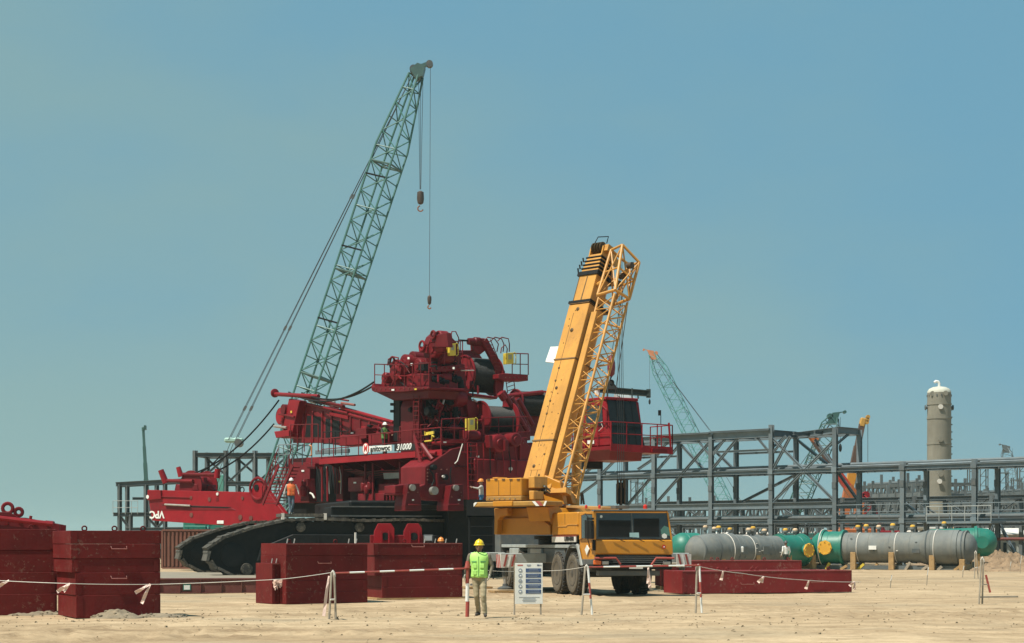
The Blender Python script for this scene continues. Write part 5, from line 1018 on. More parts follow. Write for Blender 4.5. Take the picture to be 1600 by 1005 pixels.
emit('white_panel', MB().prism([bp(4.72, -.52, .3), bp(5.40, -.54, .3), bp(5.46, -1.18, .25), bp(4.86, -1.24, .25)], BN * -.06), WHITE, TT); emit('panel_bracket', MB().tube(bp(4.9, -.45, .2), bp(4.85, -.9, .22), .03), BLACK, TT)
for k in range(18):
    s_ = rr.uniform(-.2, 6.8); w_ = rr.uniform(-.42, .42); emit('boom_bolt', MB().box(bp(s_, w_, .53), (.035, .035, .015), (BA, BW, BN)), GRIME, b0)
for s_ in (-.1, 1.45, 3.0, 4.6, 6.2): emit('side_rib', MB().box(bp(s_, .505, -.05), (.05, .02, .7), (BA, BW, BN)), YEL, b0)
emit('boom_side_pipe', MB().tube(bp(.2, .53, .3), bp(6.6, .53, .3), .025, 6), BLACK, b0); emit('boom_side_pipe', MB().tube(bp(.2, -.52, .2), bp(6.6, -.52, .2), .02, 6), GRIME, b0)
for k in range(5): emit('panel_hinge', MB().box(Q.X(*ZB(180 + 90 * k, 150), -3.31), (.03, .12, .05), QA), GRIME, bx)
for pts in ([(300, 160), (304, 160), (304, 340), (300, 340)], [(440, 156), (444, 156), (444, 338), (440, 338)]): qpl('panel_gap', ZB, 'B', -3.306, pts, .01, GRIME, bx, 0)
tpl('panel_gap', ZB, 'S', .045, [(1100, 560), (1104, 560), (1104, 690), (1100, 690)], .02, GRIME, ec, 0)
# luffing cylinder
emit('luffing_cylinder', MB().tube(Q.w(.6, 0, 2.5), bp(4.2, 0, -.6), .17, 16), YEL, TT, smooth=True)
# swing-away jib folded along the boom's side
def jp(s, w, n): return bp(s, .72 + w, n - .10)
jb = emit('folded_jib', MB().box(jp(3.15, .06, .50), (6.9, .26, .12), (BA, BW, BN)), YEL, TT, bevel=.01)
JW = .74
cor = {'a': (.0, .45), 'b': (JW, .45), 'c': (JW, -.30), 'd': (.0, -.30)}
def jc(key, s): f = 1.0; w, n = cor[key]; return jp(s, w, n)
for k_ in ('a', 'b', 'c', 'd'): emit('jib_chord', MB().tube(jc(k_, -.35), jc(k_, 7.3), .045, 8), YEL, jb, smooth=True)
nb_ = 16
for i in range(nb_):
    s0, s1 = -.3 + i * 7.5 / nb_, -.3 + (i + 1) * 7.5 / nb_
    for a, b in (('a', 'b'), ('b', 'c'), ('c', 'd')):
        emit('jib_lacing', MB().tube(jc(a, s0), jc(b, s1) if i % 2 == 0 else jc(b, s1), .022, 6), YEL, jb); emit('jib_lacing', MB().tube(jc(b, s0 if i % 2 else s1), jc(a, s1), .018, 6), YEL, jb)
emit('jib_foot', MB().prism([jp(-.45, -.1, .52), jp(-.45, .95, .52), jp(-.25, .9, .52), jp(-.3, .45, .52), jp(-.2, .0, .52)], BN * -.3), YEL, jb)
# flared upper end of the jib
tops = {'a': (.0, .45, 9.15), 'b': (.50, .45, 9.3), 'c': (.86, -.25, 8.9), 'd': (.3, -.4, 8.9)}
wide = {'a': (-.04, .50, 7.3), 'b': (JW - .02, .45, 7.45), 'c': (JW + .05, -.30, 7.45), 'd': (.0, -.35, 7.3)}
for k_ in 'abcd': emit('jib_chord', MB().tube(jp(wide[k_][2], *wide[k_][:2]), jp(tops[k_][2], *tops[k_][:2]), .055, 8), YEL, jb, smooth=True)
for a, b in ('ab', 'bc', 'cd', 'da'):
    emit('jib_frame', MB().tube(jp(wide[a][2], *wide[a][:2]), jp(wide[b][2], *wide[b][:2]), .06, 8), YEL, jb, smooth=True); emit('jib_frame', MB().tube(jp(tops[a][2], *tops[a][:2]), jp(tops[b][2], *tops[b][:2]), .05, 8), YEL, jb, smooth=True)
    emit('jib_lacing', MB().tube(jp(wide[a][2], *wide[a][:2]), jp(tops[b][2], *tops[b][:2]), .03, 6), YEL, jb)
    emit('jib_lacing', MB().tube(jp(wide[b][2], *wide[b][:2]), jp(tops[a][2], *tops[a][:2]), .028, 6), YEL, jb)
    m_ = lambda k: jp((wide[k][2] + tops[k][2]) / 2, (wide[k][0] + tops[k][0]) / 2, (wide[k][1] + tops[k][1]) / 2)
    emit('jib_frame', MB().tube(m_(a), m_(b), .035, 6), YEL, jb)
for w, s in ((.55, 8.2), (.8, 8.6), (.4, 7.9)): emit('jib_roller', MB().lathe(jp(s, w, .1), BW, [(-.1, .12), (.1, .12)], 14), mat('roller dark', (.06, .035, .015), .6), jb, smooth=True)
emit('jib_latch', MB().tube(bp(7.8, .45, .3), jp(7.9, .05, .45), .07), YEL, jb, smooth=True); emit('jib_latch', MB().tube(bp(4.2, .45, .1), jp(4.2, .0, .1), .06), YEL, jb, smooth=True)
for s in (2.4, 4.9, 6.3): emit('jib_frame', MB().tube(jc('a', s), jc('c', s), .035, 6), YEL, jb)
# hoist ropes and hook block
ht = bp(9.25, .3, -.55); hb = W(970, 752, ht.y + .3)
for k in range(4): emit('hoist_rope', MB().tube(ht + BW * (k * .06), hb + V((-.12 + k * .08, 0, 0)), .010, 5), CABLE, TT)
hk = emit('hook_block', MB().box(hb + V((0, 0, -.45)), (.34, .35, .8), None), BLACK, TT, bevel=.05)
for k in range(3): emit('block_cheek', MB().box(hb + V((-.14 + k * .14, -.19, -.40)), (.05, .06, .95), None), mat('block rust', (.10, .055, .03), .7, .3, 4), hk)
for k in range(3): emit('block_sheave', MB().lathe(hb + V((-.13 + .1 * k, 0, -.15)), (1, 0, 0), [(0, .22), (.05, .22)], 18), GRIME, hk, smooth=True)
emit('hook_shank', MB().tube(hb + V((0, 0, -.85)), hb + V((0, 0, -1.1)), .06), BLACK, hk); emit('hook', MB().path([hb + V((.16 * math.cos(a), 0, -1.25 + .16 * math.sin(a))) for a in [R(95 + 22 * k) for k in range(12)]], .05, 8), BLACK, hk, smooth=True)
tpl('hook_rest', ZD, 'F', .9, [(450, 62), (585, 58), (585, 92), (450, 95)], .5, DKGREY)
# line of the second hook that lifts the cab
ct = jp(8.95, .35, -.2); CABTOP = W(955, 578, 74.5)
# ------------------------------------------------------------------ operator's cab of the crawler crane hanging from the truck crane
c0 = W(955, 697, 74); CF = Fr((c0.x, c0.y), (.57, -.82)); CA = (CF.ux, CF.uy, CF.uz); zb = c0.z
CB = thing('suspended_cab', 'red crane operator cab with dark glass hanging from the truck crane', 'crane cab', CF.w(-1.2, .9, zb))
def cbx(nm, x0, x1, y0, y1, z0, z1, m, par=None, bevel=.02): return emit(nm, MB().box(CF.w((x0 + x1) / 2, (y0 + y1) / 2, (z0 + z1) / 2), (x1 - x0, y1 - y0, z1 - z0), CA), m, par or CB, bevel=bevel)
def cpl(nm, ax, c, pts, th, m, par=None, bevel=0.01):
    if ax == 'X': P = [CF.X(*Z8(*p), c) for p in pts]; v = -CF.ux * th
    else: P = [CF.Y(*Z8(*p), c) for p in pts]; v = CF.uy * th
    return emit(nm, MB().prism(P, v), m, par or CB, bevel=bevel)
zt = CF.X(*Z8(470, 318), 0).z; zt2 = zt - .02
# shell: side profile leaning in at the front
TINT = mat('tinted glass with mesh guard', (.012, .015, .015), .35, .2, 2, .25, (.03, .03, .025), spec=.25)
sh_ = emit('cab_shell', MB().prism([CF.w(-.04, 0.02, zb + .02), CF.w(-.42, .02, zt), CF.w(-2.5, .02, zt + .05), CF.w(-2.5, .02, zb + .02)], CF.uy * 1.8), RED2, CB, bevel=.05)
gl = emit('front_glass', MB().prism([CF.w(.0, .10, zb + .05), CF.w(.0, 1.78, zb + .05), CF.w(-.38, 1.60, zt - .02), CF.w(-.38, .10, zt - .02)], -CF.ux * .03), TINT, CB)
emit('glass_bar', MB().bar(CF.w(.012, .95, zb + .05), CF.w(-.36, .90, zt), .03, .02, CF.ux), BLACK, gl); emit('glass_bar', MB().bar(CF.w(-.14, .1, zb + .85), CF.w(-.14, 1.76, zb + .85), .03, .02), BLACK, gl)
for y_ in (.55, 1.35): emit('mesh_panel', MB().bar(CF.w(.012, y_, zb + .06), CF.w(-.36, y_ - .05, zt), .015, .01, CF.ux), BLACK, gl)
cpl('side_window', 'Y', -.005, [(285, 375), (380, 372), (405, 385), (410, 520), (395, 530), (310, 530), (280, 515)], .03, GLASS, bevel=0)
cpl('window_frame', 'Y', -.02, [(265, 360), (395, 358), (440, 400), (445, 540), (430, 545), (430, 400), (385, 372), (265, 372)], .04, RED2)
cpl('white_label', 'Y', -.02, [(290, 645), (342, 643), (342, 670), (290, 672)], .02, WHITE, bevel=0)
emit('wiper', MB().path([CF.Y(*Z8(375, 575), -.03), CF.Y(*Z8(410, 540), -.05), CF.Y(*Z8(400, 510), -.05)], .012, 5), OFFW, CB); emit('wiper', MB().path([CF.Y(*Z8(275, 548), -.03), CF.Y(*Z8(330, 525), -.05), CF.Y(*Z8(410, 495), -.05)], .012, 5), OFFW, CB)
cbx('cab_roof', -2.55, -.35, -.02, 1.72, zt, zt + .12, RED2); emit('roof_hatch', MB().prism([CF.w(-1.0, .9, zt + .12), CF.w(-.5, .9, zt + .12), CF.w(-.6, .9, zt + .2), CF.w(-.95, .9, zt + .3)], CF.uy * .8), LTGREY, CB)
# platform
pf = cbx('platform', -2.7, .02, -.06, 1.9, zb - .16, zb, RED2); cbx('platform_front', -1.2, .35, 1.9, 3.0, zb - .22, zb - .04, RED2, bevel=.01)
emit('underframe', MB().prism([CF.w(-.05, 0, zb - .16), CF.w(-.5, .3, zb - .55), CF.w(-2.5, .3, zb - .55), CF.w(-2.7, 0, zb - .16)], CF.uy * 1.7), RED, CB); cbx('lower_box', -2.9, -2.1, .2, 1.2, zb - .85, zb - .50, BLACK)
emit('toe_board', MB().bar(CF.w(.03, -.06, zb - .05), CF.w(.36, 3.0, zb - .12), .04, .30), RED2, CB)
for a, b, pc in ((CF.w(.06, -.05, zb), CF.w(.36, 2.98, zb - .05), 4), (CF.w(-2.6, -.06, zb), CF.w(.06, -.06, zb), 3), (CF.w(.36, 2.98, zb - .05), CF.w(-1.1, 2.98, zb - .05), 2)):
    tr = emit('hand_rail', MB().tube(a + V((0, 0, 1.0)), b + V((0, 0, 1.0)), .022, 6), RED2, CB); emit('mid_rail', MB().tube(a + V((0, 0, .52)), b + V((0, 0, .52)), .02, 6), RED2, tr)
    for k in range(pc + 1): q = a.lerp(b, k / pc); emit('rail_post', MB().tube(q, q + V((0, 0, 1.0)), .025, 6), RED2, tr)
q = CF.w(.3, 2.4, zb); emit('rail_lamp', MB().bar(q + V((0, 0, .95)), q + V((0, 0, 1.35)), .03).box(q + V((-.05, 0, 1.45)), (.12, .12, .22)), BLACK, CB); emit('gate_frame', MB().bar(CF.w(.34, 2.9, zb), CF.w(.34, 2.8, zb + 1.05), .08).bar(CF.w(.34, 2.5, zb + .45), CF.w(.34, 2.95, zb + .40), .05), RED2, CB)
# spreader and slings on top (separate gear)
SP = thing('lifting_spreader', 'dark spreader beam and sling plate above the suspended red cab', 'lifting gear', CF.w(-1, .9, zt + .25))
DARKG = mat('dark green steel', (.03, .045, .04), .6, .2, 2)
s0, s1 = CF.Y(*Z8(365, 242), .8), CF.X(*Z8(770, 276), -1.1)
emit('spreader_beam', MB().ibar(s0, s1, .22, .26, .04), DARKG, SP); emit('beam_pin', MB().box(s1, (.18, .18, .36)), DARKG, SP)
ap = CF.X(*Z8(470, 165), -1.1); b1_, b2_ = CF.X(*Z8(412, 240), -1.1), CF.X(*Z8(530, 240), -1.1)
emit('sling_plate', MB().prism([ap, b1_, b2_], -CF.ux * .5), mat('sling tarp', (.10, .10, .09), .8, .3, 3), SP)
for e in (b1_, b2_, b1_ - CF.ux * .6, b2_ - CF.ux * .6): emit('sling', MB().tube(ap, e, .018, 6), CABLE, SP)
for x in (-.5, -2.2):
    for y in (.2, 1.5): emit('sling', MB().tube(CF.w(x, y, zt + .1), CF.w(x, y, zt + .55), .03, 6), DARKG, SP)
emit('white_bag', MB().box(CF.Y(*Z8(368, 270), .5), (.22, .2, .3)), WHITE, SP, bevel=.05); emit('beam_leg', MB().bar(CF.X(*Z8(686, 285), -1.1), CF.X(*Z8(690, 318), -1.1), .06), DARKG, SP)
hkp = CF.X(*Z8(478, 60), -1.1)
HKM = mat('hook red', (.16, .02, .025), .5)
hh = emit('overhaul_ball', MB().lathe(hkp + V((0, 0, -.45)), (0, 0, 1), [(0, .05), (.1, .14), (.35, .17), (.6, .16), (.8, .10), (.9, .06)], 16), HKM, SP, smooth=True)
emit('hook', MB().tube(hkp + V((0, 0, -.45)), ap, .035, 6).ring(hkp + V((0, 0, -.7)), (0, 1, 0), .10, .035, 12, 6), BLACK, hh)
jt = jp(8.95, .35, -.2)
emit('hoist_line', MB().tube(hkp + V((0, 0, .45)), jt, .014, 5), CABLE, SP); emit('hoist_line', MB().tube(hkp + V((.16, 0, -1.2)), jt + V((.2, 0, 0)), .016, 5), CABLE, SP)

# ------------------------------------------------------------------ lattice booms
def lattice(par, p, q, w, n, m, side=None, taper=(1.5, 2.0), rc=.07, rl=.035, skip=1, step_w=(.35, .45)):
    """four chords, laced faces, tapered at both ends; returns corner fn"""
    p, q = V(p), V(q); a = (q - p); L = a.length; a.normalize(); s = V(side) if side else V((0, 1, 0)); s = (s - a * s.dot(a)).normalized(); t_ = a.cross(s)
    def hw(d): return w / 2 * min(1, step_w[0] + (1 - step_w[0]) * d / (L * taper[0] / 20), step_w[1] + (1 - step_w[1]) * (L - d) / (L * taper[1] / 20))
    def cn(k, d): i, j = ((-1, -1), (1, -1), (1, 1), (-1, 1))[k]; h = hw(d); return p + a * d + s * i * h + t_ * j * h
    ds = [0, L * taper[0] / 20, L - L * taper[1] / 20, L]
    for k in range(4): emit('chord', MB().path([cn(k, d) for d in ds], rc, 6), m, par)
    for i in range(n):
        d0, d1 = L * i / n, L * (i + 1) / n
        for k in range(4):
            k2 = (k + 1) % 4; e = (i + k) % 2
            emit('lacing', MB().tube(cn(k if e else k2, d0), cn(k2 if e else k, d1), rl, 5, cap=False), m, par)
            if k % 2 == 0 or i % 4 == 0: emit('lacing', MB().tube(cn(k, d1), cn(k2, d1), rl, 5, cap=False), m, par)
    return cn, L
DG = 132
GC = thing('lattice_crane', 'tall green lattice boom crane standing behind the red crane', 'crane', W(330, 886, DG))
tip, foot = W(650, 118, DG), W(417, 822, DG)
bo = emit('boom_head', MB().prism([W(640, 108, DG - .6), W(652, 98, DG - .6), W(664, 102, DG - .6), W(660, 118, DG - .6), W(650, 122, DG - .6)], (0, 1.2, 0)), mat('head green', (.06, .12, .11), .5), GC)
emit('head_sheave', MB().lathe(W(646, 106, DG - .75), (0, 1, 0), [(.2, .3), (1.2, .3)], 18), DKGREY, bo, smooth=True); emit('head_sheave', MB().lathe(W(671, 99, DG - .3), (0, 1, 0), [(0, .25), (.5, .25)], 16), DKGREY, bo, smooth=True); emit('head_arm', MB().bar(W(658, 104, DG), W(672, 99, DG), .25, .3), mat('head green', (.06, .12, .11)), bo)
bm_ = emit('boom', MB().bar(foot, foot.lerp(tip, .02), .5, .5), GREEN, GC)
cn, L = lattice(bm_, foot, tip, 1.75, 30, GREEN, side=(.45, .9, 0), rc=.085, rl=.045, taper=(1.2, 3.2))
for f in (.33, .56, .80):
    d = L * f
    for k in range(4): emit('section_joint', MB().tube(cn(k, d), cn((k + 1) % 4, d), .07, 6), mat('head green', (.06, .12, .11)), bm_)
    for k in range(2): emit('section_joint', MB().tube(cn(k, d), cn(k + 2, d), .05, 6), mat('head green', (.06, .12, .11)), bm_)
emit('boom_walkway', MB().bar(cn(0, L * .05), cn(0, L * .86), .25, .04), GREEN, bm_)
for f in (.22, .45, .61, .77): emit('pendant_support', MB().bar(cn(0, L * f), cn(3, L * f), .18, .12), BLACK, bm_)
br = W(366, 688, DG + .5)
emit('bridle', MB().box(br, (1.4, .8, .35)), mat('bridle pale', (.35, .55, .48), .5), GC, bevel=.1); emit('bridle_sheave', MB().lathe(W(372, 692, DG), (0, 1, 0), [(0, .3), (.8, .3)], 14), DKGREY, GC, smooth=True)
for k, (dx, dy) in enumerate(((-7, -.4), (-5, .4), (4, -.4), (6, .4))):
    a = W(364 + dx, 687, DG + dy + .5); b = W(645, 116, DG + dy)
    ln = emit('pendant_line', MB().tube(a, b, .025, 5), CABLE, GC)
    for f in (.08, .30, .66): emit('pendant_link', MB().bar(a.lerp(b, f), a.lerp(b, f + .012), .10), DKGREY, ln)
gt = W(318, 795, DG + 1)
for k in range(3): emit('bridle_line', MB().tube(W(360 + 5 * k, 692, DG + .5), gt + V((k * .3, 0, 0)), .022, 5), CABLE, GC)
emit('machine_house', MB().box(W(326, 818, DG + 3), (3.2, 3.5, 2.6)), TEAL, GC, bevel=.08); emit('gantry', MB().bar(W(300, 810, DG + 1), gt + V((.8, 0, .5)), .2).bar(W(345, 790, DG + 1), gt + V((.8, 0, .5)), .2), TEAL, GC)
emit('house_panel', MB().box(W(333, 765, DG + 1.4), (1.6, .3, 2.2)), mat('panel green pale', (.10, .30, .24), .5), GC, bevel=.04)
emit('under_tracks', MB().box(W(326, 866, DG + 3), (6.5, 4.5, 1.3)), BLACK, GC, bevel=.3)
for px, py, r, big_ in ((657, 308, .27, 1), (671, 470, .16, 0)):
    hp = W(px, py, DG - .2); hkb = emit('hook_block', MB().lathe(hp + V((0, 0, -.55 if big_ else -.3)), (0, 0, 1), [(0, r * .3), (.1, r * .8), (.4, r), (.9 if big_ else .6, r * .9), (1.0 if big_ else .7, r * .3)], 12), mat('hook block brown', (.07, .05, .04), .6), GC, smooth=True)
    emit('hook', MB().path([hp + V((.2 * r / .27 * math.cos(R(100 + 24 * k)), 0, -.85 * (1 if big_ else .55) + .2 * r / .27 * math.sin(R(100 + 24 * k)))) for k in range(11)], .05, 6), mat('hook rust', (.25, .10, .05), .6), hkb, smooth=True)
for k, x in enumerate((654, 657.5, 661)): emit('fall_line', MB().tube(W(x, 120, DG - .2), W(656 + k * .8, 296, DG - .2), .018, 5), CABLE, GC)
emit('fall_line', MB().tube(W(672.5, 100, DG - .2), W(671, 462, DG - .2), .018, 5), CABLE, GC)

# ------------------------------------------------------------------ steel frames
P = Fr((gx(1305, 140), 140), (.73, -.68)); BWd = 3.5
SF = thing('steel_frame', 'grey open steel frame and pipe rack crossing behind the vessels', 'steel structure', P.w(0, 1.7, 0))
def mem(nm, p, q, w=.30, h=.34, m=STEEL, par=None, t=.04): return emit(nm, MB().ibar(p, q, w, h, t), m, par or SF)
ZM, ZT, ZL, ZH = 7.43, 10.7, 3.4, 4.7
ks = range(-5, 5)
for k in ks:
    for j, yy in enumerate((0, BWd)):
        top = ZT if -5 <= k <= 0 else ZM + .45
        if k == -1 and j == 0: top += .5
        cl = mem('column', P.w(6 * k, yy, 0), P.w(6 * k, yy, top), .34, .36); emit('base_plate', MB().box(P.w(6 * k, yy, .04), (.6, .6, .06)), STEEL, cl)
        emit('splice_plate', MB().box(P.w(6 * k, yy - .20, 6.2), (.36, .03, .5), (P.ux, P.uy, P.uz)), STEELD, cl)
    mem('cross_beam', P.w(6 * k, .2, ZM), P.w(6 * k, BWd - .2, ZM)); mem('cross_beam', P.w(6 * k, .2, ZL), P.w(6 * k, BWd - .2, ZL))
    if -5 <= k <= 0: mem('cross_beam', P.w(6 * k, .2, ZT - .15), P.w(6 * k, BWd - .2, ZT - .15), .34, .5); mem('knee_brace', P.w(6 * k, .2, ZM + 2.0), P.w(6 * k, BWd * .55, ZT - .4), .16, .16)
for k in list(ks)[:-1]:
    for yy in (0, BWd):
        e0, e1 = P.w(6 * k + .2, yy, 0), P.w(6 * k + 5.8, yy, 0)
        up = V((0, 0, 1))
        mem('beam', e0 + up * ZM, e1 + up * ZM, .30, .30); mem('beam', e0 + up * ZL, e1 + up * ZL, .26, .26)
        if -4 <= k < 0: mem('beam', e0 + up * ZH, e1 + up * ZH, .30, .50)
        if -5 <= k < 0 and not (k == -1 and yy == 0): mem('beam', e0 + up * (ZT - .2), e1 + up * (ZT - .2), .34, .52)
        if yy == 0: emit('pipe', MB().tube(e0 + up * (ZM + .24) + P.uy * .5, e1 + up * (ZM + .24) + P.uy * .5, .09, 8), STEEL, SF, smooth=True)
mem('beam', P.w(-6 + .2, BWd, ZT - .2), P.w(-.2, .2, ZT - .2), .34, .5)
mem('beam', P.w(-12, -.1, ZT + .15), P.w(-6, -.1, ZT + .15), .5, .12); mem('beam', P.w(-12 - 6, -.1, ZT + .1), P.w(-12, -.1, ZT + .1), .5, .12)
def br(k0, z0, k1, z1, yy=0, w=.20): mem('brace', P.w(6 * k0, yy + .02, z0), P.w(6 * k1, yy + .02, z1), w, w)
for k0, z0, k1, z1, yy in ((-3, 4.9, -2.0, ZT - .5, 0), (-3, 8.9, -3.3, 8.0, 0), (-2, ZM + .3, -1.55, ZT - .4, 0), (-1, 4.9, 0, 9.8, 0), (-1, ZT - .5, 0, 4.9, 0), (-1.0, ZM, -.7, ZT - .5, 0), (-4, 4.9, -3, ZT - .5, BWd), (-3, ZT - .4, -2.5, ZM + .2, BWd), (-2, 4.9, -1, 7.3, BWd), (-1, ZT - .5, -.4, ZM + .2, BWd), (-2.5, ZT - .5, -2.05, ZM + .5, BWd), (0, 4.9, -.7, ZT - .6, BWd), (-5, 4, -4, ZM - .2, 0), (-4, ZM + .2, -3.4, ZT - .4, 0), (-5, ZM - .3, -4.2, ZT - .3, BWd), (-3, 3.4, -2.4, 1.6, 0), (2, 3.4, 2.3, 0.2, BWd), (3, 3.4, 2.6, .2, 0), (1, 3.4, .6, 5.2, BWd)): br(k0, z0, k1, z1, yy)
for k in (-3, -2, -1):
    for s in (-1, 1): mem('knee_brace', P.w(6 * k + s * .2, 0, ZT - 1.7), P.w(6 * k + s * 1.4, 0, ZT - .45), .16, .16)
# secondary steel: purlins, gussets, handrails, cable trays
for k in range(-5, 0):
    for f in (.33, .66): mem('purlin', P.w(6 * k + 6 * f, .2, ZT - .25), P.w(6 * k + 6 * f, BWd - .2, ZT - .25), .2, .24)
    for yy in (0, BWd): mem('girt', P.w(6 * k + .2, yy, 9.2), P.w(6 * k + 5.8, yy, 9.2), .16, .18) if k in (-4, -2) else None
for k in ks:
    for z in (ZM, ZL):
        for yy in (-.16, BWd - .16): emit('gusset_plate', MB().box(P.w(6 * k, yy - .05, z), (.46, .03, .42), (P.ux, P.uy, P.uz)), STEEL, SF)
    for f in (.25, .5, .75):
        if k < 4: mem('cross_beam', P.w(6 * k + 6 * f, .2, ZM), P.w(6 * k + 6 * f, BWd - .2, ZM), .16, .2)
emit('cable_tray', MB().bar(P.w(-30, 2.3, ZM + .35), P.w(24, 2.3, ZM + .35), .5, .1), STEELD, SF)
for z, dy, r, m_ in ((ZL + .3, 1.0, .16, STEELD), (ZL + .35, 2.0, .22, OFFW), (ZM + .45, 1.6, .14, STEEL), (2.0, 2.6, .12, RUST)): emit('pipe', MB().tube(P.w(-30, dy, z), P.w(24, dy, z), r, 10), m_, SF, smooth=True)
for h in (.5, 1.05): emit('hand_rail', MB().tube(P.w(0, -.1, ZL + h + .2), P.w(24, -.1, ZL + h + .2), .03, 6), STEEL, SF)
for k in range(13): q = P.w(2 * k, -.1, ZL + .1); emit('rail_post', MB().tube(q, q + V((0, 0, 1.1)), .03, 6), STEEL, SF)
# second parallel rack right behind
SF2 = thing('steel_frame', 'lower grey steel rack standing behind the main frame', 'steel structure', P.w(0, 14, 0))
for k in range(-4, 8):
    for yy in (12, 17): mem('column', P.w(7 * k, yy, 0), P.w(7 * k, yy, 5.6), .3, .3, STEELD, SF2)
    mem('cross_beam', P.w(7 * k, 12.2, 5.4), P.w(7 * k, 16.8, 5.4), .3, .3, STEELD, SF2)
    for yy in (12, 17):
        if k < 7:
            mem('beam', P.w(7 * k + .2, yy, 5.4), P.w(7 * k + 6.8, yy, 5.4), .26, .3, STEELD, SF2); mem('beam', P.w(7 * k + .2, yy, 3.2), P.w(7 * k + 6.8, yy, 3.2), .22, .26, STEELD, SF2)
            if k % 2 == 0: mem('brace', P.w(7 * k, yy, 5.3), P.w(7 * k + 3.4, yy, 3.2), .16, .16, STEELD, SF2); mem('brace', P.w(7 * k + 6.8, yy, 5.3), P.w(7 * k + 3.6, yy, 3.2), .16, .16, STEELD, SF2)
    for j, (dy, r, m) in enumerate(((13, .22, STEELD), (14, .30, OFFW), (15, .18, STEEL), (16, .25, STEELD))):
        if k < 7: emit('pipe', MB().tube(P.w(7 * k, dy, 3.4 + r), P.w(7 * k + 7, dy, 3.4 + r), r, 10), m, SF2, smooth=True)
# platform frame on the right in front of the tower
PL = thing('access_platform', 'grey steel platform with light handrails beside the pale tower', 'steel structure', P.w(12, -1, 0))
for k in (1.7, 2.25):
    for yy in (-2.2, -.4): mem('column', P.w(6 * k, yy, 0), P.w(6 * k, yy, 3.1), .22, .22, STEEL, PL)
    mem('brace', P.w(6 * k, -2.2, 0), P.w(6 * k + 1.2, -2.2, 3.0), .16, .16, STEEL, PL)
emit('floor', MB().box(P.w(12, -1.3, 3.2), (5.2, 2.2, .16), (P.ux, P.uy, P.uz)), STEEL, PL)
for h in (.55, 1.1): emit('hand_rail', MB().tube(P.w(9.4, -2.4, 3.28 + h), P.w(14.6, -2.4, 3.28 + h), .03, 6), LTGREY, PL)
for k in range(6): q = P.w(9.4 + k * 1.04, -2.4, 3.28); emit('rail_post', MB().tube(q, q + V((0, 0, 1.1)), .03, 6), LTGREY, PL)

# left frame
D = 146; LF = Fr((gx(305, D), D), (1, .04))
SL = thing('steel_frame', 'grey open steel frame behind the left end of the red crane', 'steel structure', LF.w(2, 2, 0))
LA = [('c', 305, 0), ('c', 324, 3.2), ('c', 353, 0), ('c', 372, 3.2), ('c', 398.5, 0), ('c', 420, 3.2), ('c', 447, 0)]
zt_ = zat(707, D); pos = []
for _, px, yy in LA:
    x = LF.loc(LF.Y(px, 800, yy))[0]; pos.append((x, yy)); mem('column', LF.w(x, yy, 0), LF.w(x, yy, zt_ + .15), .30, .32, STEELD, SL)
for i in range(len(pos) - 2):
    (xa, ya), (xb, yb) = pos[i], pos[i + 2]
    mem('beam', LF.w(xa, ya, zt_ - .2), LF.w(xb, yb, zt_ - .2), .3, .34, STEELD, SL); mem('beam', LF.w(xa, ya, zat(755, D)), LF.w(xb, yb, zat(755, D)), .28, .3, STEELD, SL)
    mem('brace', LF.w(xa, ya, zt_ - .4 if i % 2 else zat(757, D)), LF.w(xb, yb, zat(757, D) if i % 2 else zt_ - .4), .18, .18, STEELD, SL)
for i in range(len(pos) - 1): (xa, ya), (xb, yb) = pos[i], pos[i + 1]; mem('cross_beam', LF.w(xa, ya, zt_ - .2), LF.w(xb, yb, zt_ - .2), .26, .3, STEELD, SL)
SL2 = thing('steel_frame', 'lower grey steel platform frame at the far left of the red arm', 'steel structure', LF.w(-4, 2, 0))
z1_, z2_ = zat(757, D), zat(804, D); pos = []
for px, yy in ((187, 0), (199, 2.6), (228, 0), (204, 0), (245, 2.6), (258, 0), (290, 0)):
    x = LF.loc(LF.Y(px, 800, yy))[0]; pos.append((x, yy)); mem('column', LF.w(x, yy, 0), LF.w(x, yy, z1_ if px != 204 else z2_), .26, .28, STEELD, SL2)
xl = LF.loc(LF.Y(181, 757, 0))[0]; xr = LF.loc(LF.Y(300, 757, 0))[0]
for yy in (0, 2.6): mem('beam', LF.w(xl, yy, z1_), LF.w(xr, yy, z1_ + .35), .3, .34, STEELD, SL2); mem('beam', LF.w(xl - .2, yy, z2_), LF.w(xr, yy, z2_ + .05), .3, .30, STEELD, SL2); mem('beam', LF.w(xl + .8, yy, zat(827, D)), LF.w(xr, yy, zat(826, D)), .26, .26, STEELD, SL2)
mem('beam', LF.w(xl + .9, 2.6, zat(778, D)), LF.w(xl + 2.4, 2.6, zat(778, D)), .2, .22, STEELD, SL2)
for px0, y0, px1, y1 in ((187, 806, 204, 827), (228, 806, 246, 825), (262, 806, 246, 825)): mem('brace', LF.Y(px0, y0, 0), LF.Y(px1, y1, 0), .2, .2, STEELD, SL2)
for h in (.55, 1.1): emit('hand_rail', MB().tube(LF.w(xl - .2, -.2, z2_ + h), LF.w(xl + 1.8, -.2, z2_ + h), .025, 6), LTGREY, SL2)
for k in range(5): q = LF.w(xl - .2 + k * .5, -.2, z2_); emit('rail_post', MB().tube(q, q + V((0, 0, 1.1)), .025, 6), LTGREY, SL2)
emit('floor', MB().box(LF.w((xl + xr) / 2, 1.3, z2_ + .1), (xr - xl, 2.6, .08), (LF.ux, LF.uy, LF.uz)), STEELD, SL2)
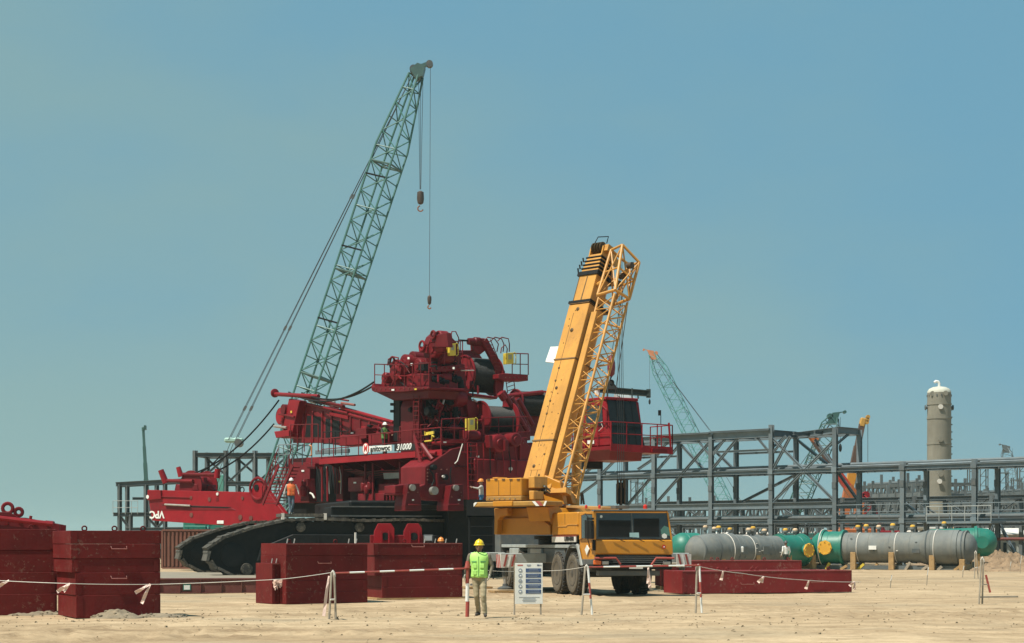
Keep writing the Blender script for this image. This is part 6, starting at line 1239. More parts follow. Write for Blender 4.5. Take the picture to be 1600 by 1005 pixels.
# container and green unit behind the tracks
D = 118; CT = Fr((gx(254, D), D), (1, -.05)); o = thing('shipping_container', 'brown corrugated container standing beyond the crawler tracks', 'container', CT.w(1.3, 2, 0))
emit('container_body', MB().box(CT.w(1.6, 3.2, 1.3), (3.3, 6, 2.42), (CT.ux, CT.uy, CT.uz)), BROWN, o)
for k in range(12): emit('corrugation', MB().box(CT.w(.12 + k * .27, .16, 1.3), (.13, .08, 2.3), (CT.ux, CT.uy, CT.uz)), BROWN, o, bevel=.02)
for xx in (-.06, 3.26): emit('corner_post', MB().box(CT.w(xx, .18, 1.3), (.14, .16, 2.5), (CT.ux, CT.uy, CT.uz)), BROWN, o)
for zz in (.06, 2.55): emit('rail_beam', MB().box(CT.w(1.6, .18, zz), (3.3, .17, .12), (CT.ux, CT.uy, CT.uz)), BROWN, o)
o = thing('shipping_container', 'dark red container side right of the corrugated one', 'container', CT.w(4.6, 4, 0)); emit('container_body', MB().box(CT.w(5.2, 4.4, 1.3), (3.6, 5, 2.55), (CT.ux, CT.uy, CT.uz)), RUST, o)
for k in range(9): emit('corrugation', MB().box(CT.w(3.7 + k * .4, 1.87, 1.3), (.2, .08, 2.3), (CT.ux, CT.uy, CT.uz)), RUST, o, bevel=.02)
o = thing('generator_unit', 'small sea green unit on top of the container roofs', 'machine', CT.w(2.6, 4, 2.6)); p = W(307, 828, 121)
emit('casing', MB().box(p + V((0, 0, -.15)), (1.5, 1.2, .85)), TEAL, o, bevel=.05)
for k in range(4): emit('cooling_fin', MB().box(p + V((-.5 + .33 * k, -.63, -.15)), (.1, .08, .6)), TEAL, o)
emit('end_cover', MB().lathe(p + V((.75, 0, -.1)), (1, 0, 0), [(0, .4), (.1, .4), (.2, .2)], 14), TEAL, o, smooth=True)

# ------------------------------------------------------------------ horizontal vessels on timber
def vessel(label, pL, axis, length, prof, zc_, caps=(), bands=(), noz=(), sup=(), mats=(VESSEL, TEAL), sidecap=None, kx=1.0):
    prof = [(n_, m_, [(x_ * kx, r_) for x_, r_ in pr]) for n_, m_, pr in prof]; length *= kx; caps = [(d * kx, r) for d, r in caps]; bands = [(d * kx, r) for d, r in bands]; noz = [(d * kx, *e) for d, *e in noz]; sidecap = [(d * kx, *e) for d, *e in (sidecap or ())]
    axis = V((axis[0], axis[1], 0)).normalized(); nrm = V((axis.y, -axis.x, 0)); p = V((pL[0], pL[1], zc_))
    o = thing('pressure_vessel', label, 'vessel', p + axis * length / 2 - V((0, 0, zc_)), 'horizontal vessels waiting on timber')
    for nm, m, pr in prof: emit(nm, MB().lathe(p, axis, pr, 40), mats[m], o, smooth=True, ang=50)
    for d, r in bands: emit('strap_band', MB().ring(p + axis * d, axis, r, .03, 40, 5), OFFW, o, smooth=True)
    for d, r in caps: emit('weld_ring', MB().ring(p + axis * d, axis, r, .045, 40, 5), STEELD, o, smooth=True)
    L1 = prof[0][2]; xs_ = [x_ for _, _, pr in prof for x_, _r in pr]
    for k in range(7):
        d = min(xs_) + (max(xs_) - min(xs_)) * (k + 1) / 8
        for nm, m_, pr in prof:
            for (a0, r0), (a1, r1) in zip(pr[:-1], pr[1:]):
                if a0 <= d < a1 and a1 - a0 > .6: rr0 = r0 + (r1 - r0) * (d - a0) / (a1 - a0); emit('weld_seam', MB().ring(p + axis * d, axis, rr0, .012, 40, 4), mats[m_], o, smooth=True)
    for k in range(10):
        a_ = rr.uniform(-.6, .7); d = rr.uniform(.25, .8) * length; q = p + axis * d + nrm * .985 * math.cos(a_) + V((0, 0, .985 * math.sin(a_))); emit('clip', MB().box(q, (.12, .05, .05), (axis, nrm, V((0, 0, 1)))), rr.choice((STEELD, OFFW, VESSEL)), o)
    for d, r, h, m in noz:
        q = p + axis * d + V((0, 0, r)); nz_ = emit('nozzle', MB().lathe(q, (0, 0, 1), [(-.15, .10), (h * .6, .10), (h * .6, .17), (h, .17)], 14), VESSEL, o, smooth=True); emit('nozzle_cap', MB().lathe(q + V((0, 0, h)), (0, 0, 1), [(0, .17), (.08, .16), (.14, .09)], 14), m, nz_, smooth=True)
    for d, s, rr_ in (sidecap or ()):
        q = p + axis * d + nrm * s; sc_ = emit('side_nozzle', MB().lathe(q, nrm, [(-.5, .35), (.25, .35)], 18), TEAL, o, smooth=True)
        emit('cover_plate', MB().lathe(q + nrm * .25, nrm, [(0, rr_), (.12, rr_)], 8), mat('cover orange', (.66, .34, .03), .5, .12, 2, .2), sc_)
        for k in range(8): a = k * .785; b_ = q + nrm * .37 + axis * math.cos(a) * rr_ * .82 + V((0, 0, math.sin(a) * rr_ * .82)); emit('bolt', MB().tube(b_, b_ + nrm * .06, .04, 6), YSIGN, sc_)
    return o, p, axis, nrm
YC = mat('cap yellow', (.62, .36, .04), .5); CC = mat('cap cream', (.62, .45, .28), .6)
def timber(label, q, nrm, ax, h, w=.34, dpt=1.3):
    o = thing('timber_support', label, 'timber', q, 'timber supports under the vessels')
    emit('upright', MB().box(q + nrm * (dpt / 2 - .1) + V((0, 0, h / 2)), (w, .25, h), (ax, nrm, V((0, 0, 1)))), WOOD, o, bevel=.02); emit('upright', MB().box(q - nrm * (dpt / 2 - .1) + V((0, 0, h / 2)), (w, .25, h), (ax, nrm, V((0, 0, 1)))), WOOD, o, bevel=.02); emit('cradle_beam', MB().box(q + V((0, 0, .2)), (w * .9, dpt - .5, .36), (ax, nrm, V((0, 0, 1)))), WOOD, o, bevel=.02)
# right vessel
pL = W(1268, 855, 117.5); ax = (.88, -.47)
r1_, r2_ = .98, 1.02
o, p, a, n = vessel('grey and sea green vessel nearest the right, with yellow octagonal cover', pL, ax, 11.6,
    [('green_head', 1, [(0, .05), (.05, .45), (.2, .72), (.5, .95), (.8, 1.04), (.86, 1.16), (1.05, 1.16), (1.08, 1.05), (2.3, 1.05), (2.33, 1.16), (2.5, 1.16), (2.52, 1.06)]),
     ('shell', 0, [(2.5, .97), (7.9, .97), (8.5, 1.13), (10.6, 1.13), (10.62, 1.06), (11.0, 1.04), (11.04, 1.10), (11.12, 1.10), (11.14, .96), (11.45, .78), (11.66, .45), (11.72, .05)])], 0.28 + 1.13,
    caps=[(8.5, 1.13), (10.9, 1.05)], bands=[(.9, 1.18), (3.6, .98), (6.3, .98), (9.05, 1.15)], noz=[(3.4, .97, .35, YC), (4.0, .97, .4, YC), (4.9, .97, .35, CC), (5.9, .97, .45, YC), (7.3, .97, .35, YC)], sidecap=[(1.45, 1.0, .48)], kx=.92)
for k, d in enumerate((.4, 3.1, 5.6, 8.2, 10.1)): timber(('leftmost', 'second', 'third', 'fourth', 'rightmost')[k] + ' timber support under the right vessel', (p + a * d - V((0, 0, p.z))), n, a, 1.12 if k < 4 else .7, dpt=2.0)
for s_ in (-.45, .45): emit('vessel_shade_beam', MB().bar(p + a * .3 + n * s_ - V((0, 0, p.z - .14)), p + a * 10.2 + n * s_ - V((0, 0, p.z - .14)), .30, .26), STEELD, o)  # dark beams added in place of the shade under the vessel
for k in range(9): q_ = p + a * (1.2 + k * 1.05) + n * rr.uniform(.5, 1.0) - V((0, 0, p.z)); emit('chock', MB().bar(q_, q_ + a * rr.uniform(.2, .5) + V((0, 0, rr.uniform(.2, .5))), .16), rr.choice((WOOD, GREYW, YSIGN)), o)
for d, hh_ in ((4.4, .0), (7.2, -.2)): emit('saddle_plate', MB().box(p + a * d + n * 1.0 + V((0, 0, hh_)), (.5, .08, .25), (a, n, V((0, 0, 1)))), WHITE if d < 5 else STEELD, o)
# left vessel: near head on the left
pL = W(1086, 858, 111); ax = (.80, .60)
o, p, a, n = vessel('grey vessel with a rounded left end and green right end behind the low slabs', pL, ax, 10.0,
    [('shell', 0, [(-.55, .05), (-.5, .35), (-.3, .62), (0, .80), (.05, .90), (.12, .90), (.14, .84), (.5, .98), (1.2, 1.06), (2.9, 1.06), (3.5, .95), (7.0, .93)]),
     ('green_end', 1, [(6.98, .95), (7.2, .96), (7.2, 1.04), (7.4, 1.04), (7.42, .98), (9.2, .98), (9.22, 1.06), (9.4, 1.06), (9.42, .97), (9.8, .8), (10.0, .4), (10.05, .05)])], 0.20 + 1.04,
    caps=[(.1, .90), (1.3, 1.06), (2.9, 1.06)], bands=[(2.4, 1.08), (4.3, .95)], noz=[(2.0, 1.06, .35, YC), (4.6, .94, .35, CC), (5.0, .94, .45, YC), (6.0, .94, .3, CC), (7.9, .98, .3, YC), (8.8, .98, .3, CC)], sidecap=[(8.75, .95, .46)])
for k, d in enumerate((1.6, 4.6, 7.4, 9.6)): timber(('leftmost', 'second', 'third', 'rightmost')[k] + ' timber support under the vessel with the rounded left end', (p + a * d - V((0, 0, p.z))), n, a, .95, dpt=1.8)
for d in (3.3, 5.2): emit('saddle_plate', MB().box(p + a * d + n * .98 + V((0, 0, .0)), (.5, .08, .5), (a, n, V((0, 0, 1)))), VESSEL, o)
emit('white_valve', MB().lathe(p + a * 3.0 + n * 1.08 + V((0, 0, -.1)), (0, 0, 1), [(0, .08), (.3, .1), (.35, .05)], 10), WHITE, o)
pL = W(1052, 850, 124)
o, p, a, n = vessel('green ended vessel mostly hidden behind the truck crane', pL, (.85, .53), 7.5, [('green_head', 1, [(-.1, .05), (0, .5), (.3, .9), (.7, 1.06), (2.0, 1.06), (2.02, .97)]), ('shell', 0, [(2.0, .95), (7.5, .95)])], 1.35, noz=[(2.8, .95, .5, CC), (3.6, .95, .4, CC), (5.0, .95, .35, YC)], sidecap=[(1.5, 1.0, .5)])
for k, d in enumerate((1.5, 5.5)): timber(('left', 'right')[k] + ' timber support under the vessel hidden by the truck', (p + a * d - V((0, 0, p.z))), n, a, .9)
pL = W(1452, 852, 124)
o, p, a, n = vessel('sea green vessel end peeping out behind the right vessel', pL, (.97, -.22), 5.0, [('shell', 1, [(0, .9), (3.0, 1.0), (3.02, 1.12), (3.2, 1.12), (3.22, 1.0), (3.9, .95), (4.3, .7), (4.5, .3), (4.55, .05)])], 1.75, noz=[(1.0, .95, .35, YC)])
emit('lifting_trunnion', MB().lathe(p + a * 3.5 + n * .9, n, [(0, .3), (.35, .3), (.35, .42), (.45, .42)], 16), TEAL, o, smooth=True)
for k, d in enumerate((.6, 3.2)): timber(('left', 'right')[k] + ' timber support under the green vessel end', (p + a * d - V((0, 0, p.z))), n, a, 1.0)

# ------------------------------------------------------------------ pale process tower
D = 182; tx = gx(1467.5, D); tr_ = 18.3 / F * D
TW = thing('process_tower', 'tall pale grey process tower with domed top on the right', 'tower', (tx, D, 0))
zt_ = zat(614, D)
emit('shell', MB().lathe((tx, D, 0), (0, 0, 1), [(0, tr_ * 1.02), (zat(776, D), tr_ * 1.02), (zt_, tr_), ], 48), TOWER, TW, smooth=True)
emit('dome', MB().lathe((tx, D, zt_), (0, 0, 1), [(0, tr_), (.18, tr_ * .98), (.40, tr_ * .85), (.57, tr_ * .55), (.64, tr_ * .2), (.66, .02)], 48), mat('dome pale', (.50, .50, .42), .7, .1), TW, smooth=True)
for py in (654, 694, 776, 632): emit('ring_stiffener', MB().lathe((tx, D, zat(py, D)), (0, 0, 1), [(-.09, tr_ * 1.0), (-.08, tr_ * 1.045), (.08, tr_ * 1.045), (.09, tr_)], 48), TOWER, TW, smooth=True)
for px, py, l in ((1465, 637, .4), (1465, 688, .4), (1465, 742, .4), (1473, 616, .35), (1463, 753, .6), (1454, 616, .3)):
    x = gx(px, D); yy = D - math.sqrt(max(tr_ ** 2 - (x - tx) ** 2, 0)); emit('nozzle', MB().lathe((x, yy + .2, zat(py, D)), (0, -1, 0), [(0, .15), (l * .7, .15), (l * .7, .25), (l * .7 + .09, .25)], 14), OFFW if py in (637, 753) else TOWER, TW, smooth=True)
for s in (-1, 1): emit('nozzle', MB().lathe((tx + s * (tr_ - .1), D, zat(637, D)), (s, 0, 0), [(0, .15), (.25, .15), (.25, .26), (.35, .26)], 14), STEELD, TW, smooth=True)
emit('vent_elbow', MB().path([(tx, D, zt_ + .55), (tx, D, zt_ + .95), (tx - .09, D, zt_ + 1.12), (tx - .32, D, zt_ + 1.18), (tx - .5, D, zt_ + 1.05)], .14, 10), WHITE, TW, smooth=True)
for k in range(16): a = k * .39; emit('insulation_clip', MB().box((tx + math.cos(a) * tr_ * 1.02, D + math.sin(a) * tr_ * 1.02, zt_ - .3), (.09, .09, .18)), STEELD, TW)
for k in range(20): zz = 1 + k * (zt_ - 2) / 20; emit('insulation_clip', MB().box((tx + tr_ * 1.02, D - .3, zz), (.10, .10, .12)), STEELD, TW)

# ------------------------------------------------------------------ distant steel racks, tanks, pipes
def far_rack(label, px0, px1, D0, D1, ztop, n, levels, yaw_w=6, m=STEELD, hang=()):
    a, b = V((gx(px0, D0), D0, 0)), V((gx(px1, D1), D1, 0)); fr = Fr((a.x, a.y), (b - a)); L = (b - a).length
    o = thing('distant_rack', label, 'steel structure', fr.w(L / 2, yaw_w / 2, 0), 'distant steel racks of the plant')
    for k in range(n + 1):
        for yy in (0, yaw_w): emit('column', MB().bar(fr.w(L * k / n, yy, 0), fr.w(L * k / n, yy, ztop + (.8 if k % 3 == 0 else 0)), .34), m, o)
        for z in levels: emit('cross_beam', MB().bar(fr.w(L * k / n, .2, z), fr.w(L * k / n, yaw_w - .2, z), .28), m, o)
    for z in levels:
        for yy in (0, yaw_w): emit('beam', MB().bar(fr.w(0, yy, z), fr.w(L, yy, z), .25, .45), m, o)
    for k in range(n):
        for i in range(len(levels) - 1):
            z0, z1 = levels[i], levels[i + 1]; xm = L * (k + .5) / n
            for yy in ((0, yaw_w) if k % 2 else (0,)):
                emit('brace', MB().bar(fr.w(L * k / n, yy, z0), fr.w(xm, yy, z1), .18), m, o); emit('brace', MB().bar(fr.w(L * (k + 1) / n, yy, z0), fr.w(xm, yy, z1), .18), m, o)
    for j, (z, dy, r, mm) in enumerate(hang): emit('pipe', MB().tube(fr.w(0, dy, z + r), fr.w(L, dy, z + r), r, 8), mm, o, smooth=True)
    return o
far_rack('distant truss rack between the orange boom and the pale tower', 1338, 1462, 250, 232, 10.2, 9, (3.5, 6.6, 9.4), hang=((3.6, 1.5, .3, OFFW), (6.8, 3, .35, STEELD), (3.6, 4, .4, STEEL), (9.6, 2, .25, STEELD)))
far_rack('distant truss rack right of the pale tower', 1484, 1625, 262, 236, 9.0, 11, (2.6, 5.6, 8.4), hang=((2.8, 1.5, .3, OFFW), (5.8, 3, .4, STEELD), (5.8, 4.6, .3, OFFW), (8.6, 2, .25, STEELD)))
far_rack('tall distant rack just right of the dark boomed crane', 1350, 1440, 205, 196, 7.4, 7, (2.4, 4.8, 7.0), hang=((2.6, 1.5, .25, OFFW), (5.0, 3, .3, STEELD), (5.0, 4.4, .25, STEEL)))
far_rack('distant rack standing between the right vessel and the thin masts', 1490, 1640, 200, 186, 6.2, 10, (2.2, 4.2, 6.0), hang=((2.4, 1.5, .25, OFFW), (4.4, 3, .3, STEELD), (4.4, 4.4, .2, OFFW)))
far_rack('distant rack in the gap under the main frame roof', 1130, 1335, 235, 215, 6.4, 12, (2.4, 4.4, 6.2), hang=((2.6, 1.5, .25, OFFW), (4.6, 3, .3, STEELD)))
far_rack('farthest faint rack along the right horizon', 1330, 1660, 380, 350, 12.5, 20, (3.0, 6.2, 9.2, 12.0), hang=((3.2, 2, .5, OFFW), (6.4, 2, .5, STEELD), (9.4, 3, .4, OFFW)))
far_rack('distant dark rack farther behind the tower', 1380, 1640, 330, 300, 9.5, 16, (3.0, 6.2, 9.2), hang=((3.2, 2, .4, OFFW), (6.4, 2, .4, STEELD)))
far_rack('low distant rack seen through the main frame', 1040, 1345, 330, 275, 5.2, 14, (2.4, 4.8), hang=((2.5, 1.5, .35, OFFW), (2.5, 3, .35, STEEL), (5.0, 3, .3, OFFW), (5.0, 4.4, .4, STEELD)))
far_rack('low distant rack seen above the truck crane cab', 975, 1140, 230, 222, 6.8, 7, (4.2, 6.5), hang=((4.4, 2, .3, STEELD),))
far_rack('very distant low rack at the left of the main frame', 880, 1060, 420, 400, 5.0, 9, (2.5, 4.8), hang=((2.6, 2, .3, OFFW),))
for i, (px, D, h, lb) in enumerate(((1520, 280, 14.0, 'first thin lattice mast right of the tower'), (1536, 300, 14.6, 'second thin lattice mast right of the tower'), (1567, 285, 13.2, 'third thin lattice mast right of the tower'), (1588, 300, 12.6, 'fourth thin lattice mast right of the tower'), (1598, 280, 14.4, 'last thin lattice mast at the right picture edge'), (991, 330, 13.5, 'pair of thin masts left of the main frame'), (999, 332, 13.0, 'thin mast with a platform left of the main frame'))):
    o = thing('lattice_mast', lb, 'mast', (gx(px, D), D, 0), 'thin lattice masts of the plant'); w = .65; x = gx(px, D)
    for sx in (-1, 1):
        for sy in (-1, 1): emit('mast_leg', MB().bar((x + sx * w, D + sy * w, 0), (x + sx * w, D + sy * w, h), .16), STEELD, o)
    for k in range(int(h / 1.6)):
        z = 1.6 * k; emit('mast_brace', MB().bar((x - w, D - w, z), (x + w, D - w, z + 1.6), .10), STEELD, o); emit('mast_rung', MB().bar((x - w, D - w, z + 1.6), (x + w, D - w, z + 1.6), .10), STEELD, o)
    emit('mast_platform', MB().box((x, D, h * .97), (w * 2.6, w * 2.6, .12)), STEELD, o)
for i, (px, py, D, L, r, lb) in enumerate(((1466, 825, 168, 2.2, .40, 'white horizontal tank in front of the tower foot'), (1437, 823, 185, 1.0, .42, 'short white tank left of the tower foot'))):
    o = thing('storage_tank', lb, 'tank', W(px, py, D) * 1.0 - V((0, 0, W(px, py, D).z))); c_ = W(px, py, D)
    emit('tank_shell', MB().lathe(c_ - V((L / 2, 0, 0)), (1, 0, 0), [(-.2, .05), (-.15, r * .6), (0, r), (L, r), (L + .15, r * .6), (L + .2, .05)], 20), WHITE, o, smooth=True)
    for s in (-.3, .3): emit('tank_leg', MB().box((c_.x + L * s, D, (c_.z - r * .8) / 2), (.2, .6, c_.z - r * .8)), STEELD, o)
    if i == 0: emit('end_cap', MB().lathe(c_ + V((L / 2 - .1, 0, 0)), (1, 0, 0), [(0, r + .02), (.35, r + .02)], 20), CC, o, smooth=True); emit('vent_elbow', MB().path([c_ + V((.8, 0, .3)), c_ + V((.8, 0, .9)), c_ + V((1.1, 0, 1.15))], .22, 8), WHITE, o, smooth=True)
# low buildings and stores near the horizon
for px, py0, py1, D, wpx, m, lb in ((1570, 836, 862, 150, 70, mat('shed pale', (.38, .40, .36), .7, .2, .8), 'pale low store building at the right edge behind the vessel'), (1180, 838, 850, 260, 120, GREYBOX, 'long low pale store seen through the main frame'), (960, 836, 850, 300, 90, mat('shed green', (.20, .28, .25), .7), 'low green shed behind the truck crane')):
    o = thing('store_building', lb, 'building', V((gx(px, D), D + 3, 0))); ww = wpx / F * D; h = zat(py0, D)
    emit('wall', MB().box((gx(px, D), D + 3, h / 2), (ww, 6, h)), m, o); emit('roof', MB().prism([(gx(px, D) - ww / 2 - .2, D - .3, h), (gx(px, D) + ww / 2 + .2, D - .3, h), (gx(px, D) + ww / 2 + .2, D + 3, h + .5), (gx(px, D) - ww / 2 - .2, D + 3, h + .5)], (0, 0, .1)), OFFW, o)
    for k in range(5): emit('window', MB().box((gx(px, D) - ww * .4 + ww * .2 * k, D - .03, h * .55), (ww * .07, .08, h * .35)), GLASS, o)
for i in range(7):
    D = 135 + 3 * i; px = 1060 + 42 * i; x = gx(px, D); o = thing('material_stack', ('first', 'second', 'third', 'fourth', 'fifth', 'sixth', 'seventh')[i] + ' pile of pipes and boxes from the left under the main frame', 'material', (x, D, 0), 'stacks of material under the frame')
    for k in range(5): emit('pipe_length', MB().tube((x - 1.2, D + k * .3, .2 + .32 * (k % 2)), (x + 1.3, D + k * .3 + .4, .2 + .32 * (k % 2)), .15, 8), rr.choice((STEELD, RUST, OFFW, TEAL)), o, smooth=True)
    for k in range(3): emit('crate', MB().box((x + rr.uniform(-1.2, 1.2), D + 2 + rr.uniform(0, 1), .5 + k * .45), (rr.uniform(.7, 1.3), .9, rr.uniform(.4, .9))), rr.choice((WOOD, ORANGE2, STEELD, BLUES, RUST)), o)

# ------------------------------------------------------------------ distant cranes
def far_lattice(label, tip, foot, D, w, n, m, headm, pend=None, hook=None):
    a, b = W(*foot, D), W(*tip, D); o = thing('distant_crane', label, 'crane', V((a.x, D, 0)), 'cranes in the distance')
    bo = emit('boom', MB().bar(a, a.lerp(b, .03), w * .6), m, o); lattice(bo, a, b, w, n, m, side=(.4, .9, 0), rc=.075, rl=.045)
    dr = (b - a).normalized(); sd = -1 if b.x < a.x else 1; emit('boom_head', MB().prism([b - dr * w * .5 - V((w * .28, .3, 0)), b - dr * w * .5 + V((w * .28, -.3, 0)), b + dr * w * .25 + V((w * .2, -.3, 0)), b + dr * w * .4 + V((sd * w * .55, -.3, 0)), b + dr * w * .3 - V((w * .25, .3, 0))], (0, .7, 0)), headm, o); emit('head_sheave', MB().lathe(b + dr * w * .35 + V((sd * w * .5, -.3, 0)), (0, 1, 0), [(0, .2), (.6, .2)], 12), headm, o, smooth=True); emit('head_sheave', MB().lathe(b + V((-sd * w * .3, -.3, .1)), (0, 1, 0), [(0, .35), (.6, .35)], 12), headm, o, smooth=True)
    emit('machine_house', MB().box((a.x, D, 1.9), (4, 3, 2)), m, o, bevel=.1); emit('under_tracks', MB().box((a.x, D, .5), (6, 4, 1.0)), BLACK, o, bevel=.2); emit('boom_foot', MB().bar((a.x, D, 2.5), a, .4), m, o)
    for e in (pend or ()): emit('pendant_line', MB().tube(b, W(*e, D), .04, 5), CABLE, o)
    if hook: 
        hp = W(*hook, D); emit('fall_line', MB().tube(W(hook[0], tip[1], D), hp, .025, 5), CABLE, o); emit('hook_block', MB().ball(hp, (.2, .2, .5), n=8, m=6), BLACK, o)
    return o
BTEAL = mat('distant crane teal', (.10, .30, .29), .5, .1); DGREEN = mat('distant crane green', (.035, .10, .09), .5, .15)
far_lattice('teal lattice crane with an orange boom tip right of the red cab', (1019, 553), (1142, 805), 320, 2.3, 26, BTEAL, mat('tip orange', (.6, .22, .10), .5), pend=[(1108, 672), (1111, 674), (1165, 795)], hook=(1015, 628))
far_lattice('dark green lattice crane rising through the main steel frame', (1304, 652), (1243, 800), 215, 1.9, 16, DGREEN, DGREEN, pend=[(1205, 790), (1215, 790)], hook=(1313, 700))
far_lattice('pale lattice crane at the far right edge', (1571, 700), (1590, 790), 400, 2.2, 12, STEEL, STEELD, pend=[(1545, 790)], hook=(1582, 780))
far_lattice('short red lattice boom low beside the main frame', (1348, 775), (1376, 838), 175, 1.0, 10, RED2, RED2)
far_lattice('faint grey lattice crane seen above the truck crane cab', (1016, 745), (1011, 800), 420, 2.0, 8, BTEAL, STEELD)
def far_tele(label, tip, foot, D, w, mats, headm, back=0.0, hook=None):
    a, b = W(*foot, D), W(*tip, D + back); o = thing('distant_crane', label, 'crane', V((a.x, D, 0)), 'cranes in the distance')
    n = len(mats)
    for k, m in enumerate(mats): emit('boom_section', MB().bar(a.lerp(b, k / n), a.lerp(b, (k + 1) / n), w * (1 - .13 * k), w * (1 - .13 * k)), m, o)
    dr = (b - a).normalized(); emit('boom_head', MB().bar(b - dr * w * .3, b + dr * w * .7, w * .7, w * .6), headm, o, bevel=.1)
    for s in (-.3, .0, .3): emit('head_sheave', MB().lathe(b + dr * w * (.5 + s) + V((w * .45, -.3, 0)), (0, 1, 0), [(0, w * .22), (.5, w * .22)], 12), headm, o, smooth=True)
    emit('carrier', MB().box((a.x, D, 1.2), (8, 2.6, 1.0)), m, o, bevel=.1); emit('turntable', MB().box((a.x, D, 2.3), (3.5, 2.4, 1.4)), mats[0], o, bevel=.1); emit('boom_foot', MB().bar((a.x, D, 2.2), a, w), mats[0], o)
    for dx in (-3, -1.5, 1.5, 3): emit('wheel', MB().lathe((a.x + dx, D - 1.3, .55), (0, 1, 0), [(0, .55), (2.6, .55)], 14), TYRE, o, smooth=True)
    if hook: emit('fall_line', MB().tube(W(hook[0], tip[1], D), W(*hook, D), .03, 5), CABLE, o)
    return o
DKB = mat('boom dark brown', (.09, .05, .035), .6, .2)
far_tele('dark boomed crane with an orange base and yellow head', (1347, 663), (1319, 800), 185, .95, (ORANGE2, ORG, DKB, DKB), mat('head ochre', (.45, .25, .05), .5), hook=(1356, 740))
far_tele('red and dark telescopic boom leaning left in the main frame', (1271, 688), (1342, 785), 165, .82, (ORANGE2, mat('boom red', (.42, .04, .02), .5), DKB, DKB), ORANGE2)
far_tele('thin dark telescopic boom standing alone at the far left', (224, 672), (231, 800), 210, .55, (STEELD, DGREEN, DGREEN, DGREEN, DGREEN), DGREEN)
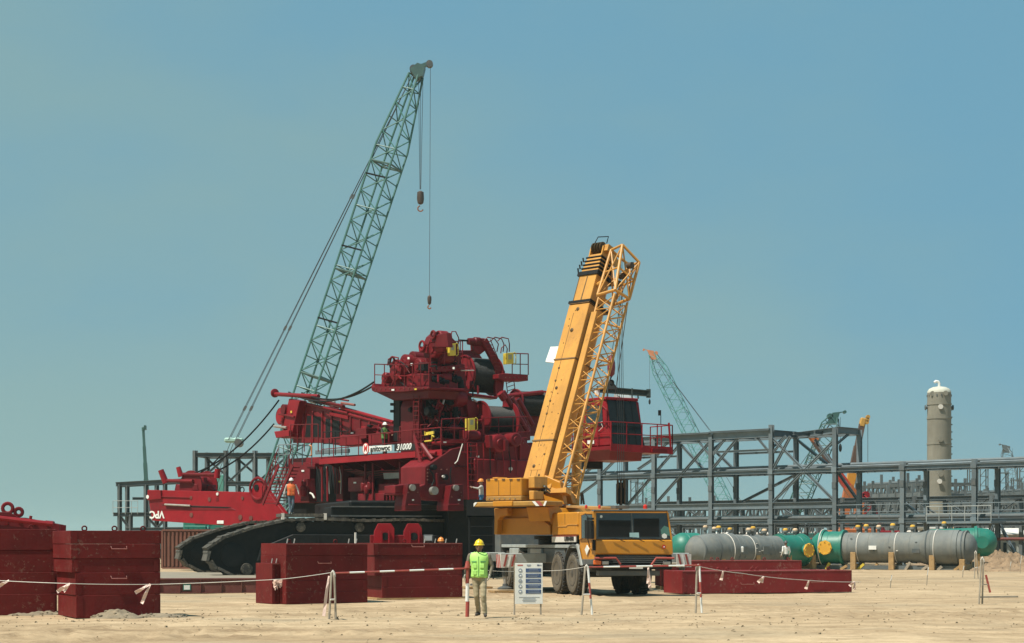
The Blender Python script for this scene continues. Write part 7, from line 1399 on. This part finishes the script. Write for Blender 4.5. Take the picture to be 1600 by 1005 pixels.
# ------------------------------------------------------------------ people
SKIN = mat('skin brown', (.19, .10, .065), .6, .08, 8)
def person(label, pos, facing, cols, H=1.72, arms=None, legs=None, lean=0.0, vest=None, helmet=None, voxel=.02, head_turn=0.0, gloves=None):
    """one continuous body (capsules fused by a voxel remesh), clothes and hat as children. facing: angle of the look direction in the ground plane"""
    pos = V(pos); fx = V((math.cos(facing), math.sin(facing), 0)); sx = V((fx.y, -fx.x, 0))     # sx: the person's right... seen from the front it is viewer-left when facing the camera
    k = H / 1.72
    def L(s, f, z): return pos + sx * s * k + fx * (f + lean * max(0, z - .9)) * k + V((0, 0, z * k))
    mb = MB(); seg = []
    def cap(p, q, r1, r2, m, sq=1.0):
        seg.append((p, q, m)); mb.tube(p, q, r1 * k, 10, r2 * k); mb.ball(p, r1 * k, n=10, m=6); mb.ball(q, r2 * k, n=10, m=6)
    def ell(z, rx, ry, f=0): return [L(rx * math.cos(6.2832 * i / 16), f + ry * math.sin(6.2832 * i / 16), z) for i in range(16)]
    mb.loft([ell(.84, .10, .09), ell(.88, .165, .115), ell(.96, .170, .12), ell(1.04, .160, .115), ell(1.15, .165, .115), ell(1.28, .185, .12), ell(1.38, .190, .11), ell(1.44, .13, .085), ell(1.48, .06, .06)])
    seg += [(L(0, 0, 1.05), L(0, 0, 1.40), 'shirt'), (L(-.12, 0, 1.1), L(-.12, 0, 1.38), 'shirt'), (L(.12, 0, 1.1), L(.12, 0, 1.38), 'shirt'), (L(0, 0, .86), L(0, 0, .95), 'trousers'), (L(-.1, 0, .88), L(.1, 0, .95), 'trousers')]
    cap(L(0, -.01, 1.42), L(0, .01, 1.52), .058, .055, 'skin')
    # head
    h0 = L(0, .015, 1.60); ft = V((fx.x * math.cos(head_turn) - fx.y * math.sin(head_turn), fx.x * math.sin(head_turn) + fx.y * math.cos(head_turn), 0)); st = V((ft.y, -ft.x, 0)); Z = V((0, 0, 1))
    mb.ball(h0 + Z * .02 * k, (.076 * k, .095 * k, .112 * k), (st, ft, Z), 14, 10); mb.ball(h0 - Z * .05 * k + ft * .02 * k, (.058 * k, .07 * k, .06 * k), (st, ft, Z), 12, 8); seg.append((h0, h0 + Z * .05, 'skin'))
    mb.tube(h0 + ft * .085 * k + Z * .02 * k, h0 + ft * .118 * k - Z * .02 * k, .012 * k, 6, .018 * k)
    for s in (-1, 1): mb.ball(h0 + st * s * .078 * k, (.012 * k, .022 * k, .034 * k), (st, ft, Z), 8, 6)
    # legs: list of (hip, knee, ankle, toe) offsets
    lg = legs or [((-.09, 0, .90), (-.10, .03, .48), (-.11, -.02, .09)), ((.09, 0, .90), (.11, .05, .48), (.12, .03, .09))]
    for hip, kn, an in lg:
        cap(L(*hip), L(*kn), .092, .068, 'trousers'); cap(L(*kn), L(*an), .068, .055, 'trousers')
        a = L(*an); t_ = a + fx * .16 * k + sx * (.03 if hip[0] > 0 else -.03) * k
        f0 = V((a.x, a.y, a.z - .045 * k)) - fx * .05 * k; f1 = V((t_.x, t_.y, a.z - .055 * k)); cap(f0, f1, .042, .036, 'boot')
    am = arms or [((-.21, 0, 1.40), (-.27, -.03, 1.14), (-.27, .08, .93)), ((.21, 0, 1.40), (.27, -.03, 1.14), (.27, .08, .93))]
    for i, (sh, el, wr) in enumerate(am):
        cap(L(*sh), L(*el), .062, .047, 'shirt'); cap(L(*el), L(*wr), .046, .032, 'shirt')
        w = L(*wr); d = (w - L(*el)).normalized(); hm = 'glove' if gloves else 'skin'; s = -1 if sh[0] < 0 else 1
        side = (fx - d * fx.dot(d)).normalized(); pn = d.cross(side)
        pc = w + d * .06 * k; mb.ball(pc, (.045 * k, .022 * k, .055 * k), (side, pn, d), 10, 6); seg.append((w + d * .02, w + d * .18, hm))
        for j in range(4):
            o_ = side * (.030 - .020 * j) * k; ln = (.068, .076, .070, .054)[j] * k; b_ = pc + d * .04 * k + o_; m_ = b_ + d * ln * .55 - pn * s * .006; e_ = m_ + d * ln * .4 - pn * s * .022
            mb.tube(b_, m_, .0105 * k, 6); mb.tube(m_, e_, .0105 * k, 6, .008 * k)
        tb_ = w + d * .03 * k + side * .035 * k; mb.tube(tb_, tb_ + (d * .7 + side * .7) * .045 * k, .013 * k, 6, .011 * k); mb.tube(tb_ + (d * .7 + side * .7) * .045 * k, tb_ + (d * 1.4 + side * .7) * .05 * k, .011 * k, 6, .009 * k)
    root = thing('person', label, 'person', pos)
    ms = {'skin': SKIN, 'shirt': cols[0], 'trousers': cols[1], 'boot': mat('boots', (.05, .042, .035), .8, .2, 8), 'glove': mat('work gloves', (.45, .43, .38), .9, .15, 10)}
    keys = list(ms)
    tmp = emit('tmp_body', mb, SKIN, root); rm = tmp.modifiers.new('r', 'REMESH'); rm.mode = 'VOXEL'; rm.voxel_size = voxel; sm = tmp.modifiers.new('s', 'SMOOTH'); sm.iterations = 2; sm.factor = .5
    dg = bpy.context.evaluated_depsgraph_get(); me = bpy.data.meshes.new_from_object(tmp.evaluated_get(dg)); bpy.data.objects.remove(tmp)
    me.materials.clear()
    for q in keys: me.materials.append(ms[q])
    S_ = [(a - pos, b - pos, keys.index(m)) for a, b, m in seg]; idx = []
    for f in me.polygons:
        c = f.center; best = None
        for a, b, m in S_:
            ab = b - a; t_ = max(0, min(1, (c - a).dot(ab) / max(ab.length_squared, 1e-9))); d = (c - a - ab * t_).length_squared
            if best is None or d < best[0]: best = (d, m)
        idx.append(best[1])
    me.polygons.foreach_set('material_index', idx); me.polygons.foreach_set('use_smooth', [True] * len(idx))
    # cloth folds on the legs and sleeves
    for v in me.vertices:
        z = v.co.z; f = .007 * k if z < 1.42 * k else 0
        n_ = mn.noise((v.co.x * 9, v.co.y * 9, z * 16)) * f * (1.4 if z < .35 * k else 1)
        v.co += v.normal * n_
    body = bpy.data.objects.new('body', me); C.objects.link(body); body.parent = root; WL[body.name] = pos
    # face
    for s in (-1, 1): emit('eye', MB().ball(h0 + ft * .086 * k + st * s * .030 * k + Z * .02 * k, (.012 * k, .008 * k, .007 * k), (st, ft, Z), 8, 6), BLK, root)
    emit('mouth', MB().ball(h0 + ft * .088 * k - Z * .055 * k, (.024 * k, .006 * k, .005 * k), (st, ft, Z), 8, 5), mat('lips', (.12, .04, .03), .6), root)
    if helmet:
        hz = h0 + Z * .052 * k; rings = []
        for j in range(7):
            t_ = j / 6 * 1.5; r_ = math.cos(t_); rings.append([hz + st * .108 * k * r_ * math.cos(6.2832 * i / 20) + ft * .128 * k * r_ * math.sin(6.2832 * i / 20) + Z * .125 * k * math.sin(t_) for i in range(20)])
        hl = emit('helmet', MB().loft(rings), helmet, root, smooth=True, ang=70)
        br_ = [[hz + st * r_ * .112 * k * math.cos(6.2832 * i / 20) + ft * (.132 * r_ * math.sin(6.2832 * i / 20) + (.045 if math.sin(6.2832 * i / 20) > .3 else 0) * (r_ > .9)) * k + Z * z_ * k for i in range(20)] for r_, z_ in ((.97, .012), (1.08, -.006), (1.08, -.014), (.95, -.004))]
        emit('helmet_brim', MB().loft(br_, cap=False), helmet, hl, smooth=True, ang=70); emit('helmet_ridge', MB().path([hz + ft * .129 * k * math.cos(a) + Z * .129 * k * math.sin(a) for a in [R(20 + 14 * i) for i in range(11)]], .012 * k, 6), helmet, hl, smooth=True)
    if vest:
        def vl(z, rx, ry, f=0): return [L(rx * math.cos(6.2832 * i / 24), f + ry * math.sin(6.2832 * i / 24) + .004 * mn.noise((i * .7, z * 14, 0)), z + .008 * math.sin(i * 1.9)) for i in range(24)]
        vs_ = emit('vest', MB().loft([vl(.90, .190, .145), vl(.95, .186, .143), vl(1.05, .178, .138), vl(1.15, .184, .140), vl(1.28, .208, .143), vl(1.36, .222, .134), vl(1.415, .214, .112), vl(1.45, .165, .09), vl(1.475, .10, .078)], cap=False), vest[0], root, smooth=True, ang=80)
        md = vs_.modifiers.new('t', 'SOLIDIFY'); md.thickness = .012; md.offset = 1
        for pz in (1.17, 1.02):
            for s in (-1, 1): emit('vest_pocket', MB().box(L(s * .085, .152, pz), (.10 * k, .02 * k, .10 * k), (sx, fx, V((0, 0, 1)))), vest[0], vs_, bevel=.008)
        emit('vest_zip', MB().bar(L(0, .158, .92), L(0, .150, 1.40), .012, .008), vest[1], vs_)
        for s in (-1, 1): emit('vest_band', MB().bar(L(s * .05, .158, 1.265), L(s * .16, .115, 1.262), .012, .03), vest[1], vs_)
    return root
LIME = mat('lime vest', (.40, .74, .17), .7, .12, 8); LIMED = mat('vest trim', (.10, .30, .10), .7); ORV = mat('orange vest', (.72, .15, .04), .7, .1, 6); OCH = mat('vest band yellow', (.6, .42, .1), .6)
HY = mat('helmet yellow', (.80, .55, .015), .35, .05, 3); HW = mat('helmet white', (.75, .75, .72), .35, .04, 3); HO = mat('helmet orange', (.75, .25, .04), .35)
TAUPE = mat('work shirt taupe', (.17, .15, .11), .9, .15, 8); KHAKI = mat('khaki trousers', (.34, .29, .185), .9, .16, 7); JEANS = mat('jeans', (.07, .10, .13), .9, .2, 6); GREYS = mat('grey shirt', (.40, .38, .35), .9, .1, 6); DARKC = mat('dark coverall', (.03, .04, .03), .9, .2, 6); BLUEC = mat('blue work trousers', (.05, .16, .30), .9, .15, 6)
g0 = G(749, 964)
person('man in lime vest and yellow helmet standing by the sign', (g0.x, g0.y, 0), R(-97), (TAUPE, KHAKI), 1.75,
       arms=[((-.21, 0, 1.40), (-.29, -.03, 1.16), (-.25, .06, .97)), ((.21, 0, 1.40), (.285, .0, 1.16), (.32, .05, .98))],
       legs=[((-.09, 0, .90), (-.11, .12, .49), (-.14, .06, .09)), ((.09, 0, .90), (.06, .02, .48), (.05, -.22, .11))], vest=(LIME, LIMED), helmet=HY, voxel=.011, gloves=True)
p = K.w(0, 0, 0); q = K.Y(455, 800, .8)
person('worker in orange vest and white helmet walking along the crawler track', (q.x, q.y, 3.18), R(-75), (GREYS, JEANS), 1.75,
       arms=[((-.21, 0, 1.40), (-.33, .0, 1.18), (-.36, .10, .98)), ((.21, 0, 1.40), (.31, -.03, 1.17), (.36, .06, .96))],
       legs=[((-.09, 0, .90), (-.08, .10, .50), (-.05, .02, .10)), ((.09, 0, .90), (.09, .08, .48), (.06, .20, .09))], vest=(ORV, OCH), helmet=HW, voxel=.018)
q = U.Y(601, 690, .8)
person('worker in dark clothes with white helmet behind the name board', (q.x, q.y, dz + .05), R(-40), (DARKC, DARKC), 1.72,
       arms=[((-.21, 0, 1.40), (-.27, .12, 1.2), (-.2, .30, 1.12)), ((.21, 0, 1.40), (.27, .12, 1.2), (.2, .32, 1.16))], vest=(mat('dark lime vest', (.10, .22, .06), .7), mat('band lime', (.5, .75, .2), .6)), helmet=HW, voxel=.022)
ST = V((gx(752, 86), 86, 0)); sz = zat(806, 86)
o = thing('access_stand', 'dark access stand under the worker in blue trousers', 'platform', ST)
emit('stand_floor', MB().box(ST + V((0, 0, sz - .05)), (1.3, 1.2, .08)), BLACK, o)
for sx_ in (-.58, .58):
    for sy_ in (-.52, .52): emit('stand_leg', MB().bar(ST + V((sx_, sy_, 0)), ST + V((sx_, sy_, sz - .09)), .07), BLACK, o)
emit('stand_screen', MB().box(ST + V((0, -.58, sz + .33)), (1.4, .04, .85)), BLACK, o)
for k in range(6): emit('stand_rung', MB().bar(ST + V((-.58, -.52, .4 + k * .42)), ST + V((.58, -.52, .4 + k * .42)), .04), BLACK, o)
person('worker in blue trousers behind the yellow counterweight box', (ST.x, ST.y, sz), R(180), (GREYS, BLUEC), 1.72, arms=[((-.21, 0, 1.40), (-.28, .15, 1.3), (-.24, .4, 1.36)), ((.21, 0, 1.40), (.28, .15, 1.3), (.2, .4, 1.36))], helmet=HO, voxel=.022)
person('worker showing only an orange helmet above the red stack', (gx(689, 61), 61, .14), R(-90), (GREYS, JEANS), 1.72, helmet=HO, voxel=.022)
emit('ground_plate', MB().box((gx(689, 61), 61, .07), (1.2, 1.2, .14)), STEELD, base=(gx(689, 61), 61, 0), label='steel plate under the worker behind the red stack', cat='plate')
q = G(1228, 889)
person('worker in pale shirt standing in front of the vessel with a green end', (gx(1228, 108), 108, .0), R(120), (WHITE, DARKC), 1.80, helmet=mat('helmet dark', (.05, .06, .06), .5), voxel=.025)
# post lamp and thin posts above the middle stack
b = fD.w(2.2, 1.9, 0); o = thing('work_lamp', 'small grey lamp box on a post behind the middle red stack', 'lamp', b); emit('lamp_post', MB().tube(b, b + V((0, 0, 1.75)), .03), DKGREY, o); emit('lamp_head', MB().box(b + V((0, 0, 1.87)), (.30, .18, .22)), DKGREY, o, bevel=.02); emit('lamp_glass', MB().box(b + V((0, -.095, 1.87)), (.24, .012, .15)), LTGREY, o)
b = fD.w(-.15, 2.2, 0); emit('marker_pole', MB().tube(b, b + V((.02, 0, 2.05)), .035), OFFW, base=b, label='pale short pole behind the gap between the middle stacks', cat='pole')
# ------------------------------------------------------------------ hazy air
hz_ = emit('haze', MB().box((0, 1990, 20.3), (8100, 4620, 43.4)), mat('air placeholder', (1, 1, 1)), base=(0, 0, 0), kind='stuff', label='pale hazy air over the whole yard', cat='haze')
hm = bpy.data.materials.new('haze air'); hm.use_nodes = True; t = hm.node_tree; t.nodes.clear(); mo = t.nodes.new('ShaderNodeOutputMaterial'); pv = t.nodes.new('ShaderNodeVolumePrincipled')
pv.inputs['Color'].default_value = (.50, .72, .76, 1); pv.inputs['Density'].default_value = .0002; pv.inputs['Anisotropy'].default_value = .2
t.links.new(pv.outputs[0], mo.inputs['Volume']); hz_.data.materials.clear(); hz_.data.materials.append(hm)
